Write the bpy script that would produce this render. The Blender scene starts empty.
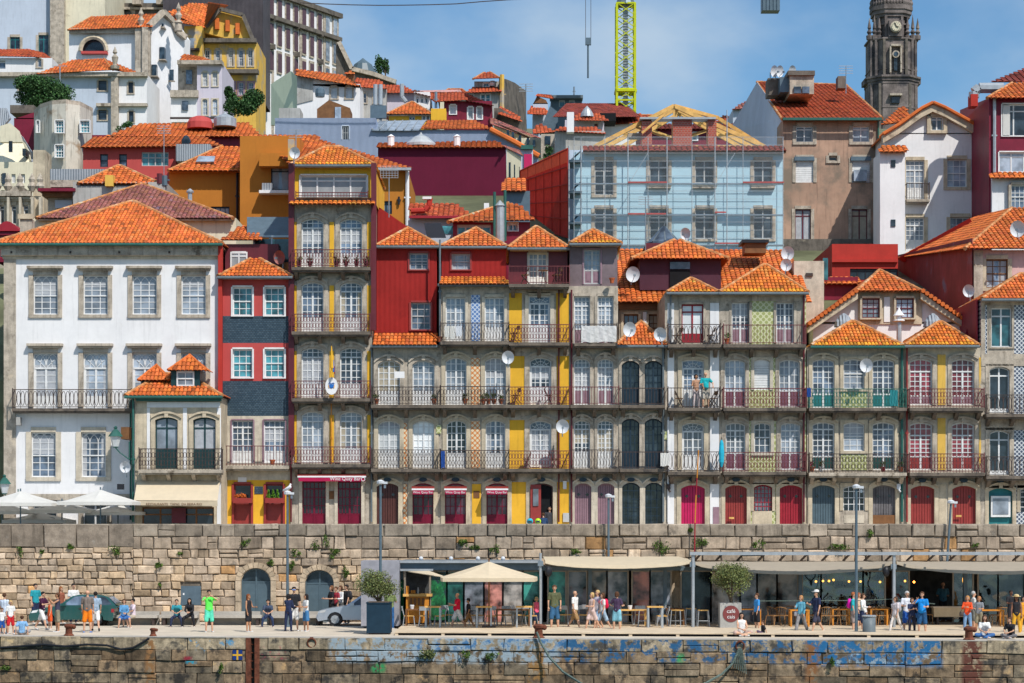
import bpy,math,random
from mathutils import Vector,Matrix
rnd=random.Random(7)
R=math.radians
CZ,FL,HY=4.7,2200.0,523.0
SC=bpy.context.scene
COL=SC.collection
def P(px,py,Y):return Vector(((px-512)/FL*Y,Y,CZ+(HY-py)/FL*Y))
def X(px,Y):return(px-512)/FL*Y
def Z(py,Y):return CZ+(HY-py)/FL*Y

# ------------------------------------------------------------------ materials
MATS={}
def mat(name,col,rough=.8,var=.12,scale=3.0,bump=0.0,bscale=None,metal=0.0,tint=False,
 stain=None,stain2=None,spec=.3,streak=0.0,emit=None,folds=0,alpha=1.0,coat=0.0,trans=0.0):
 """procedural principled material: base colour with noise variation, optional stains, per-face tint"""
 if name in MATS:return MATS[name]
 m=bpy.data.materials.new(name);m.use_nodes=True
 nt=m.node_tree;N=nt.nodes;L=nt.links
 b=N['Principled BSDF']
 b.inputs['Roughness'].default_value=rough
 b.inputs['Metallic'].default_value=metal
 b.inputs['Specular IOR Level'].default_value=spec
 b.inputs['Coat Weight'].default_value=coat
 tc=N.new('ShaderNodeTexCoord');co=tc.outputs['Object']
 def noise(s,det=5,rgh=.6,vec=None,sc=None):
  n=N.new('ShaderNodeTexNoise');n.inputs['Scale'].default_value=s
  n.inputs['Detail'].default_value=det;n.inputs['Roughness'].default_value=rgh
  if sc:
   mp=N.new('ShaderNodeMapping');mp.inputs['Scale'].default_value=sc
   L.new(vec or co,mp.inputs[0]);L.new(mp.outputs[0],n.inputs['Vector'])
  else:L.new(vec or co,n.inputs['Vector'])
  return n.outputs['Fac']
 def ramp(f,a,bb):
  r=N.new('ShaderNodeMapRange');r.inputs['From Min'].default_value=a;r.inputs['From Max'].default_value=bb
  r.interpolation_type='SMOOTHSTEP'
  L.new(f,r.inputs['Value']);return r.outputs[0]
 def mix(f,a,bb,mode='MIX'):
  x=N.new('ShaderNodeMix');x.data_type='RGBA';x.blend_type=mode
  if isinstance(f,(int,float)):x.inputs[0].default_value=f
  else:L.new(f,x.inputs[0])
  for i,v in((6,a),(7,bb)):
   if isinstance(v,(tuple,list)):x.inputs[i].default_value=(*v[:3],1)
   else:L.new(v,x.inputs[i])
  return x.outputs[2]
 lo=tuple(c*(1-var)for c in col);hi=tuple(min(1,c*(1+var))for c in col)
 c=mix(ramp(noise(scale),.3,.7),lo,hi)
 if var:c=mix(ramp(noise(scale*9,3),.35,.65),mix(1.0,c,(1-var*.5,)*3,'MULTIPLY'),c)
 if streak:
  c=mix(ramp(noise(1.0,4,.6,sc=(5,5,.5)),.5,.72),c,mix(1.0,c,(1-streak,)*3,'MULTIPLY'))
 for st in(stain,stain2):
  if st:c=mix(ramp(noise(st[2],6,.65),st[1],st[1]+.13),c,st[0])
 if tint:
  a=N.new('ShaderNodeAttribute');a.attribute_name='tint'
  c=mix(1.0,c,a.outputs['Color'],'MULTIPLY')
 L.new(c,b.inputs['Base Color'])
 h=None
 if bump:
  h=noise(bscale or scale*8,6,.65)
 if folds:
  w=N.new('ShaderNodeTexWave');w.inputs['Scale'].default_value=folds;w.inputs['Distortion'].default_value=2
  w.wave_profile='SIN';L.new(co,w.inputs['Vector']);h=w.outputs['Fac'];bump=bump or .5
 if h is not None:
  bm=N.new('ShaderNodeBump');bm.inputs['Strength'].default_value=bump;bm.inputs['Distance'].default_value=.03
  L.new(h,bm.inputs['Height']);L.new(bm.outputs[0],b.inputs['Normal'])
 if emit:
  b.inputs['Emission Color'].default_value=(*emit[0],1);b.inputs['Emission Strength'].default_value=emit[1]
 if trans:
  tl=N.new('ShaderNodeBsdfTranslucent');ms=N.new('ShaderNodeMixShader');ms.inputs[0].default_value=trans;L.new(c,tl.inputs[0]);L.new(b.outputs[0],ms.inputs[1]);L.new(tl.outputs[0],ms.inputs[2]);L.new(ms.outputs[0],N['Material Output'].inputs['Surface'])
 if alpha<1:b.inputs['Alpha'].default_value=alpha
 MATS[name]=m;return m

def corrugated(name,col,scale=8,axis='X',dark=.75,var=.1,rough=.6,stain=None):
 m=mat(name,col,rough=rough,var=var,stain=stain,scale=.6)
 if 'corr' in m:return m
 m['corr']=1
 nt=m.node_tree;N=nt.nodes;L=nt.links;b=N['Principled BSDF']
 w=N.new('ShaderNodeTexWave');w.bands_direction=axis;w.inputs['Scale'].default_value=scale;w.inputs['Distortion'].default_value=0
 tc=N.new('ShaderNodeTexCoord');L.new(tc.outputs['Object'],w.inputs['Vector'])
 bm=N.new('ShaderNodeBump');bm.inputs['Strength'].default_value=.9;bm.inputs['Distance'].default_value=.05
 L.new(w.outputs['Fac'],bm.inputs['Height']);L.new(bm.outputs[0],b.inputs['Normal'])
 return m

def patterned(name,ca,cb,scale,kind='check'):
 """glazed wall tiles or slates: a repeating two colour pattern that is printed on the surface"""
 if name in MATS:return MATS[name]
 m=mat(name,ca,rough=.35 if kind!='slate' else .5,spec=.5)
 nt=m.node_tree;N=nt.nodes;L=nt.links;b=N['Principled BSDF']
 tc=N.new('ShaderNodeTexCoord');mp=N.new('ShaderNodeMapping');L.new(tc.outputs['Object'],mp.inputs[0])
 mp.inputs['Rotation'].default_value=(math.pi/2,0,0)
 if kind=='check':
  mp.inputs['Rotation'].default_value=(math.pi/2,0,math.pi/4)if False else(math.pi/2,0,0)
  sep=N.new('ShaderNodeSeparateXYZ');L.new(tc.outputs['Object'],sep.inputs[0])
  def trig(op,src,k):
   a=N.new('ShaderNodeMath');a.operation='MULTIPLY';a.inputs[1].default_value=k;L.new(src,a.inputs[0])
   s=N.new('ShaderNodeMath');s.operation=op;L.new(a.outputs[0],s.inputs[0]);return s.outputs[0]
  k=2*math.pi*scale
  s1=trig('COSINE',sep.outputs['X'],k);s2=trig('COSINE',sep.outputs['Z'],k)
  ad=N.new('ShaderNodeMath');ad.operation='ADD';L.new(s1,ad.inputs[0]);L.new(s2,ad.inputs[1])
  ab=N.new('ShaderNodeMath');ab.operation='ABSOLUTE';L.new(ad.outputs[0],ab.inputs[0])
  r=N.new('ShaderNodeMapRange');r.inputs['From Min'].default_value=.55;r.inputs['From Max'].default_value=.8
  L.new(ab.outputs[0],r.inputs['Value']);fac=r.outputs[0]
  x=N.new('ShaderNodeMix');x.data_type='RGBA';L.new(fac,x.inputs[0])
  x.inputs[6].default_value=(*ca,1);x.inputs[7].default_value=(*cb,1);L.new(x.outputs[2],b.inputs['Base Color'])
 else:
  br=N.new('ShaderNodeTexBrick');br.inputs['Scale'].default_value=scale
  br.inputs['Color1'].default_value=(*ca,1);br.inputs['Color2'].default_value=(*cb,1)
  br.inputs['Mortar'].default_value=tuple(c*.35 for c in ca)+(1,)if kind=='slate' else(.35,.3,.25,1)
  br.inputs['Mortar Size'].default_value=.03;br.inputs['Brick Width'].default_value=.5;br.inputs['Row Height'].default_value=.32
  L.new(mp.outputs[0],br.inputs['Vector']);L.new(br.outputs['Color'],b.inputs['Base Color'])
  bm=N.new('ShaderNodeBump');bm.inputs['Strength'].default_value=.6;bm.inputs['Distance'].default_value=.02
  L.new(br.outputs['Fac'],bm.inputs['Height']);bm.invert=True;L.new(bm.outputs[0],b.inputs['Normal'])
 MATS[name]=m;return m

def glassmat(name,col,var=.35,rough=.08,folds=0):
 """window pane with the cloth, dark room or reflections painted into its colour; each pane differs a little"""
 if name in MATS:return MATS[name]
 m=bpy.data.materials.new(name);m.use_nodes=True;nt=m.node_tree;N=nt.nodes;L=nt.links;b=N['Principled BSDF']
 oi=N.new('ShaderNodeObjectInfo');tc=N.new('ShaderNodeTexCoord')
 ad=N.new('ShaderNodeVectorMath');ad.operation='MULTIPLY_ADD'
 L.new(oi.outputs['Random'],ad.inputs[0]);ad.inputs[1].default_value=(37,11,23);L.new(tc.outputs['Object'],ad.inputs[2])
 n=N.new('ShaderNodeTexNoise');n.inputs['Scale'].default_value=1.6;n.inputs['Detail'].default_value=4;L.new(ad.outputs[0],n.inputs['Vector'])
 r=N.new('ShaderNodeMapRange');r.inputs['From Min'].default_value=.38;r.inputs['From Max'].default_value=.62;L.new(n.outputs['Fac'],r.inputs['Value'])
 x=N.new('ShaderNodeMix');x.data_type='RGBA';L.new(r.outputs[0],x.inputs[0])
 x.inputs[6].default_value=tuple(c*(1-var)for c in col)+(1,);x.inputs[7].default_value=tuple(min(1,c*(1+var))for c in col)+(1,)
 y=N.new('ShaderNodeMix');y.data_type='RGBA';y.blend_type='MULTIPLY';y.inputs[0].default_value=1
 mr=N.new('ShaderNodeMapRange');mr.inputs['To Min'].default_value=.4;mr.inputs['To Max'].default_value=1.3;L.new(oi.outputs['Random'],mr.inputs['Value'])
 L.new(x.outputs[2],y.inputs[6]);L.new(mr.outputs[0],y.inputs[7]);L.new(y.outputs[2],b.inputs['Base Color'])
 b.inputs['Roughness'].default_value=rough;b.inputs['Specular IOR Level'].default_value=.6
 MATS[name]=m;return m

G=(.47,.405,.33)
def setup_mats():
 mat('plaster_white',(.80,.79,.80),var=.05,scale=.6,streak=.10,bump=.1,stain=((.55,.52,.48),.66,.8))
 mat('plaster_cream',(.72,.66,.50),var=.08,scale=.5,streak=.2,bump=.1,stain=((.42,.37,.28),.62,.7))
 mat('plaster_bluish',(.50,.56,.66),var=.06,scale=.4,streak=.12,stain=((.42,.42,.42),.66,.5))
 mat('plaster_lilac',(.60,.55,.64),var=.06,scale=.4,streak=.12)
 mat('plaster_pink',(.68,.42,.40),var=.1,scale=.6,streak=.2)
 mat('plaster_grey',(.42,.41,.39),var=.15,scale=.5,streak=.3,stain=((.22,.2,.17),.58,.6))
 mat('plaster_stained',(.62,.58,.50),var=.12,scale=.4,streak=.55,stain=((.30,.18,.09),.57,.35),stain2=((.2,.18,.15),.6,.8))
 mat('plaster_salmon',(.44,.28,.20),var=.18,scale=.3,streak=.35,stain=((.22,.17,.13),.47,.22),bump=.1)
 mat('plaster_ochre',(.47,.175,.022),var=.07,scale=.5,streak=.08)
 mat('plaster_yellow',(.80,.44,.035),var=.08,scale=.8,streak=.16,stain=((.55,.34,.10),.66,1.5))
 mat('plaster_oldyellow',(.74,.46,.09),var=.1,scale=.5,streak=.25,stain=((.38,.34,.3),.52,.35))
 mat('plaster_skyblue',(.42,.62,.73),var=.04,scale=.4)
 mat('plaster_palegreen',(.62,.68,.52),var=.06,scale=.4,streak=.1)
 mat('red_paint',(.44,.035,.025),var=.1,scale=.8,streak=.1)
 mat('crimson_plaster',(.50,.075,.07),var=.06,scale=.6,streak=.08)
 mat('maroon_paint',(.20,.012,.035),var=.16,scale=.8,streak=.3,rough=.5)
 mat('maroon_door',(.17,.006,.028),var=.1,scale=2,rough=.4)
 mat('rusty_sheet',(.22,.045,.05),var=.2,scale=.5,streak=.3,stain=((.16,.15,.22),.56,.5),rough=.6)
 corrugated('red_sheet',(.52,.035,.03),5.0,stain=((.35,.02,.02),.62,.5))
 corrugated('plum_sheet',(.20,.014,.05),5.0,var=.06)
 corrugated('blue_sheet',(.33,.40,.55),3.2,var=.05)
 corrugated('purple_planks',(.14,.055,.085),6.0,var=.1)
 corrugated('grey_planks',(.33,.25,.27),6.0,var=.2)
 corrugated('dark_planks',(.075,.065,.075),2.0,var=.2)
 corrugated('zinc',(.33,.36,.40),2.0,var=.1)
 mat('granite',G,var=.26,scale=1.9,bump=.45,streak=.35,stain=((.15,.12,.09),.56,1.2),stain2=((.56,.47,.36),.58,1.7))
 mat('granite_pale',(.58,.51,.41),var=.18,scale=2.0,bump=.3,streak=.2,stain=((.25,.21,.17),.60,1.2))
 mat('granite_warm',(.56,.47,.345),var=.2,scale=1.6,bump=.3,streak=.25,stain=((.22,.17,.12),.60,.9))
 mat('granite_dark',(.15,.13,.11),var=.25,scale=1.2,bump=.4,streak=.35,stain=((.06,.055,.05),.55,.7),stain2=((.30,.26,.2),.64,.5))
 mat('tower_stone',(.185,.155,.145),var=.4,scale=.5,bump=.5,bscale=2,streak=.4,stain=((.06,.055,.06),.52,.18),stain2=((.36,.29,.2),.62,.15))
 mat('orange_tile',(.64,.155,.033),var=.2,scale=.7,tint=True,stain=((.40,.12,.04),.64,.5),rough=.75)
 mat('yellowed_tile',(.70,.19,.03),var=.2,scale=.9,tint=True,stain=((.58,.34,.05),.57,1.4),stain2=((.35,.22,.12),.62,4),rough=.8)
 mat('red_tile',(.52,.10,.035),var=.15,scale=.5,tint=True,stain=((.28,.07,.04),.6,.4),rough=.8)
 mat('brown_tile',(.30,.11,.085),var=.2,scale=.6,tint=True,stain=((.16,.09,.09),.55,.6),rough=.85)
 mat('wine_tile',(.26,.05,.035),var=.2,scale=.6,tint=True,rough=.85)
 mat('ridge_tile',(.55,.24,.09),var=.35,scale=2.5,stain=((.50,.42,.30),.55,2.5))
 mat('lime_mortar',(.62,.52,.42),var=.3,scale=4)
 for n,c in dict(white=(.78,.78,.78),darkblue=(.012,.03,.05),green=(.01,.075,.07),darkgreen=(.01,.045,.05),red=(.36,.02,.03),
 brickred=(.30,.04,.035),crimson=(.33,.015,.03),pink=(.52,.012,.10),purple=(.20,.09,.13),mauve=(.30,.18,.22),brown=(.09,.03,.025),
 teal=(.02,.20,.22),lightgrey=(.5,.5,.5),winered=(.13,.02,.03),black=(.015,.015,.02),bluegrey=(.085,.13,.16),sagegreen=(.06,.14,.12)).items():
  mat('paint_'+n,c,rough=.45,var=.1,scale=2.5,streak=.08 if n!='white' else .04,spec=.4)
 mat('worn_door',(.17,.16,.17),rough=.7,var=.3,scale=1.2,streak=.3,stain=((.22,.05,.03),.58,1.0),stain2=((.03,.14,.14),.6,.8))
 mat('iron',(.07,.05,.045),rough=.5,var=.3,scale=6,stain=((.10,.04,.02),.58,3),metal=.2)
 mat('iron_red',(.14,.035,.04),rough=.6,var=.3,scale=6)
 mat('iron_green',(.02,.11,.09),rough=.6,var=.2,scale=6)
 mat('steel',(.32,.35,.38),rough=.35,var=.1,metal=.7)
 mat('steel_blue',(.12,.17,.21),rough=.45,var=.1,metal=.3)
 mat('galvanised',(.42,.45,.48),rough=.45,var=.12,metal=.4)
 mat('gutter_green',(.03,.12,.10),rough=.5)
 mat('gutter_grey',(.14,.17,.19),rough=.5)
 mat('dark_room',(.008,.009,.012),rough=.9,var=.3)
 mat('slab_stone',(.16,.13,.105),var=.3,scale=1.5,bump=.3,stain=((.07,.06,.055),.52,1.2))
 patterned('slate',(.025,.055,.085),(.055,.095,.13),3.6,'slate')
 patterned('brick',(.45,.07,.03),(.36,.05,.025),2.6,'brick')
 patterned('azulejo_blue',(.55,.62,.72),(.10,.2,.45),4.5)
 patterned('azulejo_orange',(.62,.20,.04),(.75,.62,.42),4.0)
 patterned('azulejo_green',(.62,.62,.38),(.36,.38,.14),3.4)
 patterned('azulejo_dots',(.62,.64,.66),(.07,.09,.14),4.6)
 glassmat('glass_pale',(.30,.35,.42),.3)
 glassmat('glass_white',(.66,.68,.70),.12)
 glassmat('glass_mid',(.11,.15,.21),.6)
 glassmat('glass_dark',(.025,.04,.055),.6)
 glassmat('glass_teal',(.05,.20,.24),.6)
 glassmat('glass_wine',(.07,.03,.05),.5)
 glassmat('glass_red',(.30,.05,.07),.5)
 mat('canvas_white',(.82,.81,.78),var=.03,rough=.9,trans=.3)
 mat('canvas_cream',(.80,.68,.50),var=.04,rough=.9,trans=.3)
 mat('canvas_shaded_grey',(.48,.41,.32),var=.06,rough=.9,trans=.2)  # darker than the cream cloth: puts the canopies' shading into the colour
 mat('dish',(.62,.64,.68),var=.06,rough=.5)
 mat('dish_red',(.30,.10,.09),var=.06,rough=.5)
 mat('terracotta',(.50,.13,.05),var=.2)
 mat('leaf',(.085,.15,.025),var=.4,scale=6,tint=True,rough=.7)
 mat('leaf_olive',(.155,.180,.070),var=.3,scale=6,tint=True,rough=.7)
 mat('leaf_dark',(.045,.11,.035),var=.4,scale=2,tint=True,rough=.7)
 mat('bark',(.13,.09,.06),var=.3,scale=8,bump=.6)
 mat('wood_light',(.72,.42,.13),var=.2,scale=2.5,rough=.6)
 mat('wood_orange',(.62,.24,.03),var=.15,scale=2.5,rough=.5)
 mat('wood_brown',(.20,.09,.035),var=.2,scale=2.5,rough=.6)
 mat('timber_deck',(.62,.50,.36),var=.12,scale=1.5,rough=.8)
 mat('rust',(.17,.055,.03),var=.4,scale=5,rough=.9,bump=.4)
 mat('paving',(.58,.50,.40),var=.12,scale=.8,bump=.2,stain=((.36,.32,.28),.62,.5),rough=.9)
 mat('curtain_white',(.50,.52,.56),folds=6,bump=.6);mat('curtain_cream',(.50,.44,.34),folds=6,bump=.6)
 mat('lace',(.8,.8,.8),alpha=.6)
 mat('kerb_stone',(.46,.42,.37),var=.15,scale=1.2,bump=.3,stain=((.25,.23,.21),.6,.8))

# ------------------------------------------------------------------ mesh builder
class MB:
 def __init__(s):s.v=[];s.f=[];s.m=[];s.t=[];s.mi=0;s.tint=(1,1,1)
 def face(s,idx,tint=None):s.f.append(tuple(idx));s.m.append(s.mi);s.t.append(tint or s.tint)
 def poly(s,pts,tint=None):
  b=len(s.v);s.v+=[tuple(p)for p in pts];s.face(range(b,b+len(pts)),tint)
 def box(s,x0,x1,y0,y1,z0,z1):
  if x0>x1:x0,x1=x1,x0
  if y0>y1:y0,y1=y1,y0
  if z0>z1:z0,z1=z1,z0
  b=len(s.v)
  s.v+=[(x0,y0,z0),(x1,y0,z0),(x1,y1,z0),(x0,y1,z0),(x0,y0,z1),(x1,y0,z1),(x1,y1,z1),(x0,y1,z1)]
  for q in((0,1,5,4),(1,2,6,5),(2,3,7,6),(3,0,4,7),(4,5,6,7),(3,2,1,0)):s.face([b+i for i in q])
 def prism(s,pts,d):
  """closed prism: polygon pts extruded by vector d"""
  d=Vector(d);n=len(pts);b=len(s.v)
  s.v+=[tuple(p)for p in pts]+[tuple(Vector(p)+d)for p in pts]
  s.face(range(b,b+n));s.face([b+n+i for i in reversed(range(n))])
  for i in range(n):
   j=(i+1)%n;s.face((b+i,b+n+i,b+n+j,b+j))
 def tube(s,a,c,r,n=6,r2=None,caps=True):
  a=Vector(a);c=Vector(c);d=(c-a)
  if d.length<1e-6:return
  d.normalize();r2=r if r2 is None else r2
  u=d.cross(Vector((0,0,1)));
  if u.length<.01:u=Vector((1,0,0))
  u.normalize();w=d.cross(u);b=len(s.v)
  for p,rr in((a,r),(c,r2)):
   for i in range(n):
    t=2*math.pi*(i+.5)/n;s.v.append(tuple(p+u*math.cos(t)*rr+w*math.sin(t)*rr))
  for i in range(n):
   j=(i+1)%n;s.face((b+i,b+j,b+n+j,b+n+i))
  if caps:s.face([b+i for i in reversed(range(n))]);s.face([b+n+i for i in range(n)])
 def path(s,pts,r,n=5):
  for a,c in zip(pts,pts[1:]):s.tube(a,c,r,n)
 def lathe(s,cx,cy,prof,n=12,sx=1,sy=1):
  """prof: list of (r, z)"""
  b=len(s.v)
  for r,z in prof:
   for i in range(n):
    t=2*math.pi*i/n;s.v.append((cx+math.cos(t)*r*sx,cy+math.sin(t)*r*sy,z))
  for k in range(len(prof)-1):
   for i in range(n):
    j=(i+1)%n;s.face((b+k*n+i,b+k*n+j,b+(k+1)*n+j,b+(k+1)*n+i))
  s.face([b+i for i in reversed(range(n))]);s.face([b+(len(prof)-1)*n+i for i in range(n)])
 def ball(s,c,r,n=8,m=6,sx=1,sy=1,sz=1):
  prof=[(math.sin(math.pi*k/m)*r+1e-4,-math.cos(math.pi*k/m)*r*sz)for k in range(m+1)]
  s.lathe(c[0],c[1],[(a,c[2]+z)for a,z in prof],n,sx,sy)
 def leaf(s,c,r,tint):
  q=[rnd.gauss(0,1)for _ in range(3)];a=Vector(q).normalized();bb=a.orthogonal().normalized()
  k=rnd.uniform(0,6.28);bb=Matrix.Rotation(k,3,a)@bb;cc=a.cross(bb)
  s.poly([c+bb*r,c+cc*r*.5,c-bb*r,c-cc*r*.5],tint)
 def mesh(s,name,mats,off=(0,0,0),smooth=False):
  me=bpy.data.meshes.new(name)
  ox,oy,oz=off
  me.from_pydata([(x-ox,y-oy,z-oz)for x,y,z in s.v],[],s.f)
  if not isinstance(mats,(list,tuple)):mats=[mats]
  for m in mats:me.materials.append(MATS[m]if isinstance(m,str)else m)
  if len(mats)>1:me.polygons.foreach_set('material_index',s.m)
  if any(m.node_tree.nodes.find('Attribute')>=0 for m in me.materials):
   a=me.attributes.new('tint','FLOAT_COLOR','CORNER');data=[]
   for p,t in zip(s.f,s.t):data+=[t[0],t[1],t[2],1.0]*len(p)
   a.data.foreach_set('color',data)
  if smooth:me.polygons.foreach_set('use_smooth',[True]*len(me.polygons))
  me.update();return me

def obj(name,mesh,parent=None,loc=(0,0,0),rot=None):
 o=bpy.data.objects.new(name,mesh);COL.objects.link(o);o.location=loc
 if rot is not None:o.rotation_euler=rot
 if parent is not None:o.parent=parent
 return o
def empty(name,loc,rz=0):
 o=bpy.data.objects.new(name,None);COL.objects.link(o);o.location=loc;o.rotation_euler=(0,0,rz);o.empty_display_size=.2
 return o
def tag(o,label,cat,group=None):
 o['label']=label;o['category']=cat
 if group:o['group']=group
 return o
def struct(o,kind='structure'):o['kind']=kind;return o
def one(name,mb,mats,label,cat,group=None,loc=(0,0,0),smooth=False):
 return tag(obj(name,mb.mesh(name,mats,loc,smooth),None,loc),label,cat,group)
def copy_tree(o,parent=None):
 c=o.copy();COL.objects.link(c);c.parent=parent
 for ch in list(o.children):copy_tree(ch,c)
 return c

# ------------------------------------------------------------------ tiled roofs
def tiles(mb,poly,sp=.24,course=.36,amp=.045,lift0=.028,moss=False):
 """barrel tiles over a planar polygon whose first edge is the eave"""
 p=[Vector(q)for q in poly];o=p[0];u=(p[1]-p[0]).normalized()
 n=None
 for k in range(2,len(p)):
  c=(p[1]-p[0]).cross(p[k]-p[0])
  if c.length>1e-4:n=c.normalized();break
 v=n.cross(u)
 uv=[((q-o).dot(u),(q-o).dot(v))for q in p]
 mb.poly([q-n*.03 for q in p],(.5,.5,.5))
 u0=min(a for a,_ in uv);u1=max(a for a,_ in uv);cols=max(1,int(round((u1-u0)/sp)));s=(u1-u0)/cols
 for i in range(cols):
  uc=u0+(i+.5)*s;vs=[]
  for(a0,b0),(a1,b1)in zip(uv,uv[1:]+uv[:1]):
   if(a0<=uc<a1)or(a1<=uc<a0):vs.append(b0+(b1-b0)*(uc-a0)/(a1-a0))
  if len(vs)<2:continue
  lo,hi=min(vs),max(vs)-.02
  k=max(1,int(math.ceil((hi-lo)/course)))
  for j in range(k):
   va=lo+j*course-(.05 if j==0 else 0);vb=min(hi,lo+(j+1)*course+.03)
   if vb-va<.06:continue
   g=rnd.gauss(1,.17);g=max(.45,min(1.4,g))
   t=(g,g*rnd.uniform(.85,1.12),g*rnd.uniform(.8,1.2))
   if rnd.random()<.03:t=(.45,.5,.6)
   if rnd.random()<.05:t=(1.0,1.35,1.8)
   if moss and j==0 and rnd.random()<.75:t=(g*1.0,g*1.55,g*.9)
   b=len(mb.v);W=s/2
   jx=rnd.uniform(-.008,.008)
   for vv,lift,ww in((va,lift0,1.0),(vb,.0,.9)):
    for q,h in((-1,0),(-.62,.75),(0,1),(.62,.75),(1,0)):
     mb.v.append(tuple(o+u*(uc+q*W*ww*.93+jx)+v*vv+n*(h*amp+lift)))
   for q in range(4):mb.face((b+q,b+q+1,b+5+q+1,b+5+q),t)
   mb.face((b,b+1,b+2,b+3,b+4),(.35,.3,.3))
def ridge(mb,a,b,r=.11,seg=.42):
 a=Vector(a);b=Vector(b);n=max(1,int((b-a).length/seg));d=(b-a)/n
 for i in range(n):
  mb.tube(a+d*i,a+d*(i+1.08),r*rnd.uniform(.92,1.08),7,r*.85)
# ------------------------------------------------------------------ windows, doors, railings
WC={}
def winmesh(kind='door',w=1.1,h=2.3,arch=0.0,fr='paint_white',pn=None,gl='glass_pale',nx=2,ny=4,low=.28,tr=.78,
 sur='granite',sw=.22,hood=0,stile=.065,pane=True):
 w=round(w,2);h=round(h,2);arch=round(arch,2)
 key=(kind,w,h,arch,fr,pn,gl,nx,ny,low,tr,sur,sw,hood)
 if key in WC:return WC[key]
 hw=w/2;Rr=(hw*hw+arch*arch)/(2*arch)if arch>0 else 0
 def zt(x,off=0.0):
  if arch<=0:return h+off
  r=Rr+off;return h-Rr+math.sqrt(max(0,r*r-x*x))
 K=10 if arch>0 else 1
 def strip(mb,o1,o2,x0,x1,ya,yb,flat=None):
  """band between the arch line offset o1 and offset o2 (or a flat top at z=flat)"""
  for i in range(K):
   xa=x0+(x1-x0)*i/K;xb=x0+(x1-x0)*(i+1)/K
   za,zb=zt(xa,0)+o1,zt(xb,0)+o1
   ta,tb=(flat,flat)if flat is not None else(zt(xa,0)+o2,zt(xb,0)+o2)
   mb.prism([(xa,ya,za),(xb,ya,zb),(xb,ya,tb),(xa,ya,ta)],(0,yb-ya,0))
 F=MB();ya,yb=.13,.19;s=stile
 if kind!='shutter':
  F.box(-hw-.01,-hw+s,ya,yb,0,zt(hw-s*.5));F.box(hw-s,hw+.01,ya,yb,0,zt(hw-s*.5))
  strip(F,-s*1.3,.03,-hw+s,hw-s,ya+.002,yb-.002)
 def vb(x,z0,z1,t=.018,y=0):F.box(x-t,x+t,ya+.02+y,yb-.015,z0,min(z1,zt(x)-.02))
 def hb(z,x0=-hw,x1=hw,t=.018,y=0):F.box(x0,x1,ya+.024+y,yb-.018,z-t,z+t)
 zs=0.0
 panels=MB();parts=[]
 if kind=='door': # double leaf glazed door with transom lights
  zl=h*low;ztr=h*tr
  F.box(-hw+s,hw-s,ya+.005,yb-.005,0,.07)
  vb(0,0,ztr if tr<1 else h,.045,-.02);vb(-.0,ztr,h,.02)
  for sg in(-1,1):
   cx=sg*(hw+.0)/2
   for k in range(1,nx):vb(sg*(.045+(hw-s-.045)*k/nx),zl,h)
   F.box(sg*.045,sg*(hw-s),ya+.02,yb-.01,zl-.04,zl+.03)
  if tr<1:F.box(-hw+s,hw-s,ya-.015,yb-.02,ztr-.035,ztr+.035)
  top=ztr if tr<1 else h
  for k in range(1,ny):hb(zl+(top-zl)*k/ny)
  if tr<1 and(h-ztr)>.45:hb((h+ztr)/2)
  for sg in(-1,1):
   panels.box(sg*.05,sg*(hw-s),ya+.03,yb-.02,.07,zl-.04)
   panels.box(sg*(.05+.08),sg*(hw-s-.07),ya+.015,ya+.03,.16,zl-.14)
 elif kind=='fan': # double door under a fanlight
  zl=h*low;ztr=h*tr
  vb(0,0,ztr,.045,-.02);F.box(-hw+s,hw-s,ya-.01,yb-.01,ztr-.04,ztr+.04)
  for sg in(-1,1):
   for k in range(1,nx):vb(sg*(.045+(hw-s-.045)*k/nx),zl,ztr)
   F.box(sg*.045,sg*(hw-s),ya+.02,yb-.01,zl-.04,zl+.04);F.box(sg*(hw-s-.06),sg*(hw-s),ya+.01,yb-.01,0,ztr)
   panels.box(sg*.05,sg*(hw-s),ya+.03,yb-.02,.03,zl-.04);panels.box(sg*.13,sg*(hw-s-.1),ya+.015,ya+.03,.14,zl-.14)
  for k in range(1,ny):hb(zl+(ztr-zl)*k/ny)
  rr=h-ztr-.08
  for a in(30,60,90,120,150):
   F.tube((math.cos(R(a))*.1,ya+.03,ztr+.03),(math.cos(R(a))*hw*.9,ya+.03,ztr+math.sin(R(a))*rr),.016,4)
  for q in(.3,.62):
   F.path([(math.cos(R(a))*hw*q,ya+.03,ztr+math.sin(R(a))*rr*q*1.05)for a in range(0,181,20)],.016,4)
 elif kind in('sash','gothic'):
  mid=h*(.5 if kind=='sash' else .48)
  F.box(-hw+s,hw-s,ya-.01,yb-.01,mid-.03,mid+.03);F.box(-hw+s,hw-s,ya,yb,0,.06)
  zl=0
  if kind=='sash':
   for k in range(1,nx):vb(-hw+w*k/nx,0,h)
   for k in range(1,ny):hb(h*k/ny)
  else:
   sp=h*.76
   for k in range(1,nx):vb(-hw+w*k/nx,0,sp,.02)
   for k in(.16,.32,.62,):hb(h*k,t=.018)
   hb(sp,t=.012)
   c=w/nx
   for k in range(nx): # pointed interlacing arches
    for x0,x1 in((-hw+k*c,-hw+(k+1)*c),(-hw+(k+1)*c,-hw+k*c)):
     d=(x1-x0)
     F.path([(x0+d*(1-math.cos(t*math.pi/2/5))*1.0,ya+.03,sp+(h-sp-.05)*math.sin(t*math.pi/2/5)*.97)for t in range(6)],.018,4)
   for sg in(-1,1):
    F.path([(sg*(hw-.03-(hw-.03)*(1-math.cos(t*math.pi/12))),ya+.03,sp+(h-sp)*.98*math.sin(t*math.pi/12))for t in range(7)],.018,4)
 elif kind=='rosette': # tall door with a tracery light on top
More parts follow.
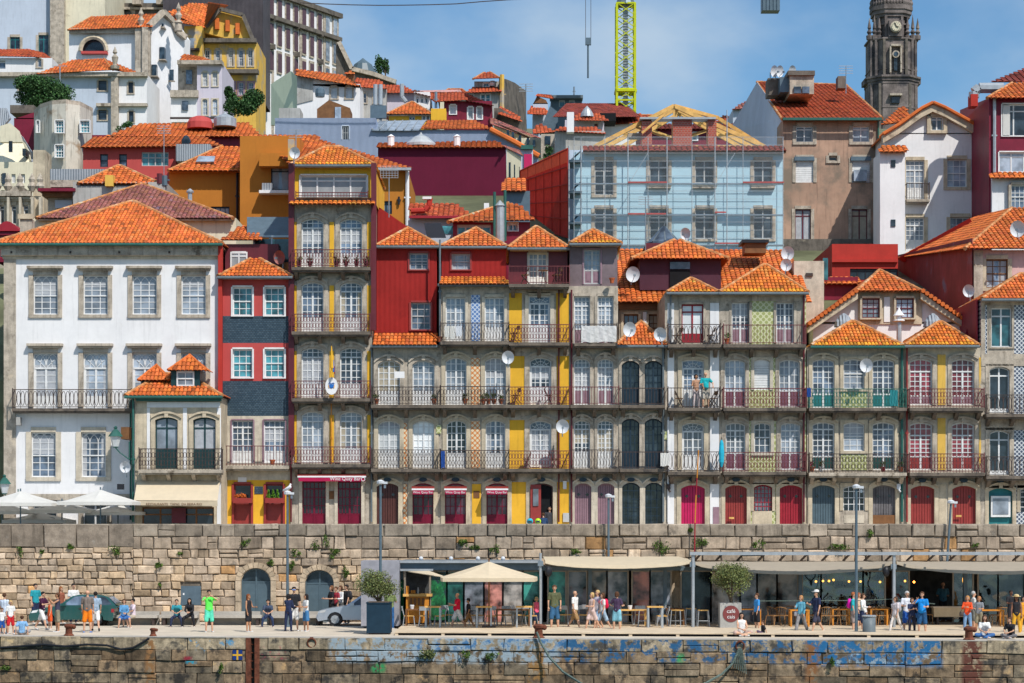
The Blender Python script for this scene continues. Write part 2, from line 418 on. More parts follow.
  zl=h*low;ztr=h*.72
  F.box(-hw+s,hw-s,ya-.02,yb,ztr-.04,ztr+.04);vb(0,0,ztr,.05,-.02)
  for sg in(-1,1):
   F.box(sg*(hw-s-.07),sg*(hw-s),ya,yb-.01,0,ztr);panels.box(sg*.05,sg*(hw-s),ya+.03,yb-.02,.03,zl)
  for k in range(1,ny):hb(zl+(ztr-zl)*k/ny)
  for a in(35,90,145):F.tube((0,ya+.03,ztr),(math.cos(R(a))*hw*.8,ya+.03,ztr+math.sin(R(a))*(h-ztr)*.95),.02,4)
  for cx in(-hw*.5,0,hw*.5):
   F.path([(cx+math.cos(R(a))*hw*.5,ya+.03,ztr+math.sin(R(a))*(h-ztr)*.9)for a in range(0,181,30)],.02,4)
 elif kind=='plain': # leaves without glazing bars
  for k in range(1,nx):vb(-hw+w*k/nx,0,h,.04,-.01)
  if tr<1:hb(h*tr,t=.035,y=-.01)
  F.box(-hw+s,hw-s,ya,yb,0,.06);zl=0
  if low:panels.box(-hw+s,hw-s,ya+.03,yb-.02,.06,h*low)
 elif kind=='solid': # plank door with two small diamond lights
  zl=0
  for sg in(-1,1):
   n=4
   for k in range(n):
    a=.012+(hw-s)*k/n;b2=(hw-s)*(k+1)/n-.006
    panels.prism([(sg*a,ya+.03,.02),(sg*b2,ya+.03,.02),(sg*b2,ya+.03,zt(b2)-.03),(sg*a,ya+.03,zt(a)-.03)],(0,.03,0))
   q=.09;cz=h*.80;cx=sg*hw*.5
   D=F;pts=[(cx-q,ya+.02,cz),(cx,ya+.02,cz-q),(cx+q,ya+.02,cz),(cx,ya+.02,cz+q)]
   parts.append(pts)
 elif kind=='bars':
  zl=0
  for k in range(1,nx):F.box(-hw+w*k/nx-.016,-hw+w*k/nx+.016,.02,.05,0,zt(-hw+w*k/nx)-.01)
  for k in range(1,ny):F.box(-hw,hw,.022,.046,h*k/ny-.016,h*k/ny+.016)
 elif kind=='shutter':
  zl=0;n=max(6,int(h/.12))
  for k in range(n):
   z0=h*k/n;z1=h*(k+1)/n-.012;panels.box(-hw,hw,ya-.02,ya+.02,z0,min(z1,zt(hw*.8)))
  strip(panels,-.25,0,-hw,hw,ya-.018,ya+.018)if arch else None
 out={'frame':F.mesh('window_frame',fr)if F.v else None}
 if panels.v:out['panel']=panels.mesh('door_panel',pn or fr)
 if parts:
  D=MB()
  for q in parts:D.prism(q,(0,.008,0))
  out['light']=D.mesh('diamond_light','glass_dark')
 if pane and kind not in('solid','shutter'):
  q=MB();q.box(-hw,hw,yb-.014,yb-.004,0,h-.01);out['pane']=q.mesh('window_pane',gl)
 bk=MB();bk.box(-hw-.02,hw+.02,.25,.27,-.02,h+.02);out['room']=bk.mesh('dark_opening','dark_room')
 if sur:
  S=MB();e=.008;fy,by=-.05,.21
  zsp=zt(hw)
  for sg in(-1,1):
   S.box(sg*(hw-e),sg*(hw+sw),fy,by,0,zsp)
   if arch:S.prism([(sg*hw,fy,zsp),(sg*(hw+sw),fy,zsp),(sg*(hw+sw),fy,h+sw*.4 if hood else h+sw),(sg*hw,fy,h+sw if not hood else h+sw*.75)],(0,by-fy,0))if False else S.box(sg*hw,sg*(hw+sw),fy,by,zsp,h+sw*.6)
  strip(S,-e,sw,-hw,hw,fy,by,flat=h+sw*.6 if arch else h+sw)
  if hood==1: # curved drip mould over the arch
   W=hw+sw*.9;a2=arch+.10;R2=(W*W+a2*a2)/(2*a2);zc=h+.12-R2+.06
   pts=[(-W+2*W*i/10)for i in range(11)]
   for xa,xb in zip(pts,pts[1:]):
    za=zc+math.sqrt(R2*R2-xa*xa);zb=zc+math.sqrt(R2*R2-xb*xb)
    S.prism([(xa,-.13,za),(xb,-.13,zb),(xb,-.13,zb+.10),(xa,-.13,za+.10)],(0,.14,0))
   S.box(-.09,.09,-.12,-.04,h-.02,h+.22)
  if hood==2: # flat moulded lintel shelf
   S.box(-hw-sw-.05,hw+sw+.05,-.30,0,h+sw+.10,h+sw+.22);S.box(-hw-sw+.02,hw+sw-.02,-.18,0,h+sw,h+sw+.10)
  if kind in('sash','gothic','bars','plain')and low==0 or kind in('sash','gothic'):
   S.box(-hw-sw,hw+sw,-.09,by-.002,-sw*.8,-.002)
  out['surround']=S.mesh('window_surround',sur)
 WC[key]=out;return out

def ornament(mb,x,z0,z1,s,style,y=0):
 r=.014;h=z1-z0;cz=(z0+z1)/2
 if style=='scroll':
  for c,q in((z0+h*.27,.12*h+.04),(z0+h*.70,.12*h+.04)):
   mb.path([(x+math.cos(R(a))*s*.42,y,c+math.sin(R(a))*q)for a in range(0,361,45)],r,4)
 elif style=='oval':
  mb.path([(x+math.cos(R(a))*s*.46,y,cz+math.sin(R(a))*h*.46)for a in range(0,361,36)],r*1.2,4)
 elif style=='cross':
  mb.tube((x-s*.5,y,z0),(x+s*.5,y,cz),r,4);mb.tube((x+s*.5,y,z0),(x-s*.5,y,cz),r,4)
  mb.tube((x-s*.5,y,cz),(x+s*.5,y,z1),r,4);mb.tube((x+s*.5,y,cz),(x-s*.5,y,z1),r,4)
 elif style=='wave':
  mb.path([(x+math.sin(t*math.pi/4)*s*.4,y,z0+h*t/8)for t in range(9)],r,4)
RC={}
def railing(Lm,h,d,style='scroll',m='iron'):
 key=(round(Lm,1),round(h,2),round(d,2),style,m)
 if key in RC:return RC[key]
 mb=MB();Lm=key[0];sp=.15 if style!='oval' else .20
 mb.box(-Lm/2,Lm/2,-.025,.02,h-.04,h);mb.box(-Lm/2,Lm/2,-.015,.015,.06,.09)
 for sg in(-1,1):
  mb.box(sg*Lm/2-.02,sg*Lm/2+.02,-.02,.02,0,h+.06);mb.box(sg*Lm/2-.018,sg*Lm/2+.018,.02,d,h-.035,h-.005)
  for k in range(1,int(d/.14)):mb.box(sg*Lm/2-.008,sg*Lm/2+.008,k*.14-.008,k*.14+.008,.0,h-.04)
 n=max(1,int(Lm/sp));s=Lm/n
 for i in range(n):
  x=-Lm/2+(i+.5)*s
  if style!='oval' or i%2==0:mb.box(x-s/2-.011,x-s/2+.011,-.011,.011,.0,h-.04)
  if style!='plain':ornament(mb,x,.1,h-.06,s,style)
 RC[key]=mb.mesh('balcony_railing',m);return RC[key]

# ------------------------------------------------------------------ building
class Bld:
 lift=.028
 def __init__(s,name,label,cat,x0,x1,yt,yb,Y,depth=8,wall='granite',group=None,zb=None,rz=0):
  s.Y=Y;s.depth=depth;s.X0,s.X1=X(x0,Y),X(x1,Y);s.zb=Z(yb,Y)if zb is None else zb
  s.o=Vector(((s.X0+s.X1)/2,Y,s.zb));s.root=tag(empty(name,s.o),label,cat,group)
  s.holes=[];s.secs=[];s.parts=[]
  if wall:s.sec(x0,x1,yt,None,wall)
 def sec(s,x0,x1,yt,yb,m,front=0.0,depth=None,name='wall'):
  s.secs.append((X(x0,s.Y),X(x1,s.Y),s.zb if yb is None else Z(yb,s.Y),Z(yt,s.Y),m,front,depth or s.depth,name))
 def acc(s,name,m):
  a=MB();s.parts.append(((name,m),a));return a
 def win(s,kind,cx,t,b,w,name=None,hole=True,dy=0.0,group=None,**k):
  Y=s.Y;x=X(cx,Y);z0=Z(b,Y);W=w/FL*Y;H=(b-t)/FL*Y
  if 'arch' in k:k['arch']=k['arch']/FL*Y
  out=winmesh(kind,W,H,**k);W=round(W,2);H=round(H,2)
  if hole:s.holes.append((x-W/2,x+W/2,z0,z0+H))
  nm=name or('door' if kind in('solid',)else 'balcony_door' if kind in('door','fan','rosette')else 'window')
  o=obj(nm,out['frame']if out['frame']else out['panel'],s.root,Vector((x,Y+dy,z0))-s.o)
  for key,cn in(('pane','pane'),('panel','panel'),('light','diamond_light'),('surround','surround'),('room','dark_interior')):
   if key in out and not(key=='panel' and not out['frame']):obj(cn,out[key],o)
  if k.get('gl')in('glass_pale','glass_mid','glass_white')and W<2 and kind!='bars' and rnd.random()<.45:
   lo=H*(k.get('low',.28)if kind in('door','fan','rosette')else 0);t0=H*(k.get('tr',.78)if kind in('fan','rosette','door')else .93);c=MB();q=rnd.choice((.25,.45,.6,1));f=W/2-.06
   if rnd.random()<.5:c.box(-f,f,.172,.1745,max(lo,t0-(t0-lo)*q),t0)
   else:c.box(-f,-f*(1-q*.8),.172,.1745,lo,t0);c.box(f*(1-q*.8),f,.172,.1745,lo,t0)
   obj('curtain',c.mesh('curtain',rnd.choice(('curtain_white','curtain_cream','curtain_white'))),o)
  return o
 def wins(s,kind,cxs,t,b,w,**k):
  for c in cxs:s.win(kind,c,t,b,w,**k)
 def balc(s,x0,x1,ys,rh=18,style='scroll',m='iron',proj=.75,slab='slab_stone',br=True,th=.16,corb=3):
  Y=s.Y;a,b=X(x0,Y),X(x1,Y);z=Z(ys,Y);L=b-a
  mb=MB();mb.box(a,b,Y-proj,Y+.02,z-th,z);mb.box(a+.04,b-.04,Y-proj+.08,Y,z-th-.08,z-th)
  if br:
   n=max(2,int(L/1.15)+1)
   for i in range(n):
    x=a+.2+(L-.4)*i/(n-1)
    mb.prism([(x-.09,Y,z-th-.08),(x-.09,Y-proj*.8,z-th-.08),(x-.09,Y-proj*.7,z-th-.18),(x-.09,Y-.12,z-th-.42),(x-.09,Y,z-th-.46)],(.18,0,0))
  bo=obj('balcony',mb.mesh('balcony_slab',slab,(0,0,0)),s.root,-s.o)
  obj('railing',railing(L-.04,rh/FL*Y,proj-.08,style,m),bo,(a+L/2,Y-proj+.04,z))
  return bo
 def panel(s,x0,x1,yt,yb,m,name='wall_panel',dy=.006,th=.02):
  if name=='stone_pier':return s.sec(x0,x1,yt,yb,m,-.02,.06,name)
  a=s.acc(name,m);a.box(X(x0,s.Y),X(x1,s.Y),s.Y-dy-th,s.Y+.01,Z(yb,s.Y),Z(yt,s.Y))
 def band(s,x0,x1,yt,yb,proj=.12,m='granite',name='cornice'):
  a=s.acc(name,m);a.box(X(x0,s.Y),X(x1,s.Y),s.Y-proj,s.Y+.02,Z(yb,s.Y),Z(yt,s.Y))
 def pipe(s,x,yt,yb,m='gutter_grey',r=.05,name='downpipe'):
  a=s.acc(name,m);q=X(x,s.Y);a.tube((q,s.Y-.12,Z(yb,s.Y)),(q,s.Y-.12,Z(yt,s.Y)),r,6)
  a.box(q-r*1.6,q+r*1.6,s.Y-.16,s.Y,Z((yt+yb)/2,s.Y),Z((yt+yb)/2,s.Y)+.08)
 def hip(s,x0,x1,ye,xa,xb,ya,m='orange_tile',over=.45,dfront=None,depth=None,sp=.24,gut='gutter_grey',gable=False,course=.36,rm='ridge_tile',soffit=True):
  """hip roof: eave line ye from x0 to x1 in front; ridge from xa to xb seen at ya"""
  Y=s.Y-over;d=depth or(s.depth+over*1.0);yr=Y+(dfront if dfront else d/2)
  ze=Z(ye,Y);A=Vector((X(x0,Y),Y,ze));B=Vector((X(x1,Y),Y,ze))
  C=Vector((B.x,Y+d,ze));D=Vector((A.x,Y+d,ze))
  zr=Z(ya,yr);R0=Vector((X(xa,yr),yr,zr));R1=Vector((X(xb,yr),yr,zr))
  if gable:R0.x=A.x+.02;R1.x=B.x-.02
  mb=MB();cap=MB()
  tri=(R1-R0).length<.05
  fr=[A,B,R0]if tri else[A,B,R1,R0]
  mo=m=='yellowed_tile';sp=sp*.82;tiles(mb,fr,sp,course,lift0=s.lift,moss=mo)
  if not gable:
   tiles(mb,[B,C,R1],sp,course,moss=mo);tiles(mb,[D,A,R0],sp,course,moss=mo)
   for p,q in((A,R0),(B,R1),(C,R1),(D,R0)):ridge(cap,p,q)
  tiles(mb,[C,D,R0]if tri else[C,D,R0,R1],max(sp,.4),course*2)
  if not tri:ridge(cap,R0,R1)
  r=obj('roof',mb.mesh('tiled_roof',m,s.o),s.root)
  obj('ridge_tiles',cap.mesh('ridge_tiles',rm,s.o),r)
  if soffit:
   sf=MB();sf.prism([A+Vector((.1,.1,-.12)),B+Vector((-.1,.1,-.12)),C+Vector((-.1,-.1,-.12)),D+Vector((.1,-.1,-.12))],(0,0,.08))
   if gable:
    for q0,q1,q2,dx in((A,D,R0,.3),(B,C,R1,-.3)):
     sf.prism([q0+Vector((dx,over,-.05)),q1+Vector((dx,-over,-.05)),q2+Vector((dx,0,-.1))],(.1 if dx<0 else-.1,0,0))
   obj('soffit',sf.mesh('soffit','granite' if not gable else s.secs[0][4],s.o),r)
  if gut:
   g=MB();g.tube(A+Vector((-.03,-.06,-.08)),B+Vector((.03,-.06,-.08)),.075,8);obj('gutter',g.mesh('gutter',gut,s.o),r)
  return r
 def slope(s,quad,m='orange_tile',sp=.24,name='roof',course=.36,caps=()):
  """roof plane from (px,py,Y) corners, first two are the eave"""
  q=[P(*c)for c in quad];mb=MB()
  if len(q)==4: # bring the fourth corner into the plane of the other three
   n=(q[1]-q[0]).cross(q[2]-q[0]);e=Vector((0,0,CZ));v=q[3]-e;k=v.dot(n)
   if abs(k)>1e-6:
    tt=(q[0]-e).dot(n)/k
    if .93<tt<1.07:q[3]=e+v*tt
  if q[0].y>170:sp=min(sp,.34);course=.5
  tiles(mb,q,sp,course,lift0=s.lift)
  r=obj(name,mb.mesh('tiled_roof',m,s.o),s.root)
  if caps:
   cp=MB()
   for i,j in caps:ridge(cp,q[i],q[j])
   obj('ridge_tiles',cp.mesh('ridge_tiles','ridge_tile',s.o),r)
  return r
 def solid(s,pts,th,m,name='wall'):
  """wall plate from (px,py,Y) corners with thickness vector th"""
  s.acc(name,m).prism([P(*c)for c in pts],th)
 def boxp(s,x0,x1,yt,yb,m,y0,y1,name):
  """box in pixels of the plane y0, reaching back to y1"""
  s.acc(name,m).box(X(x0,y0),X(x1,y0),y0,y1,Z(yb,y0),Z(yt,y0))
 def done(s):
  for si,(x0,x1,z0,z1,m,fr,d,name)in enumerate(s.secs):
   if fr<0 and name!='stone_pier':x0-=.004*si;x1+=.004*si;z1+=.004*si
   mb=MB();Y=s.Y+fr;yb=s.Y+d;e=.21
   hs=[(max(a,x0),min(b,x1),max(c,z0),min(t,z1))for a,b,c,t in s.holes if a<x1 and b>x0 and c<z1 and t>z0]
   xs=sorted({x0,x1,*[h[0]for h in hs],*[h[1]for h in hs]});zs=sorted({z0,z1,*[h[2]for h in hs],*[h[3]for h in hs]})
   for za,zb in zip(zs,zs[1:]):
    if zb-za<1e-5:continue
    for xa,xb in zip(xs,xs[1:]):
     if xb-xa<1e-5:continue
     cx,cz=(xa+xb)/2,(za+zb)/2
     if any(h[0]<cx<h[1]and h[2]<cz<h[3]for h in hs):continue
     mb.poly([(xa,Y,za),(xb,Y,za),(xb,Y,zb),(xa,Y,zb)])
   for a,b,c,t in hs:
    mb.poly([(a,Y,c),(a,Y,t),(a,Y+.24,t),(a,Y+.24,c)]);mb.poly([(b,Y,t),(b,Y,c),(b,Y+.24,c),(b,Y+.24,t)])
    mb.poly([(a,Y,t),(b,Y,t),(b,Y+.24,t),(a,Y+.24,t)]);mb.poly([(b,Y,c),(a,Y,c),(a,Y+.24,c),(b,Y+.24,c)])
   mb.poly([(x0,Y,z0),(x0,Y,z1),(x0,yb,z1),(x0,yb,z0)]);mb.poly([(x1,Y,z1),(x1,Y,z0),(x1,yb,z0),(x1,yb,z1)])
   if name!='stone_pier':mb.poly([(x0,yb,z0),(x0,yb,z1),(x1,yb,z1),(x1,yb,z0)])
   mb.poly([(x0,Y,z1),(x1,Y,z1),(x1,yb,z1),(x0,yb,z1)])
   obj(name,mb.mesh('wall',m,s.o),s.root)
  for(name,m),mb in s.parts:obj(name,mb.mesh(name,m,s.o),s.root)
  return s

def dish(px,py,Y,r,label,m='dish',yaw=0.0,group=None,post=.5):
 c=P(px,py,Y);root=tag(empty('satellite_dish',c,yaw),label,'satellite dish',group);mb=MB()
 prof=[(0.001,.0),(r*.4,.02),(r*.75,.08),(r,.15),(r+.01,.16)]
 n=16;b=0
 mb2=MB()
 for rr,d in prof:
  for i in range(n):
   t=2*math.pi*i/n;mb2.v.append((math.cos(t)*rr*.92,-d+.08-math.sin(t)*rr*.15,math.sin(t)*rr))
 for k in range(len(prof)-1):
  for i in range(n):
   j=(i+1)%n;mb2.face((k*n+i,k*n+j,(k+1)*n+j,(k+1)*n+i))
 obj('reflector',mb2.mesh('reflector',m,smooth=True),root)
 a=MB();a.tube((0,-.0,-r*.9),(0,-.55*r-.2,-.25*r),.018,5);a.box(-.05,.05,-.55*r-.28,-.55*r-.14,-.25*r-.05,-.25*r+.06);obj('feed_arm',a.mesh('feed_arm','steel'),root)
 q=MB();q.tube((0,.1,0),(0,.3,-.1),.03,6);q.tube((0,.3,.0),(0,.3,-post),.03,6);obj('mount',q.mesh('mount','steel'),root)
 return root
# ------------------------------------------------------------------ the front row of houses
GR='houses in the quayside row'
def front_row():
 YF=110.0;GB=543
 # --- white manor
 b=Bld('manor_house','wide white manor with stone framed gothic sash windows and hipped orange roof','house',4,218,252,GB,YF,12,'plaster_white',GR)
 b.band(4,16,252,GB,.06,'granite','corner_pilaster');b.band(2,219,245,256,.3,'granite');b.band(3,218,256,259,.1,'granite_pale','frieze')
 for i,c in enumerate((45.5,95.5,144.5,193.5)):
  b.win('gothic',c,275,314.5,25,nx=3,sur='granite',sw=.21,hood=2,gl='glass_pale',low=0)
 for c in(45.5,95.5,144.5,193.5):
  b.win('rosette',c,352.5,408,25,sur='granite',sw=.22,hood=2,low=.22,ny=4,gl='glass_pale')
 for c in(43.5,93.5):b.win('gothic',c,432,477,25,nx=3,sur='granite_pale',sw=.25,gl='glass_mid',low=0)
 for c in(45,95):b.win('plain',c,503,540,24,sur='granite',gl='glass_dark')
 b.band(16,140,494,500,.1,'granite','string_course')
 b.balc(15,134,409,19,'oval','iron',proj=.7,slab='slab_stone',br=False,th=.14)
 b.lift=.012;b.hip(-9,222,243,133,133,201,gut='gutter_green',over=.5,depth=13)
 for x in(11,70,119,169):b.acc('vent','iron').lathe(X(x,109.6),109.68,[(.05,Z(253,110)-.05),(.05,Z(253,110)+.05)],8)
 b.pipe(131,400,520,'gutter_green')
 b.done()
 # --- little restaurant house with dormers, standing forward
 Y=107.6
 b=Bld('corner_house','small two storey stone corner house with orange dormered roof and cream awning','house',135,221,398,544,Y,4,'granite_warm',GR)
 b.panel(147,220,402,407.5,'plaster_white');b.panel(183,187,408,469,'plaster_white','pilaster');b.panel(147,150,408,469,'plaster_white','pilaster');b.panel(217,221,408,541,'plaster_white','pilaster')
 for c in(166.5,204.5):b.win('plain',c,417,469,23,arch=3,nx=2,low=.38,tr=.79,fr='paint_darkgreen',gl='glass_pale',sur='granite_warm',sw=.2,hood=1,name='balcony_door')
 b.balc(141,224,470,21,'scroll','iron',proj=.8,slab='granite')
 b.win('plain',178,507,541,72,nx=4,low=0,fr='wood_brown',gl='glass_dark',sur=None,name='shop_front')
 b.panel(172,186,508,523,'paint_winered','menu_board',.1)
 b.hip(125,222,395.5,162,186,374,gut='gutter_green',over=.4,depth=4.4,dfront=2.0)
 b.boxp(136,221,395,401,'gutter_green',107.3,107.55,'eaves_board')
 for(x0,x1,t,m,xa,wy)in((171,200,370,388,186,1),(141,166,380,389,158,0)):
  yd=108.0 if wy else 108.5
  d=MB();d.box(X(x0,yd),X(x1,yd),yd,yd+1.6,Z(m,yd),Z(t,yd));do=obj('dormer',d.mesh('dormer_wall','paint_darkgreen',b.o),b.root)
  if wy:
   o=winmesh('sash',.85,.72,fr='paint_white',nx=2,ny=2,sur=None,gl='glass_pale');w=obj('window',o['frame'],do,Vector((X(185.5,yd),yd-.18,Z(386,yd)))-b.o);obj('pane',o['pane'],w)
  mb=MB();cp=MB();ye=yd-.25;A,B2,C,D=P(x0-3,t,ye),P(x1+6 if wy else x1+3,t,ye),None,None
  C=B2+Vector((0,2,0));D=A+Vector((0,2,0));ap=Vector(((A.x+B2.x)/2,ye+.9,Z(355 if wy else 365,ye+.9)))
  for q in([A,B2,ap],[B2,C,ap],[D,A,ap]):tiles(mb,q,.2,.3)
  for q in(A,B2):ridge(cp,q,ap,.08)
  r=obj('dormer_roof',mb.mesh('dormer_roof','orange_tile',b.o),do);obj('ridge_tiles',cp.mesh('ridge_tiles','orange_tile',b.o),r)
 b.pipe(133.5,398,522,'gutter_green',.06);b.done()
 # --- red and slate narrow house
 b=Bld('slate_house','narrow red house banded with blue slates beside the white manor','house',221,290,276,GB,YF,8,None,GR)
 b.sec(221,290,276,316,'crimson_plaster');b.sec(221,290,316,343,'slate');b.sec(221,290,343,381,'crimson_plaster');b.sec(221,290,381,416,'slate');b.sec(221,290,416,480,'granite_pale');b.sec(221,290,480,None,'plaster_yellow')
 b.sec(221,275,240,276,'paint_winered',front=1.6,depth=8)
 b.boxp(218,222,240,400,'red_paint',109.7,110.1,'party_wall_edge')
 for c in(242.5,274.5):
  b.win('sash',c,287,315.5,20,nx=3,ny=4,sur='paint_white',sw=.07,gl='glass_teal',low=1)
  b.win('sash',c,349,377.5,20,nx=3,ny=4,sur='paint_white',sw=.07,gl='glass_teal',low=1)
  b.win('door',c,420,463,22,nx=2,ny=4,low=.27,tr=.83,sur='paint_mauve',sw=.05,gl='glass_mid')
 for c in(242.5,274.5):
  b.win('plain',c,484,541,17.5,nx=1,low=.66,tr=.62,fr='paint_brickred',gl='glass_dark',sur='paint_brickred',sw=.1,name='door')
 b.panel(254.5,263,486.5,494,'slate','wall_plaque');b.panel(238,246.5,477.3,482.6,'plaster_white','house_sign')
 b.balc(222,290,466,20,'plain','iron_red',proj=.6,slab='granite',br=False)
 b.hip(218,292,276,252,258,258,over=.45,depth=7,dfront=2.2)
 b.win('plain',235,248,268,17,nx=2,low=0,sur=None,gl='glass_white',hole=False,dy=1.42)
 yv=111.4
 b.slope([(220,240,yv),(262,240,yv),(258,226,114.5),(240,226,114.5)])
 b.boxp(255,289,239,262,'glass_teal',112.2,112.4,'glazed_screen');b.boxp(253,255,238,263,'steel',112.1,112.4,'screen_post');b.boxp(271,272.5,238,263,'steel',112.1,112.4,'screen_post')
 b.done()
 # --- tall yellow house
 b=Bld('tall_house','tall narrow yellow and grey stone house with maroon edges flying a yellow flag','house',290,372,204,GB,YF,9,None,GR)
 b.sec(290,374,165,199,'plaster_yellow',front=.7);b.sec(290,372,199,None,'granite')
 b.boxp(288.5,294,163,455,'paint_winered',109.75,110.2,'edge_cladding');b.boxp(371,376,163,330,'paint_winered',109.75,110.2,'edge_cladding')
 b.win('plain',332.5,173,197,67,nx=4,low=0,sur='paint_white',sw=.06,gl='glass_white',dy=.7,name='attic_window')
 b.balc(296,368,197.5,5,'plain','iron_red',proj=.15,br=False,th=.05)
 for t,s in((218,267),(281.5,331.5),(347,397.5),(411,463)):
  b.wins('door',(312.5,351),t,s,22.5,arch=4.0,nx=2,ny=4,low=.27,tr=.8,sur='granite',sw=.22,hood=1,fr='paint_white',gl='glass_mid' if t<300 or 340<t<360 else 'glass_pale')
  b.panel(329.5,334,t+4,s,'plaster_yellow');b.panel(367.3,370.9,t+4,s,'plaster_yellow');b.panel(294.2,297.5,t+4,s,'plaster_yellow')
 for s,st in((268.5,'scroll'),(332.5,'scroll'),(399,'scroll'),(464.5,'scroll')):b.balc(293,371,s,17.5,st,'iron_red',proj=.7)
 b.wins('door',(314,349.5),481,541,24,nx=3,ny=3,low=.45,tr=.87,fr='maroon_door',gl='glass_wine',sur='granite_pale',sw=.15,name='door')
 b.panel(328,334,491,499,'wood_brown','wall_plaque')
 b.hip(290,375,164.5,325,340,147,'yellowed_tile',over=-.35,depth=8,dfront=3)
 b.slope([(290,204,109.35),(375,204,109.35),(374,198,110.6),(291,198,110.6)],'yellowed_tile')
 b.pipe(291.3,455,522,'paint_winered',.05);b.pipe(331.5,400,478,'wood_orange',.03,'flag_rope')
 b.done()
 # --- corrugated red house
 b=Bld('corrugated_house','stone house topped with red corrugated sheet and a small tiled lean-to','house',373,441,345,GB,YF,8,None,GR)
 b.sec(373,436,246,345,'red_sheet',front=.9);b.sec(373,441,345,None,'granite')
 b.win('sash',418,250.5,267.5,19,nx=3,ny=3,sur='paint_brickred',sw=.08,gl='glass_mid',dy=.9,fr='paint_lightgrey',low=1)
 b.win('sash',420,300.5,328,20,nx=3,ny=4,sur='paint_brickred',sw=.08,gl='glass_mid',dy=.9,fr='paint_lightgrey',low=1)
 b.wins('fan' if False else 'door',(389,423.5),360,405,22.5,arch=4.5,nx=2,ny=5,low=.3,tr=1.0,sur='granite',sw=.2,hood=1,gl='glass_pale')
 b.wins('door',(389,423.5),420,468,22,arch=4.5,nx=2,ny=5,low=.3,tr=1.0,sur='granite_warm',sw=.2,hood=1,gl='glass_white')
 b.panel(403.5,407,423,467,'azulejo_orange');b.panel(403.5,407,484,541,'azulejo_orange')
 b.balc(372,441,405.5,18,'scroll','iron',proj=.75);b.balc(372,441,469,19,'cross','iron',proj=.75)
 b.win('solid',387.5,483,541,22,arch=3.5,fr='paint_brown',sur='granite_warm',sw=.2,hood=1)
 b.win('door',423,483,541,21.5,arch=3.5,nx=2,ny=3,low=.45,tr=.9,fr='maroon_door',gl='glass_wine',sur='granite_warm',sw=.2,hood=1,name='door')
 b.hip(376,439,245.5,408,408,228,over=-.6,depth=7,sp=.28,dfront=2.6)
 b.slope([(373,345,109.5),(437,345,109.5),(436,333,110.85),(374,333,110.85)],sp=.2)
 b.band(371,438,345.5,348,.5,'gutter_grey','gutter');b.pipe(371.7,346,522,'gutter_grey');b.pipe(440,240,345,'gutter_grey')
 b.solid([(375,245,114),(408,227,114),(376,205,114)],(0,.2,0),'red_sheet');b.done()
 # --- azulejo house
 b=Bld('tile_panel_house','stone house with a strip of orange wall tiles and red sheet attic','house',441,509,284,GB,YF,8,None,GR)
 b.sec(441,506,247,279,'red_sheet',front=.9);b.sec(441,509,283,None,'granite')
 b.win('sash',460.5,251,267.5,19,nx=3,ny=3,sur='paint_brickred',sw=.08,gl='glass_pale',dy=.9,low=1,fr='paint_lightgrey')
 b.wins('door',(455.5,494.5),297,341,20,nx=2,ny=4,low=.3,tr=1.0,sur='granite_pale',sw=.13,gl='glass_pale')
 b.panel(471,480,295,341,'azulejo_blue');b.panel(471,480,358,405,'azulejo_orange');b.panel(471,480,421,468,'azulejo_orange');b.panel(472,481,484,541,'plaster_yellow')
 b.wins('door',(456,495.5),357,405,21.5,arch=4.5,nx=2,ny=5,low=.3,tr=1.0,sur='granite_warm',sw=.2,hood=1,gl='glass_pale')
 b.win('door',456.5,419.5,468,20,arch=4.5,nx=2,ny=5,low=.3,tr=1.0,sur='granite_warm',sw=.2,hood=1,gl='glass_dark')
 b.win('door',495.5,419.5,468,20,arch=4.5,nx=2,ny=5,low=.3,tr=1.0,sur='granite_warm',sw=.2,hood=1,gl='glass_mid')
 for s,st in((342.5,'wave'),(405.5,'scroll'),(469,'cross')):b.balc(441,509,s,18.5,st,'iron',proj=.75)
 b.wins('door',(455.5,497),483,541,21.5,arch=3.5,nx=2,ny=3,low=.45,tr=.9,fr='maroon_door',gl='glass_wine',sur='granite_warm',sw=.2,hood=1,name='door')
 b.panel(473.5,479.5,491,498,'wood_brown','wall_plaque',.03)
 b.hip(440,506,246,476,476,228,over=-.6,depth=7,sp=.28,dfront=2.6)
 b.slope([(439,284,109.4),(509,284,109.4),(505,277,110.7),(441,277,110.7)],'yellowed_tile',sp=.2)
 b.band(438,509,284.5,287,.5,'gutter_grey','gutter');b.done()
 # --- yellow house with open doorway
 b=Bld('yellow_house','slim yellow house with red attic terrace and an open red street door','house',509,569,286,GB,YF,8,None,GR)
 b.sec(509,568,247,285,'paint_winered',front=1.1);b.sec(509,569,286,None,'plaster_yellow')
 b.panel(522,556,288,345,'granite','stone_pier',.0);b.band(509,569,286,293,.05,'granite','lintel_band')
 b.win('door',538,250,283,19,nx=2,ny=4,low=.25,tr=1.0,sur='paint_lightgrey',sw=.06,gl='glass_pale',dy=1.1)
 b.win('fan',539.5,295.5,343,22,nx=2,ny=4,low=.36,tr=.83,sur='granite_pale',sw=.17,gl='glass_mid')
 b.win('fan',540.5,357,405,22,arch=4,nx=2,ny=4,low=.36,tr=.8,sur='granite',sw=.25,hood=1,gl='glass_mid')
 b.win('fan',540.5,420,468,22,arch=4,nx=2,ny=4,low=.36,tr=.8,sur='granite',sw=.25,hood=1,gl='glass_mid')
 for s,st in((285.5,'plain'),(343.5,'scroll'),(405.5,'scroll'),(469,'scroll')):b.balc(509,569,s,18,st,'iron_red',proj=.75)
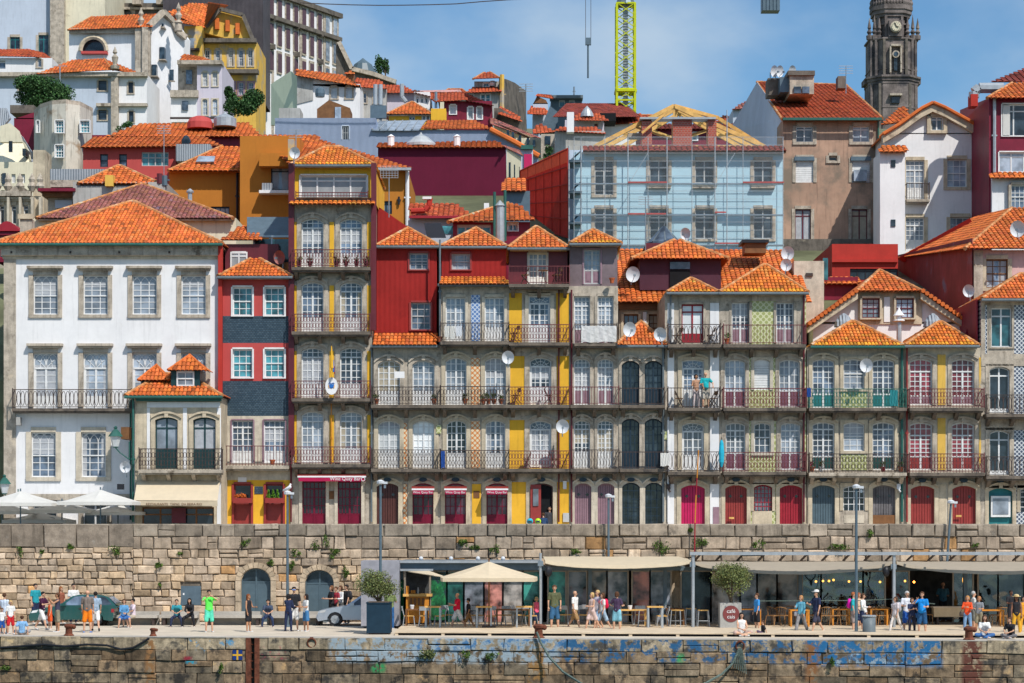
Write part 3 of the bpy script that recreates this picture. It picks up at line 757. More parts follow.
 b.band(509,569,471.5,482,.04,'granite','lintel_band');b.band(509,569,345.5,356,.04,'granite','lintel_band');b.band(509,569,409,420,.04,'granite','lintel_band')
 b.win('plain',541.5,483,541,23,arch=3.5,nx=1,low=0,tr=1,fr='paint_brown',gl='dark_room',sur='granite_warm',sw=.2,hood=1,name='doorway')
 b.boxp(530.5,541,484.5,541,'paint_brickred',109.85,109.95,'open_door');b.boxp(533,538.5,489,506,'glass_pale',109.8,109.86,'door_glass')
 b.panel(563,569,513,522,'paint_lightgrey','letter_box',.05);b.panel(563,566.5,481,489,'plaster_white','meter_box',.05)
 b.hip(508,569,247.5,535,537,227,over=-.5,depth=7,sp=.28,dfront=2.8)
 b.pipe(558.8,286,522,'paint_winered',.045);b.done()
 # --- wooden-top house
 b=Bld('plank_top_house','narrow stone house with a grey plank attic and lace draped balcony','house',569,618,286,GB,YF,8,None,GR)
 b.sec(570,618,243,285,'grey_planks',front=.5);b.sec(569,618,286,None,'granite')
 b.win('door',592.5,248,283,17,nx=2,ny=4,low=.4,tr=1.0,fr='paint_lightgrey',pn='paint_mauve',sur='paint_mauve',sw=.06,gl='glass_pale',dy=.5)
 for t,s,g in((296,345,0),(358,405,4),(419.5,468,4)):
  b.wins('door',(582,605.5),t,s,16.5,arch=g,nx=2,ny=5,low=.33,tr=.8,fr='paint_white',pn='paint_white' if t>400 else 'paint_mauve',sur='granite',sw=.14,hood=1 if g else 0,gl='glass_pale' if t<410 else 'glass_mid')
 b.wins('solid',(583,606),483,541,17,arch=4,fr='paint_mauve',sur='granite_pale',sw=.15,hood=1)
 b.balc(574,617,344,19,'wave','iron',proj=.75);b.balc(570,618,405.5,18,'plain','iron_red',proj=.75);b.balc(570,618,469,19,'wave','iron',proj=.75)
 b.hip(570,621,243,592,594,230,'yellowed_tile',over=0,depth=7,sp=.24,dfront=2.4);b.pipe(571.5,290,522,'paint_winered',.05);b.done()
 # --- blue door house
 b=Bld('blue_door_house','narrow stone house of dark blue doors under a tiny orange hipped roof','house',618,664,346,GB,YF,8,'granite_pale',GR)
 b.wins('door',(630.5,653.5),360.5,405,18,arch=4.5,nx=2,ny=4,low=.35,tr=1.0,fr='paint_darkblue',sur='granite',sw=.14,hood=1,gl='glass_dark')
 b.wins('door',(630.5,653.5),418.5,468.5,18,arch=4.5,nx=2,ny=4,low=.35,tr=1.0,fr='paint_darkblue',sur='granite',sw=.14,hood=1,gl='glass_dark')
 b.wins('bars',(631,654),482.5,541,18,arch=4.5,nx=3,ny=7,fr='paint_darkblue',sur='granite_pale',sw=.15,hood=1,gl='glass_dark')
 b.balc(619,664,405.5,17,'plain','iron',proj=.6);b.balc(619,664,469,17,'plain','iron',proj=.6)
 b.hip(616,668,345,641,641,321.5,over=.4,depth=5.5,sp=.22,dfront=2.4,gut='gutter_grey');b.pipe(663,346,522,'gutter_grey',.06)
 for y in(362,403,424,466):b.panel(640,644,y,y+4,'plaster_yellow','wall_plaque')
 b.done()
 # --- white and green tile twin
 b=Bld('white_pier_house','house with white piers and a pink street door below a railed couple','house',665,721,293,GB,YF,8,'granite',GR)
 for y0,y1 in((303,343),(350,408),(417,470),(484,541)):
  b.panel(667.5,674,y0,y1,'plaster_white');b.panel(710,719,y0,y1,'plaster_white')
 b.win('plain',692.5,304,343,22,nx=2,low=.25,tr=.8,fr='paint_crimson',sur='granite',sw=.1,gl='glass_white',name='balcony_door')
 b.win('fan',693,359,407,22.5,arch=1.5,nx=2,ny=4,low=.35,tr=.8,sur='granite_warm',sw=.2,hood=1,gl='glass_mid')
 b.win('fan',693,422,470,22.5,arch=3.5,nx=2,ny=3,low=.3,tr=.8,sur='granite_warm',sw=.2,hood=1,gl='glass_pale')
 b.win('solid',693,485,541,24,arch=3.5,fr='paint_pink',sur='granite_warm',sw=.22,hood=1)
 b.panel(713,719,507,528,'paint_mauve','letter_boxes',.04)
 for s,st in((345.5,'oval'),(408.5,'plain'),(472,'oval')):b.balc(667,719,s,20,st,'iron',proj=.8)
 b.hip(667,719,292,690,692,278.5,'yellowed_tile',over=.4,depth=6,sp=.24,dfront=2.2);b.pipe(670.5,293,345,'gutter_grey');b.pipe(668,420,522,'plaster_white');b.done()
 b=Bld('green_tile_house','wide stone house with pale green tile panels and deep red street doors','house',721,806,293,GB,YF,8,'azulejo_green',GR)
 for c in(734,790):b.panel(c-14,c+14,293,541,'granite','stone_pier',.0)
 b.band(721,806,293,301,.06,'granite','lintel_band')
 for s in(346,409.5,473):b.band(721,806,s,s+11,.05,'granite','lintel_band')
 b.panel(754-2,772,478,541,'granite_warm','stone_pier',.0)
 b.wins('door',(740.5,785),302,343,18,nx=2,ny=4,low=.36,tr=1.0,pn='paint_mauve',sur='granite',sw=.12,gl='glass_mid')
 b.wins('door',(735,789.5),359,407,21,arch=3,nx=2,ny=4,low=.34,tr=1.0,pn='paint_purple',sur='granite',sw=.18,hood=1,gl='glass_pale')
 b.win('shutter',762,358.5,390,16,arch=3,fr='paint_white',sur='granite_pale',sw=.15)
 b.wins('door',(735.5,790.5),422,470,20,arch=3,nx=2,ny=4,low=.36,tr=.82,pn='paint_purple',sur='granite',sw=.18,hood=1,gl='glass_pale')
 b.win('sash',762.5,422,453,17,arch=3,nx=3,ny=4,sur='granite_pale',sw=.15,gl='glass_mid')
 b.win('solid',736,485,541,22,arch=3.5,fr='paint_brickred',sur='granite_warm',sw=.18,hood=1)
 b.win('solid',791,485,541,23,arch=3.5,fr='paint_crimson',sur='granite_warm',sw=.18,hood=1)
 b.win('bars',763,484.5,511,18.5,arch=3,nx=5,ny=6,fr='paint_crimson',sur='granite_warm',sw=.14,gl='glass_pale')
 for s,st in((345.5,'plain'),(408.5,'scroll'),(472,'scroll')):b.balc(722,804,s,19.5,st,'iron_red',proj=.8)
 for y in(488,500,512,519):b.panel(729,734,y+17,y+19,'wood_light','letter_slot',.0)if y>495 else None
 b.hip(719,808,292,763,767,265,'yellowed_tile',over=.45,depth=7,sp=.24,dfront=3);b.pipe(803.5,293,522,'paint_winered',.05);b.done()
 # --- teal railing house
 b=Bld('teal_house','stone house with teal doors and a lichen covered orange roof with chimney pipe','house',807,905,347,GB,YF,8,'granite',GR)
 for t,s in((358.5,408),(421.5,470)):
  b.wins('door',(823.5,883.5),t,s,22.5,arch=3,nx=2,ny=5,low=.28,tr=.84,pn='paint_teal' if t<400 else 'paint_green',fr='paint_white',sur='granite_warm',sw=.18,hood=1,gl='glass_mid')
  b.win('sash',854,t,s-19,21.5,arch=3,nx=3,ny=5,sur='granite_warm',sw=.16,hood=0,gl='glass_pale')
  b.panel(841,867,s-18,s,'azulejo_green')
 b.win('solid',823.5,485,541,23,arch=3.5,fr='paint_bluegrey',sur='granite_warm',sw=.2,hood=1)
 b.win('solid',884,485,541,23,arch=3.5,fr='worn_door',sur='granite_warm',sw=.2,hood=1)
 b.win('bars',854,485,510.5,22,arch=3,nx=4,ny=4,fr='paint_white',sur='granite_warm',sw=.16,gl='glass_dark')
 b.panel(844,864,515,523,'granite_pale','sill_panel')
 b.balc(807,904,408.5,19,'scroll','iron_green',proj=.8);b.balc(807,904,473,19,'scroll','iron',proj=.8,slab='granite')
 b.panel(872,895.5,515,541,'wood_brown','door_patch',-.14)
 b.hip(811,904,345.5,851,855,321.5,'yellowed_tile',over=.5,depth=6.5,sp=.22,dfront=2.8,gut='gutter_green');b.pipe(901.5,346,522,'gutter_green',.07)
 b.done()
 # --- red railing house
 b=Bld('red_door_house','stone house with paired red doors and a yellow strip between its windows','house',905,981,347,GB,YF,8,'granite_pale',GR)
 for t,s in((358.5,405),(422,470)):
  b.wins('door',(921,963),t,s,23,arch=3,nx=2,ny=5,low=.28 if t>400 else .2,tr=.72,pn='paint_brickred' if t>400 else 'paint_mauve',sur='granite',sw=.2,hood=1,gl='glass_red')
  b.panel(937.5,945.5,t-4,s,'plaster_oldyellow');b.panel(979,981,t-1,s,'plaster_oldyellow')
 b.wins('solid',(922.5,964),485.5,541,24,arch=3.5,fr='paint_brickred',sur='granite_warm',sw=.2,hood=1)
 b.panel(939,946,484,541,'granite_warm','stone_pier');b.panel(956,961.5,515,517,'wood_light','letter_slot',.0,.0)
 b.balc(907,981,408.5,19,'scroll','iron_red',proj=.8);b.balc(907,981,473,19,'scroll','iron_red',proj=.8)
 b.hip(905,979,345,938,942,322,'yellowed_tile',over=.5,depth=6.5,sp=.22,dfront=2.8);b.pipe(906.5,346,522,'paint_brickred',.05);b.done()
 # --- checker tile house at the right edge
 b=Bld('dotted_tile_house','end house clad in dotted black and white tiles with white framed doors','house',981,1062,299,GB,YF,8,'azulejo_dots',GR)
 for c in(1000.5,1041):b.panel(c-13.5,c+13.5,301,541,'granite','stone_pier',.0)
 b.band(981,1062,299,305,.06,'granite','lintel_band')
 for s in(354,418,476):b.band(981,1062,s,s+12,.05,'granite','lintel_band')
 b.panel(981,985,301,541,'granite','stone_pier')
 b.win('plain',1001.5,307.5,347,21,nx=2,low=0,sur='granite',sw=.1,gl='glass_teal');b.win('plain',1044,307.5,347,21,nx=2,low=0,sur='granite',sw=.1,gl='glass_teal')
 b.wins('plain',(999.5,1041),366.5,413,20.5,arch=3.5,nx=2,low=.1,tr=.8,sur='granite',sw=.2,gl='glass_dark',name='balcony_door');b.wins('plain',(999.5,1041),430,475,20.5,arch=3.5,nx=2,low=.1,tr=.78,sur='granite',sw=.2,gl='glass_dark',name='balcony_door')
 b.win('plain',1000.5,488,541,24,arch=3.5,nx=1,low=0,fr='paint_teal',gl='paint_teal',sur='granite_warm',sw=.18,name='door',hood=1)
 b.boxp(991,1010.5,496,517,'paint_white',109.99,110.08,'window_frame');b.boxp(993,1008.5,498.5,514.5,'glass_pale',109.97,110.0,'window_pane')
 b.win('bars',1030,487,512,20,arch=3,nx=4,ny=5,fr='paint_white',sur='granite_warm',sw=.15,gl='glass_dark')
 b.balc(983,1062,414.5,19,'oval','iron',proj=.8);b.balc(983,1062,476,19,'oval','iron',proj=.8)
 b.boxp(976.6,977.9,299,345,'maroon_paint',110.3,118,'side_cladding');b.hip(982,1064,298.5,1020,1024,274,over=.5,depth=5.5,sp=.24,dfront=3);b.done()
# ------------------------------------------------------------------ houses close behind the quayside row
MR='houses stacked behind the quayside row'
def middle_row():
 # brown tiled roof behind the manor
 b=Bld('brown_roof_house','low white house under a broad brown hipped roof behind the manor','house',30,236,218,300,124,12,'plaster_cream',MR)
 b.lift=.012
 b.hip(36,233,218,142,143,184,'brown_tile',over=.5,depth=14,gut=None,sp=.3)
 v=MB();q=P(190,205,127);v.tube(q,q+Vector((0,0,.7)),.13,8);v.lathe(q.x,q.y,[(.2,q.z+.7),(.22,q.z+.8),(.02,q.z+.95)],8);obj('roof_vent',v.mesh('roof_vent','galvanised',b.o),b.root)
 b.done()
 b=Bld('stone_chimney','square old stone chimney stack beside the brown roof','chimney',20,32,219,260,121,.7,'granite');b.band(18,34,214,219,.1,'granite_warm','cap');b.done()
 b=Bld('red_arched_shed','small crimson shed with an arched top between stone buildings','shed',-4,20,232,262,126,3,'maroon_paint')
 b.win('plain',8,235,258,19,nx=3,low=0,fr='paint_crimson',sur=None,gl='glass_dark')
 b.acc('arched_roof','paint_crimson').prism([P(-6+26*i/8,231-11*math.sin(math.pi*i/8)*.9,125.9)for i in range(9)],(0,3,0));b.done()
 # little orange pyramid roof with plastered wall
 b=Bld('patched_roof_house','small plastered house with a patchy orange pyramid roof','house',73,166,182,260,131,6,'plaster_grey',MR)
 b.hip(78,160,183.5,117,121,166,over=.1,depth=6,sp=.35,gut=None)
 b.boxp(105,113,175,186,'plaster_oldyellow',130.6,131.4,'chimney')
 b.boxp(148,165,182,200,'plaster_grey',130.8,131.2,'parapet');b.pipe(160,174,184,'paint_winered',.18,'chimney_pot');b.pipe(165,176,186,'steel_blue',.18,'flue');b.done()
 b=Bld('balustrade_house','grey stone house with a projecting dark eave and flat zinc roof','house',48,74,190,250,132,6,'granite',MR)
 b.boxp(38,75,188,191,'maroon_paint',130.8,133,'eave');b.boxp(42,74,191,196,'wood_brown',131.3,133,'cornice');b.boxp(50,78,180,187,'granite',131.5,132.5,'balustrade')
 b.boxp(50,126,169,180,'zinc',134,138,'flat_roof');b.boxp(55,72,200,208,'plaster_bluish',131.9,132.1,'wall_panel');b.done()
 # cream mansard buildings at the left edge
 b=Bld('mansard_house','tall cream building with a grey mansard roof at the far left','apartment block',-20,34,162,260,152,8,'plaster_cream')
 b.wins('plain',(3,13.5,23),174,183,4,nx=2,low=0,sur=None,gl='glass_dark');b.wins('plain',(3,14,24,30),190,199,3.6,nx=1,low=0,sur=None,gl='glass_dark')
 b.solid([(-20,164,152),(34,176,152),(28,150,154),(20,134,156),(-20,128,156)],(0,.4,0),'plaster_cream','upper_wall')
 b.solid([(0,142,151.6),(22,142,151.6),(18,130,151.6),(10,123,151.6),(0,126,151.6)],(0,.5,0),'plaster_cream','gable_dormer')
 for q in((10.5,146,151.3),(4,178,151.9)):b.boxp(q[0]-1.8,q[0]+1.8,q[1]-5,q[1]+6,'glass_dark',q[2],q[2]+.1,'window')
 b.solid([(22,136,155),(48,178,155),(34,178,153),(14,136,155.5)],(0,.4,0),'zinc','mansard_slope')
 b.solid([(0,130,153.5),(10,118,153.5),(6,108,154),(-6,108,154)],(0,.4,0),'zinc','mansard_slope')
 for x,y in((24,152),(33,155),(39,158)):b.boxp(x-1.6,x+1.6,y-3.5,y+3.5,'glass_dark',152.6,154.5,'dormer_window')
 b.done()
 b=Bld('ornate_facade','weathered carved stone front with pediments at the far left','building',-20,44,196,265,140,5,'granite_warm')
 for x in(2,14,26):b.win('plain',x,205,224,5,nx=1,low=0,sur='granite_pale',sw=.25,hood=2,gl='glass_dark')
 b.band(-20,32,192,197,.5,'granite');b.solid([(8,192,139.6),(30,192,139.6),(22,186,139.6),(14,186,139.6)],(0,.6,0),'granite','pediment')
 for x in(-3,8,20,32,40):
  b.boxp(x-1.2,x+1.2,197,240,'granite_pale',139.5,140,'pilaster');q=P(x,192,139.8)
  b.acc('finial','granite').lathe(q.x,q.y,[(.12,q.z),(.3,q.z+.35),(.16,q.z+.6),(.22,q.z+.8),(.02,q.z+1.2)],8)
 b.boxp(33,45,150,200,'granite_warm',141,143,'chimney_stack');b.done()
 # red house
 b=Bld('crimson_house','crimson house with three windows and long orange roof below the church','house',83,176,147,240,152,9,'crimson_plaster',MR)
 b.win('plain',104,154,167,8,nx=1,low=0,fr='paint_darkblue',sur=None,gl='glass_mid',tr=.5);b.win('plain',123,154,167,8,nx=1,low=0,fr='paint_darkblue',sur=None,gl='glass_mid',tr=.5)
 b.win('plain',155,152,166,27,nx=4,low=0,fr='paint_lightgrey',sur=None,gl='glass_teal',tr=.6)
 b.slope([(80,147.5,151.5),(222,146,151.5),(204,136.5,156),(95,137,156)],sp=.35);b.boxp(176,210,144,161,'zinc',150.5,153,'roof_unit')
 q=P(186,140,152.5);b.acc('vent_dome','glass_dark').lathe(q.x,q.y,[(.35,q.z-.5),(.33,q.z),(.15,q.z+.28),(.01,q.z+.32)],10)
 b.done()
 b=Bld('maroon_gable_house','long low wine red house with dome and cone on its tiled roof','house',92,262,135,200,160,9,'maroon_paint',MR)
 b.slope([(105,136.5,159.5),(262,136.5,159.5),(248,122.5,164),(140,123.5,164)],sp=.35)
 for cx,y0,r,m,pr in((200,129,13,'crimson_plaster',[(1,0),(1,.55),(.8,.95),(.35,1.15),(.02,1.2)]),(225,127,11.5,'galvanised',[(1,0),(1,.85),(.75,1.05),(.2,1.35),(.03,1.6)])):
  q=P(cx,y0,161.5);k=r/FL*160;mb=MB();mb.lathe(q.x,q.y,[(a*k,q.z+z*k*.85)for a,z in pr],14);obj('roof_dome',mb.mesh('roof_dome',m,b.o),b.root)
 b.done()
 # ochre houses
 b=Bld('ochre_house','ochre house with roof skylight and black downpipe above the manor roof','house',169,241,171,300,136,9,'plaster_ochre',MR)
 b.win('sash',220,206.5,230,19,nx=4,ny=3,fr='paint_darkblue',sur=None,gl='glass_mid',low=1)
 b.slope([(168,170.5,135.3),(243,171,135.3),(243,147,140.5),(222,146,140.5)],sp=.3,caps=((0,3),));b.boxp(168,242,168,172,'plaster_ochre',135.6,136,'eaves_board')
 b.slope([(196,162,137),(214,162,137),(216,157,138),(199,157,138)],'paint_darkblue')if False else None
 b.acc('skylight','glass_pale').prism([P(196,163.5,136.6),P(214,163.5,136.6),P(215.5,158,137.8),P(199,158,137.8)],(0,-.12,.1))
 b.pipe(237.5,172,222,'paint_black',.08);b.done()
 b=Bld('tall_ochre_house','tall ochre house with a recessed terrace behind the narrow yellow house','house',240,300,136,300,134,8,'plaster_ochre',MR)
 b.win('plain',280,166,190,18,nx=1,low=0,fr='paint_darkblue',sur=None,gl='glass_pale');b.boxp(259,290,190,193,'plaster_white',133.2,134,'terrace_ledge');b.boxp(259,290,153,166,'plaster_ochre',133,134,'canopy')
 b.boxp(288,294,139,160,'plaster_oldyellow',131,132,'chimney');b.boxp(262,272,183,190,'zinc',133.3,133.9,'air_unit');b.done()
 b=Bld('orange_roof_house','ochre house with a very wide orange roof, white pipe and roof aerial','house',300,408,170,300,130,10,'plaster_ochre',MR)
 b.slope([(292,167,129.4),(412,168,129.4),(318,139,140),(262,139,140)],sp=.3);b.slope([(262,155,133.8),(330,160,133.8),(318,135,140),(258,135,140)],sp=.3)
 b.boxp(376,411,167.5,170,'galvanised',129.2,129.5,'gutter');b.pipe(407.5,171,226,'plaster_white',.12);b.win('plain',386,201,214,12,nx=2,low=0,fr='paint_darkblue',sur=None,gl='glass_mid')
 b.pipe(399,197,205,'paint_black',.07,'vent');b.done()
 # solar heater on the slate house
 mb=MB();mb.prism([P(247,236,112.5),P(292,236,112.5),P(292,217,114),P(247,217,114)],(0,.12,-.05))
 t=tag(empty('solar_heater',P(270,240,112.5)),'grey solar water heater panels behind the slate house roof','solar panel');o=P(270,240,112.5)
 obj('panel',mb.mesh('panel','steel_blue',o),t);mb=MB();mb.box(X(246,112.4),X(293,112.4),112.3,112.42,Z(237.5,112.4),Z(235.5,112.4));mb.box(X(269,112.4),X(270,112.4),112.45,112.6,Z(260,112.4),Z(235,112.4));obj('frame',mb.mesh('frame','steel',o),t)
 # plum house
 b=Bld('plum_house','large blank plum coloured house with orange roof and glass dome','house',378,506,147,300,165,14,'plum_sheet',MR)
 b.slope([(377,147.5,164.6),(507,147.5,164.6),(497,141,169.5),(378,143,169.5)],sp=.4)
 q=P(421,147,167);mb=MB();mb.lathe(q.x,q.y,[(1.2,q.z),(1.2,q.z+.2),(.55,q.z+.75),(.12,q.z+.95),(.05,q.z+1.1)],16);obj('skylight_dome',mb.mesh('skylight_dome','glass_white',b.o),b.root)
 for x in(391,457):q=P(x,145,166);b.acc('flue','plaster_white').lathe(q.x,q.y,[(.25,q.z-.4),(.25,q.z+.6),(.3,q.z+.62),(.05,q.z+.8)],8)
 b.solid([(506.5,148,165),(521,157,172),(521,195,172),(506.5,205,165)],(.02,.3,0),'plaster_cream','side_wall')
 for x,Y in((509.5,166),(514,168.5),(518.5,171)):b.boxp(x-1.2,x+1.2,162+(x-509)*.5,190,'glass_dark',Y,Y+.05,'window')
 b.slope([(506,148,164.6),(523,156,172),(519,150,172),(503,145,166)],'brown_tile',sp=.3);b.done()
 # pale blue corrugated hall
 b=Bld('blue_hall','long pale blue corrugated hall with skylight and orange roof','hall',275,376,118,200,186,14,'blue_sheet',MR)
 b.win('bars',345.5,126,139.5,7,nx=4,ny=2,fr='paint_lightgrey',sur='plaster_bluish',sw=.08,gl='glass_dark')
 b.solid([(370,220,186.01),(548,220,186.01),(538,156,186.01),(490,130,186.01),(376,129.5,186.01)],(0,8,0),'blue_sheet')
 b.slope([(420,129,185.8),(492,129,185.8),(474,120,192),(428,120.5,192)],sp=.45)
 b.acc('glass_roof','glass_pale').prism([P(371,129.5,185.7),P(420,129.5,185.7),P(426,120,191),P(380,121,191)],(0,0,-.1))
 for i in range(7):b.acc('roof_bar','galvanised').tube(P(372+8*i,129,185.6),P(380+7.6*i,120.3,191),.06,4)
 b.acc('coping','orange_tile').path([P(490,129,185.7),P(515,142,185.7),P(539,156,185.7)],.22,6);b.done()
 # low houses between the front roofs
 b=Bld('low_pink_roof_house','low pale house with dull red roof, pink flue and black solar panel','house',408,470,216,330,121,5,'plaster_bluish',MR)
 b.slope([(411,216.5,120.6),(474,216.5,120.6),(456,203.5,124),(409,203.5,124)],'red_tile',sp=.28);b.boxp(409,462,215.5,218,'paint_crimson',120.4,120.6,'gutter')
 b.acc('flue','red_paint').path([P(411,211,120.5),P(425,210.5,120.5),P(429,206,120.5),P(430,198,120.5)],.16,8);b.boxp(422.5,431.5,196.5,199,'plaster_white',120.3,120.7,'flue_cap')
 b.acc('solar_panel','paint_black').prism([P(424,223.5,119),P(441,223.5,119),P(446,238,117.8),P(427,238,117.8)],(0,.1,.05));b.boxp(440,453,226,234,'glass_teal',119.2,119.3,'screen');b.done()
 b=Bld('teal_window_house','dark red attic with teal windows beneath a wide orange roof','house',453,530,222,330,118.5,6,'maroon_paint',MR)
 b.win('plain',474,224.5,234.5,34,nx=4,low=0,fr='paint_lightgrey',sur=None,gl='glass_teal');b.win('plain',513,222.5,231,10,nx=2,low=0,sur='paint_white',sw=.04,gl='glass_mid')
 b.slope([(448,222,118),(535,220,118),(520,205,123),(508,203,123)],sp=.28,caps=((0,3),));b.done()
 b=Bld('small_peaked_house','tiny dark house with orange gable roof beside the red netting','house',504,530,191,260,126,4,'steel_blue',MR)
 b.slope([(501,191,125.6),(526,191,125.6),(526,178,128),(505,178,128)],sp=.3);b.boxp(484,489,203,212,'plaster_white',123,124,'chimney');b.done()
 for i,(x,t,bt,r,m,lb,cat)in enumerate(((500,206,241,.24,'galvanised','thick silver flue with cone cap between two orange roofs','flue'),(494.5,192,234,.08,'gutter_green','slim green pipe standing left of the silver flue','pipe'),(505,190,236,.08,'gutter_green','slim green pipe standing right of the silver flue','pipe'))):
  q0,q1=P(x,bt+5,114.5),P(x,t,114.5);mb=MB();mb.tube(q0,q1,r,10)
  if i==0:mb.lathe(q1.x,q1.y,[(.3,q1.z),(.02,q1.z+.3)],10)
  one('flue' if i==0 else 'pipe',mb,m,lb,cat,loc=q0)
 # purple dormer house behind the blue doors
 b=Bld('purple_dormer_house','house with a dark purple dormer, glass pyramid and wide orange roof','house',619,806,300,400,116,12,'granite',MR)
 b.wins('sash',(631,656),314,342,15,nx=3,ny=3,fr='wood_brown',sur='granite_warm',sw=.14,gl='glass_mid',low=1)
 b.boxp(643,646.5,312,343,'plaster_white',115.9,116.05,'wall_panel');b.boxp(618,662,303,309,'wood_brown',115.7,116,'eaves_board')
 b.slope([(616,302,115.3),(812,302,115.3),(790,250,123),(619,249,123)],sp=.28)
 b.boxp(640,721,259,290,'purple_planks',116.6,119,'dormer_wall');b.boxp(670,690,270,290,'dark_room',116.5,116.65,'dormer_opening');b.boxp(670,690,262,269,'glass_mid',116.45,116.6,'dormer_window')
 mb=MB();cp=MB();A,B2,A2,B3=P(631,258.5,116.1),P(729,258.5,116.1),P(631,258.5,116.1)+Vector((0,4,0)),P(729,258.5,116.1)+Vector((0,4,0));ap,ap2=P(674,240,118.1),P(680,240,118.1)
 for q in([A,B2,ap2,ap],[B2,B3,ap2],[A2,A,ap],[B3,A2,ap,ap2]):tiles(mb,q,.24)
 for p,q in((A,ap),(B2,ap2)):ridge(cp,p,q)
 r=obj('dormer_roof',mb.mesh('dormer_roof','orange_tile',b.o),b.root);obj('ridge_tiles',cp.mesh('ridge_tiles','ridge_tile',b.o),r)
 q=P(664,250,124);k=FL/124
 mb=MB();n=8;rr=17/k;top=Z(226,124)
 mb.lathe(q.x,q.y,[(rr,Z(246,124)-.4),(rr,Z(243,124)),(.08,top)],n);cone=obj('glass_pyramid',mb.mesh('glass_pyramid','glass_mid',b.o),b.root)
 mb=MB()
 for i in range(n):t=2*math.pi*i/n;mb.tube((q.x+math.cos(t)*rr,q.y+math.sin(t)*rr,Z(243,124)),(q.x,q.y,top),.045,4)
 mb.tube((q.x,q.y,top),(q.x+.2,q.y,top+.6),.04,4);obj('glazing_bars',mb.mesh('glazing_bars','gutter_grey',b.o),cone)
 b.boxp(646,680,243,250,'paint_winered',121.5,126,'pyramid_base');b.boxp(745,766,242,253,'wood_brown',119.5,121,'chimney');b.boxp(742,769,239.5,242.5,'paint_black',119.3,121.2,'chimney_cap');b.done()
 # blue house under scaffolding
 b=Bld('blue_house_in_scaffolding','light blue house under repair with a bare timber roof frame','house',574,783,152,320,140,10,'plaster_skyblue',MR)
 for c in(604,659,704.5,763):
  b.win('plain',c,160,183 if c>610 else 195,19,nx=2,low=0,fr='paint_lightgrey',sur='granite',sw=.2,gl='glass_dark',tr=.7);b.win('plain',c,208.5,239,19,nx=2,low=0,fr='paint_lightgrey',sur='granite',sw=.2,gl='glass_dark',tr=.7)
  if c>610:b.boxp(c-12,c+12,186,188,'granite',139.7,140,'sill')
 b.slope([(583,151,139.4),(786,151,139.4),(784,146,141),(585,146,141)],'wine_tile',sp=.35);b.boxp(583,786,150,152.5,'wood_brown',139.6,140,'eaves_board')
 # timber roof frame
 T=b.acc('roof_truss','wood_light')
 def beam(p0,p1,t=.12):T.tube(P(*p0),P(*p1),t,4)
 for(xl,xr,xa,ya,Y)in((594,765,674,106,142),(606,752,676,109,145.5),(622,740,680,113,149)):
  beam((xl,147,Y),(xa,ya,Y),.18);beam((xa,ya,Y),(xr,147,Y),.18);beam((xl,146.5,Y),(xr,146.5,Y),.12)
  beam((xa,ya,Y),(xa,146,Y),.1);beam(((xl+xa)/2,(147+ya)/2,Y),(xa,140,Y),.09);beam(((xr+xa)/2,(147+ya)/2,Y),(xa,140,Y),.09)
 for f in(0,.33,.66):beam((674-80*f,106+41*f,142),(680-58*f,113+34*f,149),.12);beam((674+91*f,106+41*f,142),(680+60*f,113+34*f,149),.12)
 beam((674,106,142),(718,118,143),.16);beam((672,108,141),(642,133,141),.1);beam((718,118,143),(765,147,142),.16)
 for x0,x1,t in((642,652,121),(673,692,119),(708,716.5,119)):
  b.boxp(x0,x1,t,148,'brick',141.3,142.6,'brick_chimney')
 b.boxp(640,716,117,119,'galvanised',141,142,'steel_plate');b.boxp(628,642,133,137,'canvas_shaded_grey',142,143,'tarpaulin');b.done()
 mat('toe_red',(.42,.10,.10));mat('lunette',G)
 # scaffolding on its front
 o=P(680,300,138.6);sc=tag(empty('scaffolding',o),'steel tube scaffolding wrapped in thin netting on the light blue house','scaffolding')
 mb=MB()
 for x in(574,581,605,628,648,667,692,715,727,743,783):
  for Y in((138.4,139.5)if x in(581,628,667,715,743,783)else(138.4,)):mb.tube(P(x,255,Y),P(x,137 if x!=727 else 110,Y),.035 if x in(628,667,715,727)else .022,5)
 for y in(137,145,153,161,168,176,191,199,207,222,230,238):mb.tube(P(574,y,138.38),P(784,y,138.38),.016,4)
 for x0 in(628,715):mb.tube(P(x0,185,138.36),P(x0+20,153,138.36),.02,4)
 obj('tubes',mb.mesh('tubes','galvanised',o),sc)
 mb=MB()
 for y in(183.5,214.8,245):mb.box(X(574,138.4),X(784,138.4),138.42,138.8,Z(y+.6,138.4),Z(y-.6,138.4))
 obj('walkway',mb.mesh('walkway','steel',o),sc)
 for x0,x1,y in((628,667,182),(743,784,182),(628,666,213.5),(715,726,212),(715,740,243)):
  mb=MB();mb.box(X(x0,138.3),X(x1,138.3),138.28,138.33,Z(y+1,138.3),Z(y-.5,138.3));obj('toe_board',mb.mesh('toe_board','toe_red',o),sc)
 nm=mat('scaffold_net',(.85,.92,.95),rough=.9,var=.05,alpha=.05)
 mb=MB();mb.poly([P(582,137,138.3),P(784,137,138.3),P(784,250,138.3),P(582,250,138.3)]);obj('netting',mb.mesh('netting',nm,o),sc)
 # red netting on its side
 o=P(545,260,148);rn=tag(empty('red_netting',o),'red mesh screen over scaffold beside the light blue house','safety netting')
 rm=mat('red_net',(.80,.085,.06),rough=.9,var=.1,alpha=.9,trans=.4);rt=mat('red_net_light',(.95,.2,.10),rough=.9,var=.1,alpha=.9,trans=.4)
 def fan(name,m,pts,th=(0,.05,0)):
  mb=MB();mb.prism([P(*c)for c in pts],th);obj(name,mb.mesh(name,m,o),rn)
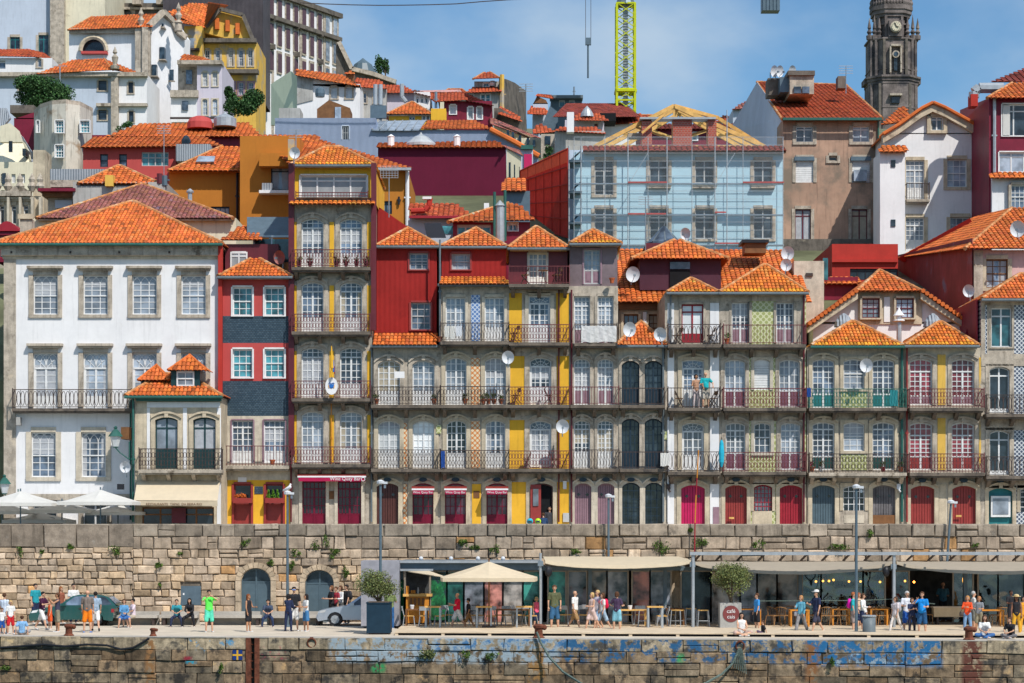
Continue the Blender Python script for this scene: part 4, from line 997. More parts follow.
 fan('net_panel',rm,[(520,180,158),(568,162,143),(568,238,143),(521,226,158)]);fan('net_top_strip',rt,[(520,170,157.8),(568,147.5,142.8),(568,162,142.8),(520,180,157.8)])
 mb=MB()
 for i in range(7):
  f=i/6;x=520+48*f;Y=157.6-15*f;mb.tube(P(x,171-22*f,Y),P(x,227+11*f,Y),.05,4)
 for k in range(6):mb.tube(P(520,171+11*k,157.6),P(568,149+17.5*k,142.6),.04,4)
 obj('net_poles',mb.mesh('net_poles','red_paint',o),rn)
 o2=P(576,240,141);st=tag(empty('stair_tower',o2),'blue grey scaffold stair tower between red netting and blue house','scaffolding');mb=MB()
 for x in(569,581):
  for Y in(139.4,142):mb.tube(P(x,250,Y),P(x,146,Y),.05,5)
 obj('tubes',mb.mesh('tubes','galvanised',o2),st);mb=MB()
 for y in(161,192,223):mb.box(X(569,139.4),X(582,139.4),139.3,142,Z(y+1,139.4),Z(y-1,139.4))
 for y in(150,181,212):mb.prism([P(570,y+10,140),P(581,y,140),P(581,y+2,140),P(570,y+12,140)],(0,1.2,0))
 obj('stair_flight',mb.mesh('stair_flight','steel_blue',o2),st);fan2=MB();fan2.poly([P(568,150,142.6),P(583,150,142.6),P(583,245,142.6),P(568,245,142.6)]);obj('screen',fan2.mesh('screen','plaster_bluish',o2),st)
 # salmon house
 b=Bld('salmon_house','tall weathered salmon brown house with red roof and rooftop dormer box','house',783,878,119,330,141,10,'plaster_salmon',MR)
 for c in(804.5,861):
  b.win('plain',c,126,142,17,nx=2,low=0,sur='granite',sw=.22,gl='glass_pale');b.win('shutter',c,158,182.5,18,fr='paint_white',sur='granite',sw=.2);b.boxp(c-10,c+10,156.5,160.5,'steel_blue',140.85,141,'shutter_box')
  b.win('plain',c-1.5,209,240,16,nx=2,low=0,fr='paint_winered',sur='granite',sw=.2,gl='glass_pale')
 b.boxp(854,867,170,181,'glass_pale',140.75,141.14,'half_open_window');b.win('plain',833,155.5,161,8.5,nx=1,low=0,fr='granite',sur='granite',sw=.18,gl='glass_dark')
 b.solid([(783,119,141),(783,250,141),(729,250,174),(729,131,174),(757,82,158)],(.02,.02,0),'plaster_bluish','gable_wall')  # bluish plaster puts the shade on this side into its colour
 b.slope([(782,119,140.5),(882,118,140.5),(846,85,159),(757,82,158)],'red_tile',sp=.3,caps=((2,3),(1,2),(0,3)))
 b.slope([(882,118,140.5),(868,130,157),(846,85,159)],'red_tile',sp=.4)
 b.boxp(783,882,117.5,120,'gutter_green',140.2,140.4,'gutter');b.boxp(783,880,239,300,'granite_dark',140.2,141,'lower_stone_wall')
 b.boxp(790,814,75,94,'granite',145.5,149,'roof_box');b.boxp(788,815,70.5,75,'granite_dark',145.3,149.2,'roof_box_cap');b.boxp(794,801,86.5,93,'glass_mid',145.35,145.5,'window');b.boxp(802.5,809.5,86.5,93,'glass_mid',145.35,145.5,'window')
 b.boxp(780,790,77,92,'steel_blue',146,149,'tank');b.boxp(768,780,78,95,'granite_dark',147,148.5,'chimney');b.boxp(838,846,76,88,'granite_dark',148,149,'chimney');b.pipe(878,119,245,'gutter_green');b.done()
 for i,x in enumerate((773.5,779,791.5)):dish(x,71.5,146.5,.38,['leftmost of three rooftop dishes above the salmon house','middle one of three rooftop dishes above the salmon house','rightmost of three rooftop dishes above the salmon house'][i],yaw=.7,group='dishes above the salmon house')
 # white gabled house
 b=Bld('white_gable_house','white gabled house with stone framed windows and curved tiled verge','house',886,987,133,330,137,11,'plaster_white',MR)
 b.solid([(886,134,137),(987,134,137),(974,125.5,137),(945,109.5,137),(933,104.5,137),(922,110,137),(899,126.5,137)],(0,.3,0),'plaster_white')
 b.win('plain',936.5,117,131,13,nx=2,low=0,sur='granite_warm',sw=.22,gl='glass_mid',hole=False,dy=-.2)
 b.win('door',915,160,200,19,nx=2,ny=3,low=.3,tr=.75,sur='granite_warm',sw=.2,gl='glass_pale');b.win('sash',957,159,187,20,nx=3,ny=4,sur='granite_warm',sw=.22,gl='glass_pale',low=1)
 b.win('door',915,217,250,19,nx=2,ny=3,low=.3,tr=.75,sur='granite_warm',sw=.2,gl='glass_pale');b.win('sash',960,217,240,20,nx=3,ny=3,sur='granite_warm',sw=.22,gl='glass_pale',low=1)
 b.balc(905,928,200.5,16,'plain','iron',proj=.6,br=False,slab='granite')
 for pts in([(883,135,136.5),(899,125.5,136.5),(922,109,136.5),(933,103.5,136.5)],[(989,133,136.5),(974,124.5,136.5),(945,108.5,136.5),(933,103.5,136.5)]):
  for q0,q1 in zip(pts,pts[1:]):
   a0,a1=P(*q0),P(*q1);b.acc('verge_stone','granite_warm').prism([a0+Vector((0,0,-.5)),a1+Vector((0,0,-.5)),a1,a0],(0,.6,0))
   c0,c1=a0+Vector((0,11,0)),a1+Vector((0,11,0));mb=MB()
   for w in(-.0,.32,.64,.96,1.3):mb.tube(a0+Vector((0,w-.1,.06)),a1+Vector((0,w-.1,.06)),.11,6)
   mb.prism([a0,a1,c1,c0],(0,0,.1));obj('roof',mb.mesh('roof','orange_tile',b.o),b.root)
 b.boxp(880,905,152,330,'plaster_white',135.5,138,'annex_wall');b.slope([(879,152,135.1),(907,152,135.1),(906,145.5,136.5),(881,145.5,136.5)],sp=.3)
 for y in(163.5,223):b.boxp(891,895.5,y-3.5,y+3.5,'glass_dark',135.44,135.5,'window')
 b.slope([(881,125,141),(914,121,141),(905,107,146),(900,107,146)],sp=.3);b.done()
 # red house at right
 b=Bld('wine_red_house','wine red house with open terrace window at the top right edge','house',989,1062,98,330,132,9,'maroon_paint',MR)
 b.win('plain',1020,104,136,36,nx=3,low=0,sur='paint_white',sw=.06,gl='glass_dark');b.boxp(1003,1010,105,135,'canvas_white',131.95,132.1,'curtain')
 b.win('plain',1018,152,172,38,nx=3,low=0,sur='paint_white',sw=.06,gl='glass_pale');b.sec(991,1062,178,None,'plaster_white',front=-.3)
 b.win('sash',1018,186,210,18,nx=4,ny=3,sur='granite',sw=.15,gl='glass_mid',hole=False,dy=-.55,low=1);b.slope([(990,178,131.2),(1062,178,131.2),(1062,172,132),(991,172,132)],sp=.3)
 b.slope([(987,98,131.4),(1062,98,131.4),(1062,80,136),(1012,83,136)],sp=.3,caps=((0,3),));b.pipe(994,98,175,'galvanised',.1)
 b.solid([(989,98,132),(989,180,132),(960,165,146),(960,110,146)],(.02,.02,0),'maroon_paint','side_wall');b.slope([(991,82,140),(1062,82,140),(1062,68,144),(1040,62,144)],'wine_tile',sp=.4)
 b.acc('air_duct','galvanised').path([P(974,98,134),P(974,92,134),P(979,88,134),P(1003,88,134)],.32,8);b.boxp(971,978,94,106,'red_paint',133.6,134.5,'chimney');b.done()
 # modern red box
 b=Bld('red_roof_box','modern plain red rooftop block above the clipped gable house','building',832,898,244,330,127,8,'red_paint',MR)
 b.boxp(832,898,259,262,'red_paint',126.8,127,'ledge');b.win('plain',874,268.5,280,48,nx=6,low=0,fr='paint_black',sur=None,gl='glass_dark')
 b.boxp(822,858,277,300,'maroon_paint',123,125,'lower_block');b.slope([(822,284,122.6),(860,284,122.6),(859,277,124),(824,277,124)],sp=.28);b.done()
 b=Bld('concrete_block','plain grey concrete block below the two round dishes','building',794,824,261,330,119,4,'granite_pale',MR);b.boxp(806,813,273,276,'iron',118.9,119,'vent');b.boxp(823,828,258,280,'glass_teal',119.5,119.6,'glass_screen');b.done()
 dish(787.5,253.5,117.5,.37,'white dish fixed beside a pole, upper of two by the concrete block');dish(786,265,117,.32,'white dish just below another by the concrete block')
 # clipped gable house
 b=Bld('clipped_gable_house','white house with clipped orange gable roof and two red framed windows','house',813,962,322,420,114.5,8,'plaster_white',MR)
 b.solid([(813,324,114.5),(962,324,114.5),(962,318,114.5),(921,291,114.5),(858,291,114.5),(813,318,114.5)],(0,.3,0),'plaster_white')
 b.boxp(858,922,290,324,'granite_warm',114.42,114.52,'stone_pier');b.boxp(884,890,297,322,'plaster_white',114.38,114.45,'wall_panel')
 for c in(870,904):b.win('sash',c,298.5,318.5,18,nx=3,ny=4,fr='paint_winered',sur='granite_warm',sw=.1,gl='glass_pale',hole=False,dy=-.3,low=1)
 b.slope([(857,291,113.9),(922,291,113.9),(879.5,270,117.5)],sp=.24,caps=((0,2),(1,2)))
 for pts in([(808,325,113.9),(858,290,113.9),(879.5,270,117.5)],[(968,322,113.9),(921,290,113.9),(879.5,270,117.5)]):
  a0,a1,a2=(P(*c)for c in pts);k=Vector((0,9,0));mb=MB();q=[a0,a0+k,a2+Vector((0,5.4,0)),a2,a1]
  mb.poly([a0,a1,a2,a2+Vector((0,5.4,0)),a0+k]);d=(a1-a0)
  n=int(d.length/.24)
  for i in range(n):
   c=a0+d*(i+.5)/n;e=c+k*.6
   for j in range(3):
    mb.tube(c+Vector((0,j*.45-.12,.02+.0)),c+Vector((0,j*.45+.36,.04)),.12,6)
  obj('roof',mb.mesh('tiled_roof','orange_tile',b.o),b.root)
  for j in(0,):b.acc('verge_stone','granite_warm').prism([a0+Vector((0,.05,-.12)),a1+Vector((0,.05,-.12)),a1+Vector((0,.05,-.45)),a0+Vector((0,.05,-.4))],(0,.5,0))
 b.done()
 for x,lb in((844,'grey conical roof vent left of the clipped gable windows'),(933,'grey conical roof vent right of the clipped gable windows')):
  q=P(x,325,112.6);mb=MB();mb.lathe(q.x,q.y,[(.52,q.z-.1),(.46,q.z+.15),(.25,q.z+.45),(.05,q.z+.6)],10);one('roof_vent',mb,'zinc',lb,'vent',loc=q)
 q=P(899,348,112.3);mb=MB();mb.tube(q,P(899,322,112.3),.13,10);c=tag(obj('chimney_pipe',mb.mesh('chimney_pipe','galvanised',q),None,q),'silver chimney pipe with white lantern cap between two orange roofs','chimney pipe')
 z=Z(322,112.3);mb=MB();mb.lathe(q.x,q.y,[(.13,z),(.3,z+.05),(.28,z+.12),(.13,z+.14),(.12,z+.3),(.3,z+.32),(.08,z+.6),(.02,z+.75)],10);obj('cap',mb.mesh('cap','plaster_white',q),c)
 # rusty sided house
 b=Bld('rusty_side_house','house with long rust streaked wine red side wall and orange roof','house',974,1062,250,420,115,9,'plaster_pink',MR)
 b.wins('sash',(997,1040),259,288,22,nx=3,ny=4,fr='wood_brown',sur='granite_warm',sw=.2,gl='glass_mid',low=1);b.boxp(974,983,250,300,'granite',114.9,115,'corner_stone')
 b.solid([(972,340,115),(972,238,115),(898,255,132),(898,300,132)],(.05,.05,0),'rusty_sheet','side_wall')
 b.slope([(965,248.5,114.4),(1062,248.5,114.4),(1062,206,122),(1012,208,122)],sp=.26,caps=((0,3),))
 b.slope([(898,258,132),(965,248.5,114.4),(1012,208,122),(975,217,132)],sp=.3,caps=((1,2),))
 b.solid([(898,258,130),(970,218,127),(974,226,127),(905,262,130)],(0,.3,0),'red_paint','parapet')
 b.solid([(960,345,112.5),(982,345,112.5),(982,296,112.5)],(0,.2,0),'maroon_paint','lower_gable');b.done()
 dish(1018,229,113.6,.42,'white dish on the roof at the far right edge',yaw=-.4);dish(969,291,113.5,.32,'small white dish on the corner of the rusty walled house',yaw=-.4)
 # front dishes
 dish(629,329.5,108.9,.36,'grey dish on the tiny roof, left of its pair',yaw=.3);dish(660.5,334.5,108.9,.34,'grey dish on the tiny roof, right of its pair',yaw=-.3)
 dish(632.5,274.5,115.5,.40,'white oval dish on the side of the purple dormer',yaw=.2);dish(686,234,118.6,.32,'small dish on the orange dormer ridge by scaffolding',yaw=-.5)
 dish(562.5,426.5,109.0,.34,'round white dish between yellow wall and purple house');dish(508,357.5,109.0,.32,'pale dish on the wall of the tile panel house')
 dish(866,365.5,109.2,.34,'pale dish in front of the teal house sash window');dish(280,257.5,110.6,.34,'dull red dish beside the tall yellow house',m='dish_red',yaw=-.4)
 dish(294.5,153,109.3,.28,'small white dish at the top corner of the tall house',yaw=.2);dish(125.5,467,107.4,.28,'small white dish below the street lantern')
# ------------------------------------------------------------------ trees and bushes
def foliage(mb,c,rx,ry,rz,n,r,tone=(.55,1.5),lobes=7,seed=0):
 g=random.Random(seed);L=[(Vector((g.uniform(-.55,.55)*rx,g.uniform(-.6,.6)*ry,g.uniform(-.5,.5)*rz)),g.uniform(.35,.62))for _ in range(lobes)]
 for _ in range(n):
  o,k=g.choice(L);d=Vector((g.gauss(0,1),g.gauss(0,1),g.gauss(0,1))).normalized()*(g.random()**.4)*k
  p=Vector(c)+o+Vector((d.x*rx,d.y*ry,d.z*rz));q=g.uniform(*tone);mb.leaf(p,r*g.uniform(.6,1.3),(q*g.uniform(.85,1.15),q,q*g.uniform(.7,1.1)))
def tree(name,px,pyb,Y,rx,rz,label,m='leaf_dark',n=2500,r=.16,trunk=1.5,tr=.12,lean=0,seed=1,cat='tree',zb=None,forks=4):
 b=P(px,pyb,Y);t=tag(empty(name,b),label,cat);c=b+Vector((lean,0,trunk+rz*.8))
 mb=MB();mb.tube(b-Vector((0,0,.3)),b+Vector((lean*.5,0,trunk*.7)),tr,8,tr*.75);g=random.Random(seed)
 for i in range(forks):
  a=6.28*i/forks+g.random();e=c+Vector((math.cos(a)*rx*.5,math.sin(a)*rx*.4,g.uniform(-.2,.4)*rz));mid=b+Vector((lean*.5,0,trunk*.65));m2=mid.lerp(e,.5)+Vector((0,0,-.1*rz))
  mb.tube(mid,m2,tr*.6,6,tr*.4);mb.tube(m2,e,tr*.4,5,tr*.12)
 obj('trunk',mb.mesh('trunk','bark',b),t)
 mb=MB();foliage(mb,c,rx,rx*.9,rz,n,r,seed=seed,lobes=10);obj('crown',mb.mesh('crown',m,b),t)
 return t
def bush(px,py,Y,rx,rz,label,m='leaf',n=200,r=.05,group=None,seed=0,name='wall_plant'):
 c=P(px,py,Y);mb=MB();foliage(mb,c,rx,.18 if rx<.8 else rx*.6,rz,n,r,seed=seed+int(px),lobes=5)
 for i in range(4):mb.tube(c+Vector((0,.25,0)),c+Vector((rnd.uniform(-.5,.5)*rx,-.1,rnd.uniform(-.6,.6)*rz)),.008,4)
 return one(name,mb,m,label,'plant',group,loc=c)

HR='buildings climbing the hill'
def hill():
 mat('palace_pane',(.10,.055,.07),rough=.4)
 # ground rising behind the houses, one sheet to the horizon
 pts=[(111,3.7),(113,12),(118,15),(125,18),(140,22),(160,28),(200,38),(240,46),(300,58),(420,80),(800,130),(2500,170)]
 mb=MB();xs=[-900,-300,-120,-60,-20,20,60,120,300,900]
 for(y0,z0),(y1,z1)in zip(pts,pts[1:]):
  for xa,xb in zip(xs,xs[1:]):mb.poly([(xa,y0,z0),(xb,y0,z0),(xb,y1,z1),(xa,y1,z1)])
 mat('hill_ground',(.14,.15,.08),var=.35,scale=.15,stain=((.3,.26,.2),.55,.1));struct(obj('hillside',mb.mesh('hillside','hill_ground')))
 # cathedral like white block
 b=Bld('cathedral_wing','huge plain white church wing with granite pilaster at the top left','church',-30,105,-40,120,262,20,'plaster_bluish',HR)
 b.boxp(50,64,-40,66,'granite',261,262,'pilaster');b.sec(64,105,-40,None,'plaster_cream',front=-.05)
 b.win('plain',15,37,49,10,nx=2,low=0,fr='paint_teal',sur='granite',sw=.3,gl='glass_dark');b.win('plain',43.5,35,55,10,nx=2,low=0,fr='paint_teal',sur='granite',sw=.3,gl='glass_dark')
 b.done()
 b=Bld('low_church_annex','low white annex with dull red roof in front of the church wing','building',-10,52,58,90,245,8,'plaster_white',HR)
 b.slope([(-10,56,244.5),(36,57,244.5),(28,49,250),(-10,49.5,250)],'red_tile',sp=.5);b.slope([(34,57,244.5),(54,60,246),(44,53,251),(28,49,250)],'red_tile',sp=.5)
 b.win('plain',2,60,69,7,nx=1,low=0,sur=None,gl='glass_mid');b.win('plain',39.5,59,67,4,nx=1,low=0,sur='granite',sw=.2,gl='glass_mid');b.done()
 b=Bld('granite_ruin','weathered carved granite church back behind the lunette window building','church',106,166,3,60,275,10,'granite_dark',HR)
 for x in(108,132,156):b.boxp(x,x+9,-8,4,'granite',274,276,'battlement')
 b.win('bars',126,9,20,12,arch=5,nx=3,ny=2,fr='granite_dark',sur='granite',sw=.4,gl='glass_dark');b.band(106,166,8,10,.4,'granite');b.done()
 # church with lunette
 b=Bld('lunette_church','white church with half round lunette window, granite pilasters and gable','church',69,151,30,140,240,12,'plaster_white',HR)
 b.win('fan',93.5,38.5,51,22,arch=9,nx=1,ny=1,low=.0,tr=.1,fr='paint_darkblue',sur='plaster_white',sw=.1,gl='glass_dark',name='lunette_window')
 b.acc('lunette_arch','granite_warm').path([(X(93.5,239.6)+math.cos(R(a))*1.42,239.6,Z(51,239.6)+math.sin(R(a))*1.5)for a in range(0,181,15)],.26,5)
 b.boxp(81,107,51,53.5,'crimson_plaster',239.3,240,'sill');b.boxp(135,150,27,78,'granite',239.2,240,'pilaster');b.boxp(69,151,28,33,'granite',239.4,240,'cornice')
 b.slope([(68,30,239),(151,27,239),(160,13.5,245),(92,16.5,247)],sp=.4,caps=((0,3),))
 b.solid([(147,125,240.01),(182,125,244.01),(184,37,244),(174,22,243),(163,12,241.5),(151,25,240)],(.4,2,0),'plaster_white','gable_wall')
 for q in([(149,26,239.6),(163,12,241)],[(163,12,241),(172,21,242.6),(177,31,243),(186,38,243.7)]):
  for a,c in zip(q,q[1:]):b.acc('gable_coping','granite').tube(P(*a),P(*c),.4,4)
 for x,y,w,h in((162,53,5,12),(154,70,5,11),(171.5,75,4.5,11),(162.5,25,2,3)):
  b.boxp(x-w/2,x+w/2,y-h/2,y+h/2,'glass_dark',239.3+(x-147)*.11,242,'window');b.boxp(x-w/2-1,x+w/2+1,y+h/2,y+h/2+1,'granite',239+(x-147)*.11,242,'sill')
 b.boxp(142,148,27,125,'granite',238.9,239.6,'corner_pilaster')
 for x,y in((141,18),(178.5,13)):
  q=P(x,y+7,240);mb=MB();mb.lathe(q.x,q.y,[(.45,q.z-1.2),(.35,q.z-.4),(.5,q.z-.3),(.2,q.z),(.4,q.z+.5),(.15,q.z+.9),(.3,q.z+1.2),(.02,q.z+1.9)],8);obj('finial',mb.mesh('finial','granite',b.o),b.root)
 b.done()
 b=Bld('church_lower_block','long lower white church block with orange hipped roof above a round tree','church',-10,111,74,170,226,8,'plaster_bluish',HR)
 b.sec(111,147,74,None,'plaster_white',front=-.15);b.boxp(-10,147,72,76,'granite',225.2,226,'cornice');b.boxp(111,118,76,135,'granite',225.3,226,'pilaster');b.boxp(96,147,103,106,'granite',225.4,226,'string_course')
 for x,y in((102.5,85.5),(102.5,115),(23,85)):b.win('plain',x,y-5,y+5,8.5,nx=1,low=0,fr='paint_black',sur='granite',sw=.15,gl='glass_dark')
 for x,y in((131,88),(131.5,117)):b.win('plain',x,y-5.5,y+5.5,5,nx=1,low=0,fr='paint_black',sur='granite',sw=.15,gl='glass_dark',dy=-.15)
 b.slope([(36,74,225),(121,69.5,225),(104,58.5,230),(72,60,230)],sp=.4);b.slope([(113,70,225),(147,76,226),(104,58.5,230)],sp=.4,caps=((0,2),))
 q=P(115,69,224.8);mb=MB();mb.lathe(q.x,q.y,[(.4,q.z),(.5,q.z+.3),(.2,q.z+.4),(.35,q.z+1.2),(.12,q.z+1.5),(.25,q.z+1.7),(.02,q.z+2.3)],8);obj('finial',mb.mesh('finial','granite',b.o),b.root);b.done()
 b=Bld('curved_grey_house','pale grey house with stone balcony and small orange roof beside the church','house',197,222,62,150,232,10,'plaster_lilac',HR)
 b.wins('sash',(205,215),72,86,5,nx=2,ny=4,sur='granite_pale',sw=.15,gl='glass_pale',low=1);b.wins('sash',(205,215),99,115,5,arch=1,nx=2,ny=4,sur='granite_pale',sw=.15,gl='glass_pale',low=1)
 b.boxp(178,197,64,97,'granite',233,236,'bay_wall');b.boxp(170,198,90,97,'granite',231.5,233,'balcony');b.boxp(171,197,97,122,'plaster_white',232,236,'lower_wall');b.boxp(186,192,70,84,'glass_mid',232.8,233,'balcony_door');b.boxp(182,188,101,110,'glass_mid',231.8,232,'window')
 b.boxp(177,222,60,64,'granite',231.3,233,'cornice');b.slope([(178,61,231.5),(222,65,231.5),(203,57,236),(184,54,236)],sp=.4);b.boxp(170,222,117,119,'iron',231.2,231.3,'handrail');b.done()
 b=Bld('old_yellow_house','old house of faded yellow with orange roof and boarded orange attic windows','house',202,256,40,140,252,10,'plaster_oldyellow',HR)
 b.solid([(202,32,252),(256,46,252),(252,40,252),(243,15,252),(221,9,252),(206,24,252)],(0,5,0),'plaster_oldyellow','gable_wall')
 for x,y in((217,24),(227.5,26),(237.5,29)):b.boxp(x-2,x+2,y-6,y+5,'orange_tile',251.6,252,'boarded_window')
 b.sec(202,256,43,70,'plaster_oldyellow',front=-.12)
 b.wins('sash',(207.5,218,231,241,250.5),50,66,4.5,nx=2,ny=3,sur='granite',sw=.2,gl='glass_mid',low=1,dy=-.1);b.wins('sash',(232,241,251),82,95,5,arch=1,nx=2,ny=3,sur='paint_mauve',sw=.2,gl='glass_mid',low=1)
 b.boxp(202,256,38,42,'granite_dark',251,252,'cornice');b.boxp(202,258,69,73,'granite_dark',250.8,252,'ledge')
 b.slope([(168,12,250),(204,28,251),(214,4,256),(190,3,256)],sp=.45);b.slope([(204,28,251),(216,12,252),(228,6,258),(208,3,256)],sp=.45)
 b.acc('gable_coping','granite_dark').path([P(206,27,251.5),P(220,9,251.5),P(243,15,251.5),P(254,42,251.5)],.3,4)
 b.boxp(184,202,26,60,'plaster_oldyellow',250,254,'side_wing');b.boxp(190,194,38,48,'glass_pale',249.8,250,'window');b.boxp(184,199,48,50,'iron',249.3,250,'balcony');b.slope([(166,20,249),(197,26,249),(195,20,252),(172,13,252)],sp=.4);b.done()
 b=Bld('dark_plank_building','tall dark grey plank clad building rising behind the faded yellow house','building',163,263,-30,100,268,8,'dark_planks',HR);b.done()
 # big white block with many windows, seen obliquely
 Y0,Y1=275.0,290.0;o=P(258,110,Y0);t=tag(empty('hill_palace',o),'long white palace with rows of dark windows at the top of the hill','palace',HR)
 A=Vector((X(258,Y0),Y0,0));B2=Vector((X(338,Y1),Y1,0));d=(B2-A);Lw=d.length;u=d.normalized();nrm=Vector((u.y,-u.x,0));ztop=Z(17,Y1);zbot=Z(110,Y0)-6
 def pt(s,z,w=0):return A+u*s+nrm*w+Vector((0,0,z))
 mb=MB();mb.prism([pt(0,zbot),pt(Lw,zbot),pt(Lw,ztop),pt(0,ztop)],-nrm*14);obj('wall',mb.mesh('wall','plaster_white',o),t)
 def bar(s0,s1,z0,z1,w,m,nm):
  mb=MB();mb.prism([pt(s0,z0),pt(s1,z0),pt(s1,z1),pt(s0,z1)],nrm*w);return obj(nm,mb.mesh(nm,m,o),t)
 bar(-.3,Lw+.3,ztop-.2,ztop+.4,.6,'granite_dark','cornice');zz=[Z(42,Y1),Z(68,Y1),Z(100,Y1)]
 bar(0,Lw,zz[0],zz[0]+.5,.7,'granite_dark','ledge')
 for s in(0,2.8,Lw*.5,Lw*.8,Lw-.4):bar(s,s+.35,zbot,ztop,.15,'granite','pilaster')
 n=10
 for r,(zc,hh)in enumerate(((Z(29,Y1),2.2),(Z(55,Y1),2.5),(Z(81,Y1),2.3))):
  for i in range(n):
   s=Lw*(i+.5)/n;w=.40
   mb=MB();mb.prism([pt(s-w-.1,zc-hh/2-.25,.02),pt(s+w+.1,zc-hh/2-.25,.02),pt(s+w+.1,zc+hh/2+.35,.02),pt(s-w-.1,zc+hh/2+.35,.02)],nrm*.15)
   f=obj('window',mb.mesh('window_surround','granite',o),t)
   mb=MB();mb.prism([pt(s-w,zc-hh/2,.1),pt(s+w,zc-hh/2,.1),pt(s+w,zc+hh/2,.1),pt(s-w,zc+hh/2,.1)],nrm*.12);obj('pane',mb.mesh('pane','palace_pane' if i<8 else 'glass_pale',o),f)
   if r<2 and i%3==1:mb=MB();c=pt(s,zc-hh/2-.5,.3);mb.box(c.x-.4,c.x+.4,c.y-.3,c.y+.1,c.z-.3,c.z+.3);obj('air_unit',mb.mesh('air_unit','granite_dark',o),f)
 # descending city wall with skyline things
 b=Bld('old_city_wall','dark stone wall stepping down from the white palace','wall',336,395,90,130,262,3,'granite_dark')
 b.solid([(336,92,262),(396,92,262),(396,82,262),(373,73,262),(352,70,262),(340,42,262),(336,42,262)],(0,2.5,0),'granite_dark')
 b.acc('coping','granite').path([P(339,42,261.7),P(352,69,261.7),P(373,74,261.7),P(396,82,261.7)],.35,4);b.done()
 tree('cypress',379,76,264,.55,1.3,'dark clipped tree standing above the descending city wall',n=900,r=.14,trunk=.2,seed=5)
 tree('cypress',385.5,76,264,.5,1.2,'thin dark tree, right of its neighbour on the city wall',n=800,r=.14,trunk=.2,seed=6)
 q=P(363,72,270);mb=MB();mb.lathe(q.x,q.y,[(1.6,q.z-1),(1.5,q.z),(1.1,q.z+.9),(.4,q.z+1.4),(.05,q.z+1.7)],12);one('green_dome',mb,'paint_bluegrey','small blue green dome behind the stepping city wall','dome',loc=q)
 # round stained house on the slope
 q=P(63,190,168);o=q;t=tag(empty('stained_round_house',o),'rounded plaster house streaked with brown water stains under a tree','house',HR)
 mb=MB();prof=[(34,107),(40,107),(52,107),(66,107),(80,107),(93,108)];ys=[166,163.5,162,161.6,162.4,165]
 pts=[Vector((X(x,Y),Y,0))for(x,_),Y in zip(prof,ys)]+[Vector((X(93,174),174,0)),Vector((X(34,174),174,0))]
 for i in range(len(pts)):
  a,c=pts[i],pts[(i+1)%len(pts)];z0,z1=Z(185,163),Z(107,163);mb.poly([(a.x,a.y,z0),(c.x,c.y,z0),(c.x,c.y,z1),(a.x,a.y,z1)])
 mb.poly([(p.x,p.y,Z(107,163))for p in pts]);obj('wall',mb.mesh('wall','plaster_stained',o),t)
 mb=MB();mb.prism([(p.x,p.y,Z(107,163))for p in pts[:6]]+[tuple(pts[6]+Vector((0,0,Z(107,163)))),tuple(pts[7]+Vector((0,0,Z(107,163))))],(0,0,.3));obj('coping',mb.mesh('coping','granite',o),t)
 for x,y,w,h,Y in((60,127,8.5,12.5,161.4),(85.5,127,9.5,12,162.3),(60,151.5,8.5,12.5,161.4),(38.5,127,3,12,163.2)):
  out=winmesh('sash',w/FL*Y,h/FL*Y,nx=3,ny=4,sur='paint_white',sw=.05,gl='glass_teal');f=obj('window',out['frame'],t,Vector((X(x,Y),Y-.2,Z(y+h/2,Y)))-o);obj('pane',out['pane'],f);obj('surround',out['surround'],f)
 b=Bld('maroon_shed','small dark maroon wall left of the stained round house','shed',14,35,118,165,172,4,'maroon_paint');b.solid([(14,119,172),(35,119,172),(35,112,172)],(0,3,0),'maroon_paint');b.boxp(10,34,105,113,'granite_dark',174,180,'flat_roof');b.done()
 tree('round_tree',43,113,190,3.15,1.6,'dense round dark green tree in front of the church block',n=15000,r=.12,trunk=.3,seed=3)
 bush(125,126,200,.9,.6,'dark green bush at the foot of the church wall','leaf_dark',500,.1,name='bush');bush(243,106,215,2.0,1.7,'overgrown green bushes below the faded yellow house','leaf_dark',6000,.13,name='bush',seed=2)
 bush(229,97,218,1.0,1.4,'ivy clump climbing beside the faded yellow wall','leaf_dark',1800,.13,name='bush',seed=4)
 # houses around the centre
 b=Bld('pale_green_house','white and pale green house with sloping orange roof and phone mast','house',297,360,84,160,205,8,'plaster_white',HR)
 b.solid([(271,125,208),(297,125,205),(297,76,205),(291,71,206),(271,84,208)],(0,.4,0),'plaster_palegreen','gable_wall');b.solid([(297,104,204.9),(313,100,204.9),(313,79,204.9),(297,76,204.9)],(0,.2,0),'plaster_grey','grey_panel')
 b.solid([(297,85,205),(360,88,205),(360,85,205),(297,75,205)],(0,2,0),'plaster_white');b.slope([(296,75.5,204.3),(359,86.5,204.3),(343,75,208.5),(296,69,208.5)],sp=.4)
 for x in(334,349):b.win('plain',x,87,98.5,6.5,nx=1,low=0,sur='granite',sw=.15,gl='glass_white')
 b.solid([(317,118,199),(350,118,199),(350,108,199),(329,100,199),(317,109,199)],(0,3,0),'wood_brown','shed');b.boxp(335,341,107,118,'glass_pale',198.9,199,'shed_door');b.boxp(279,300,108,120,'plaster_grey',200,203,'roof_terrace')
 q=P(320,97,199);b.acc('water_tank','steel_blue').lathe(q.x,q.y,[(.4,q.z),(.45,q.z+.3),(.4,q.z+.7),(.1,q.z+.9)],10);b.done()
 b=Bld('brown_stone_house','narrow brown stone house with a low red roof behind the masts','house',360,386,87,160,210,8,'plaster_grey',HR);b.slope([(356,87,209.5),(388,89,209.5),(380,80,213),(356,78,213)],'red_tile',sp=.4)
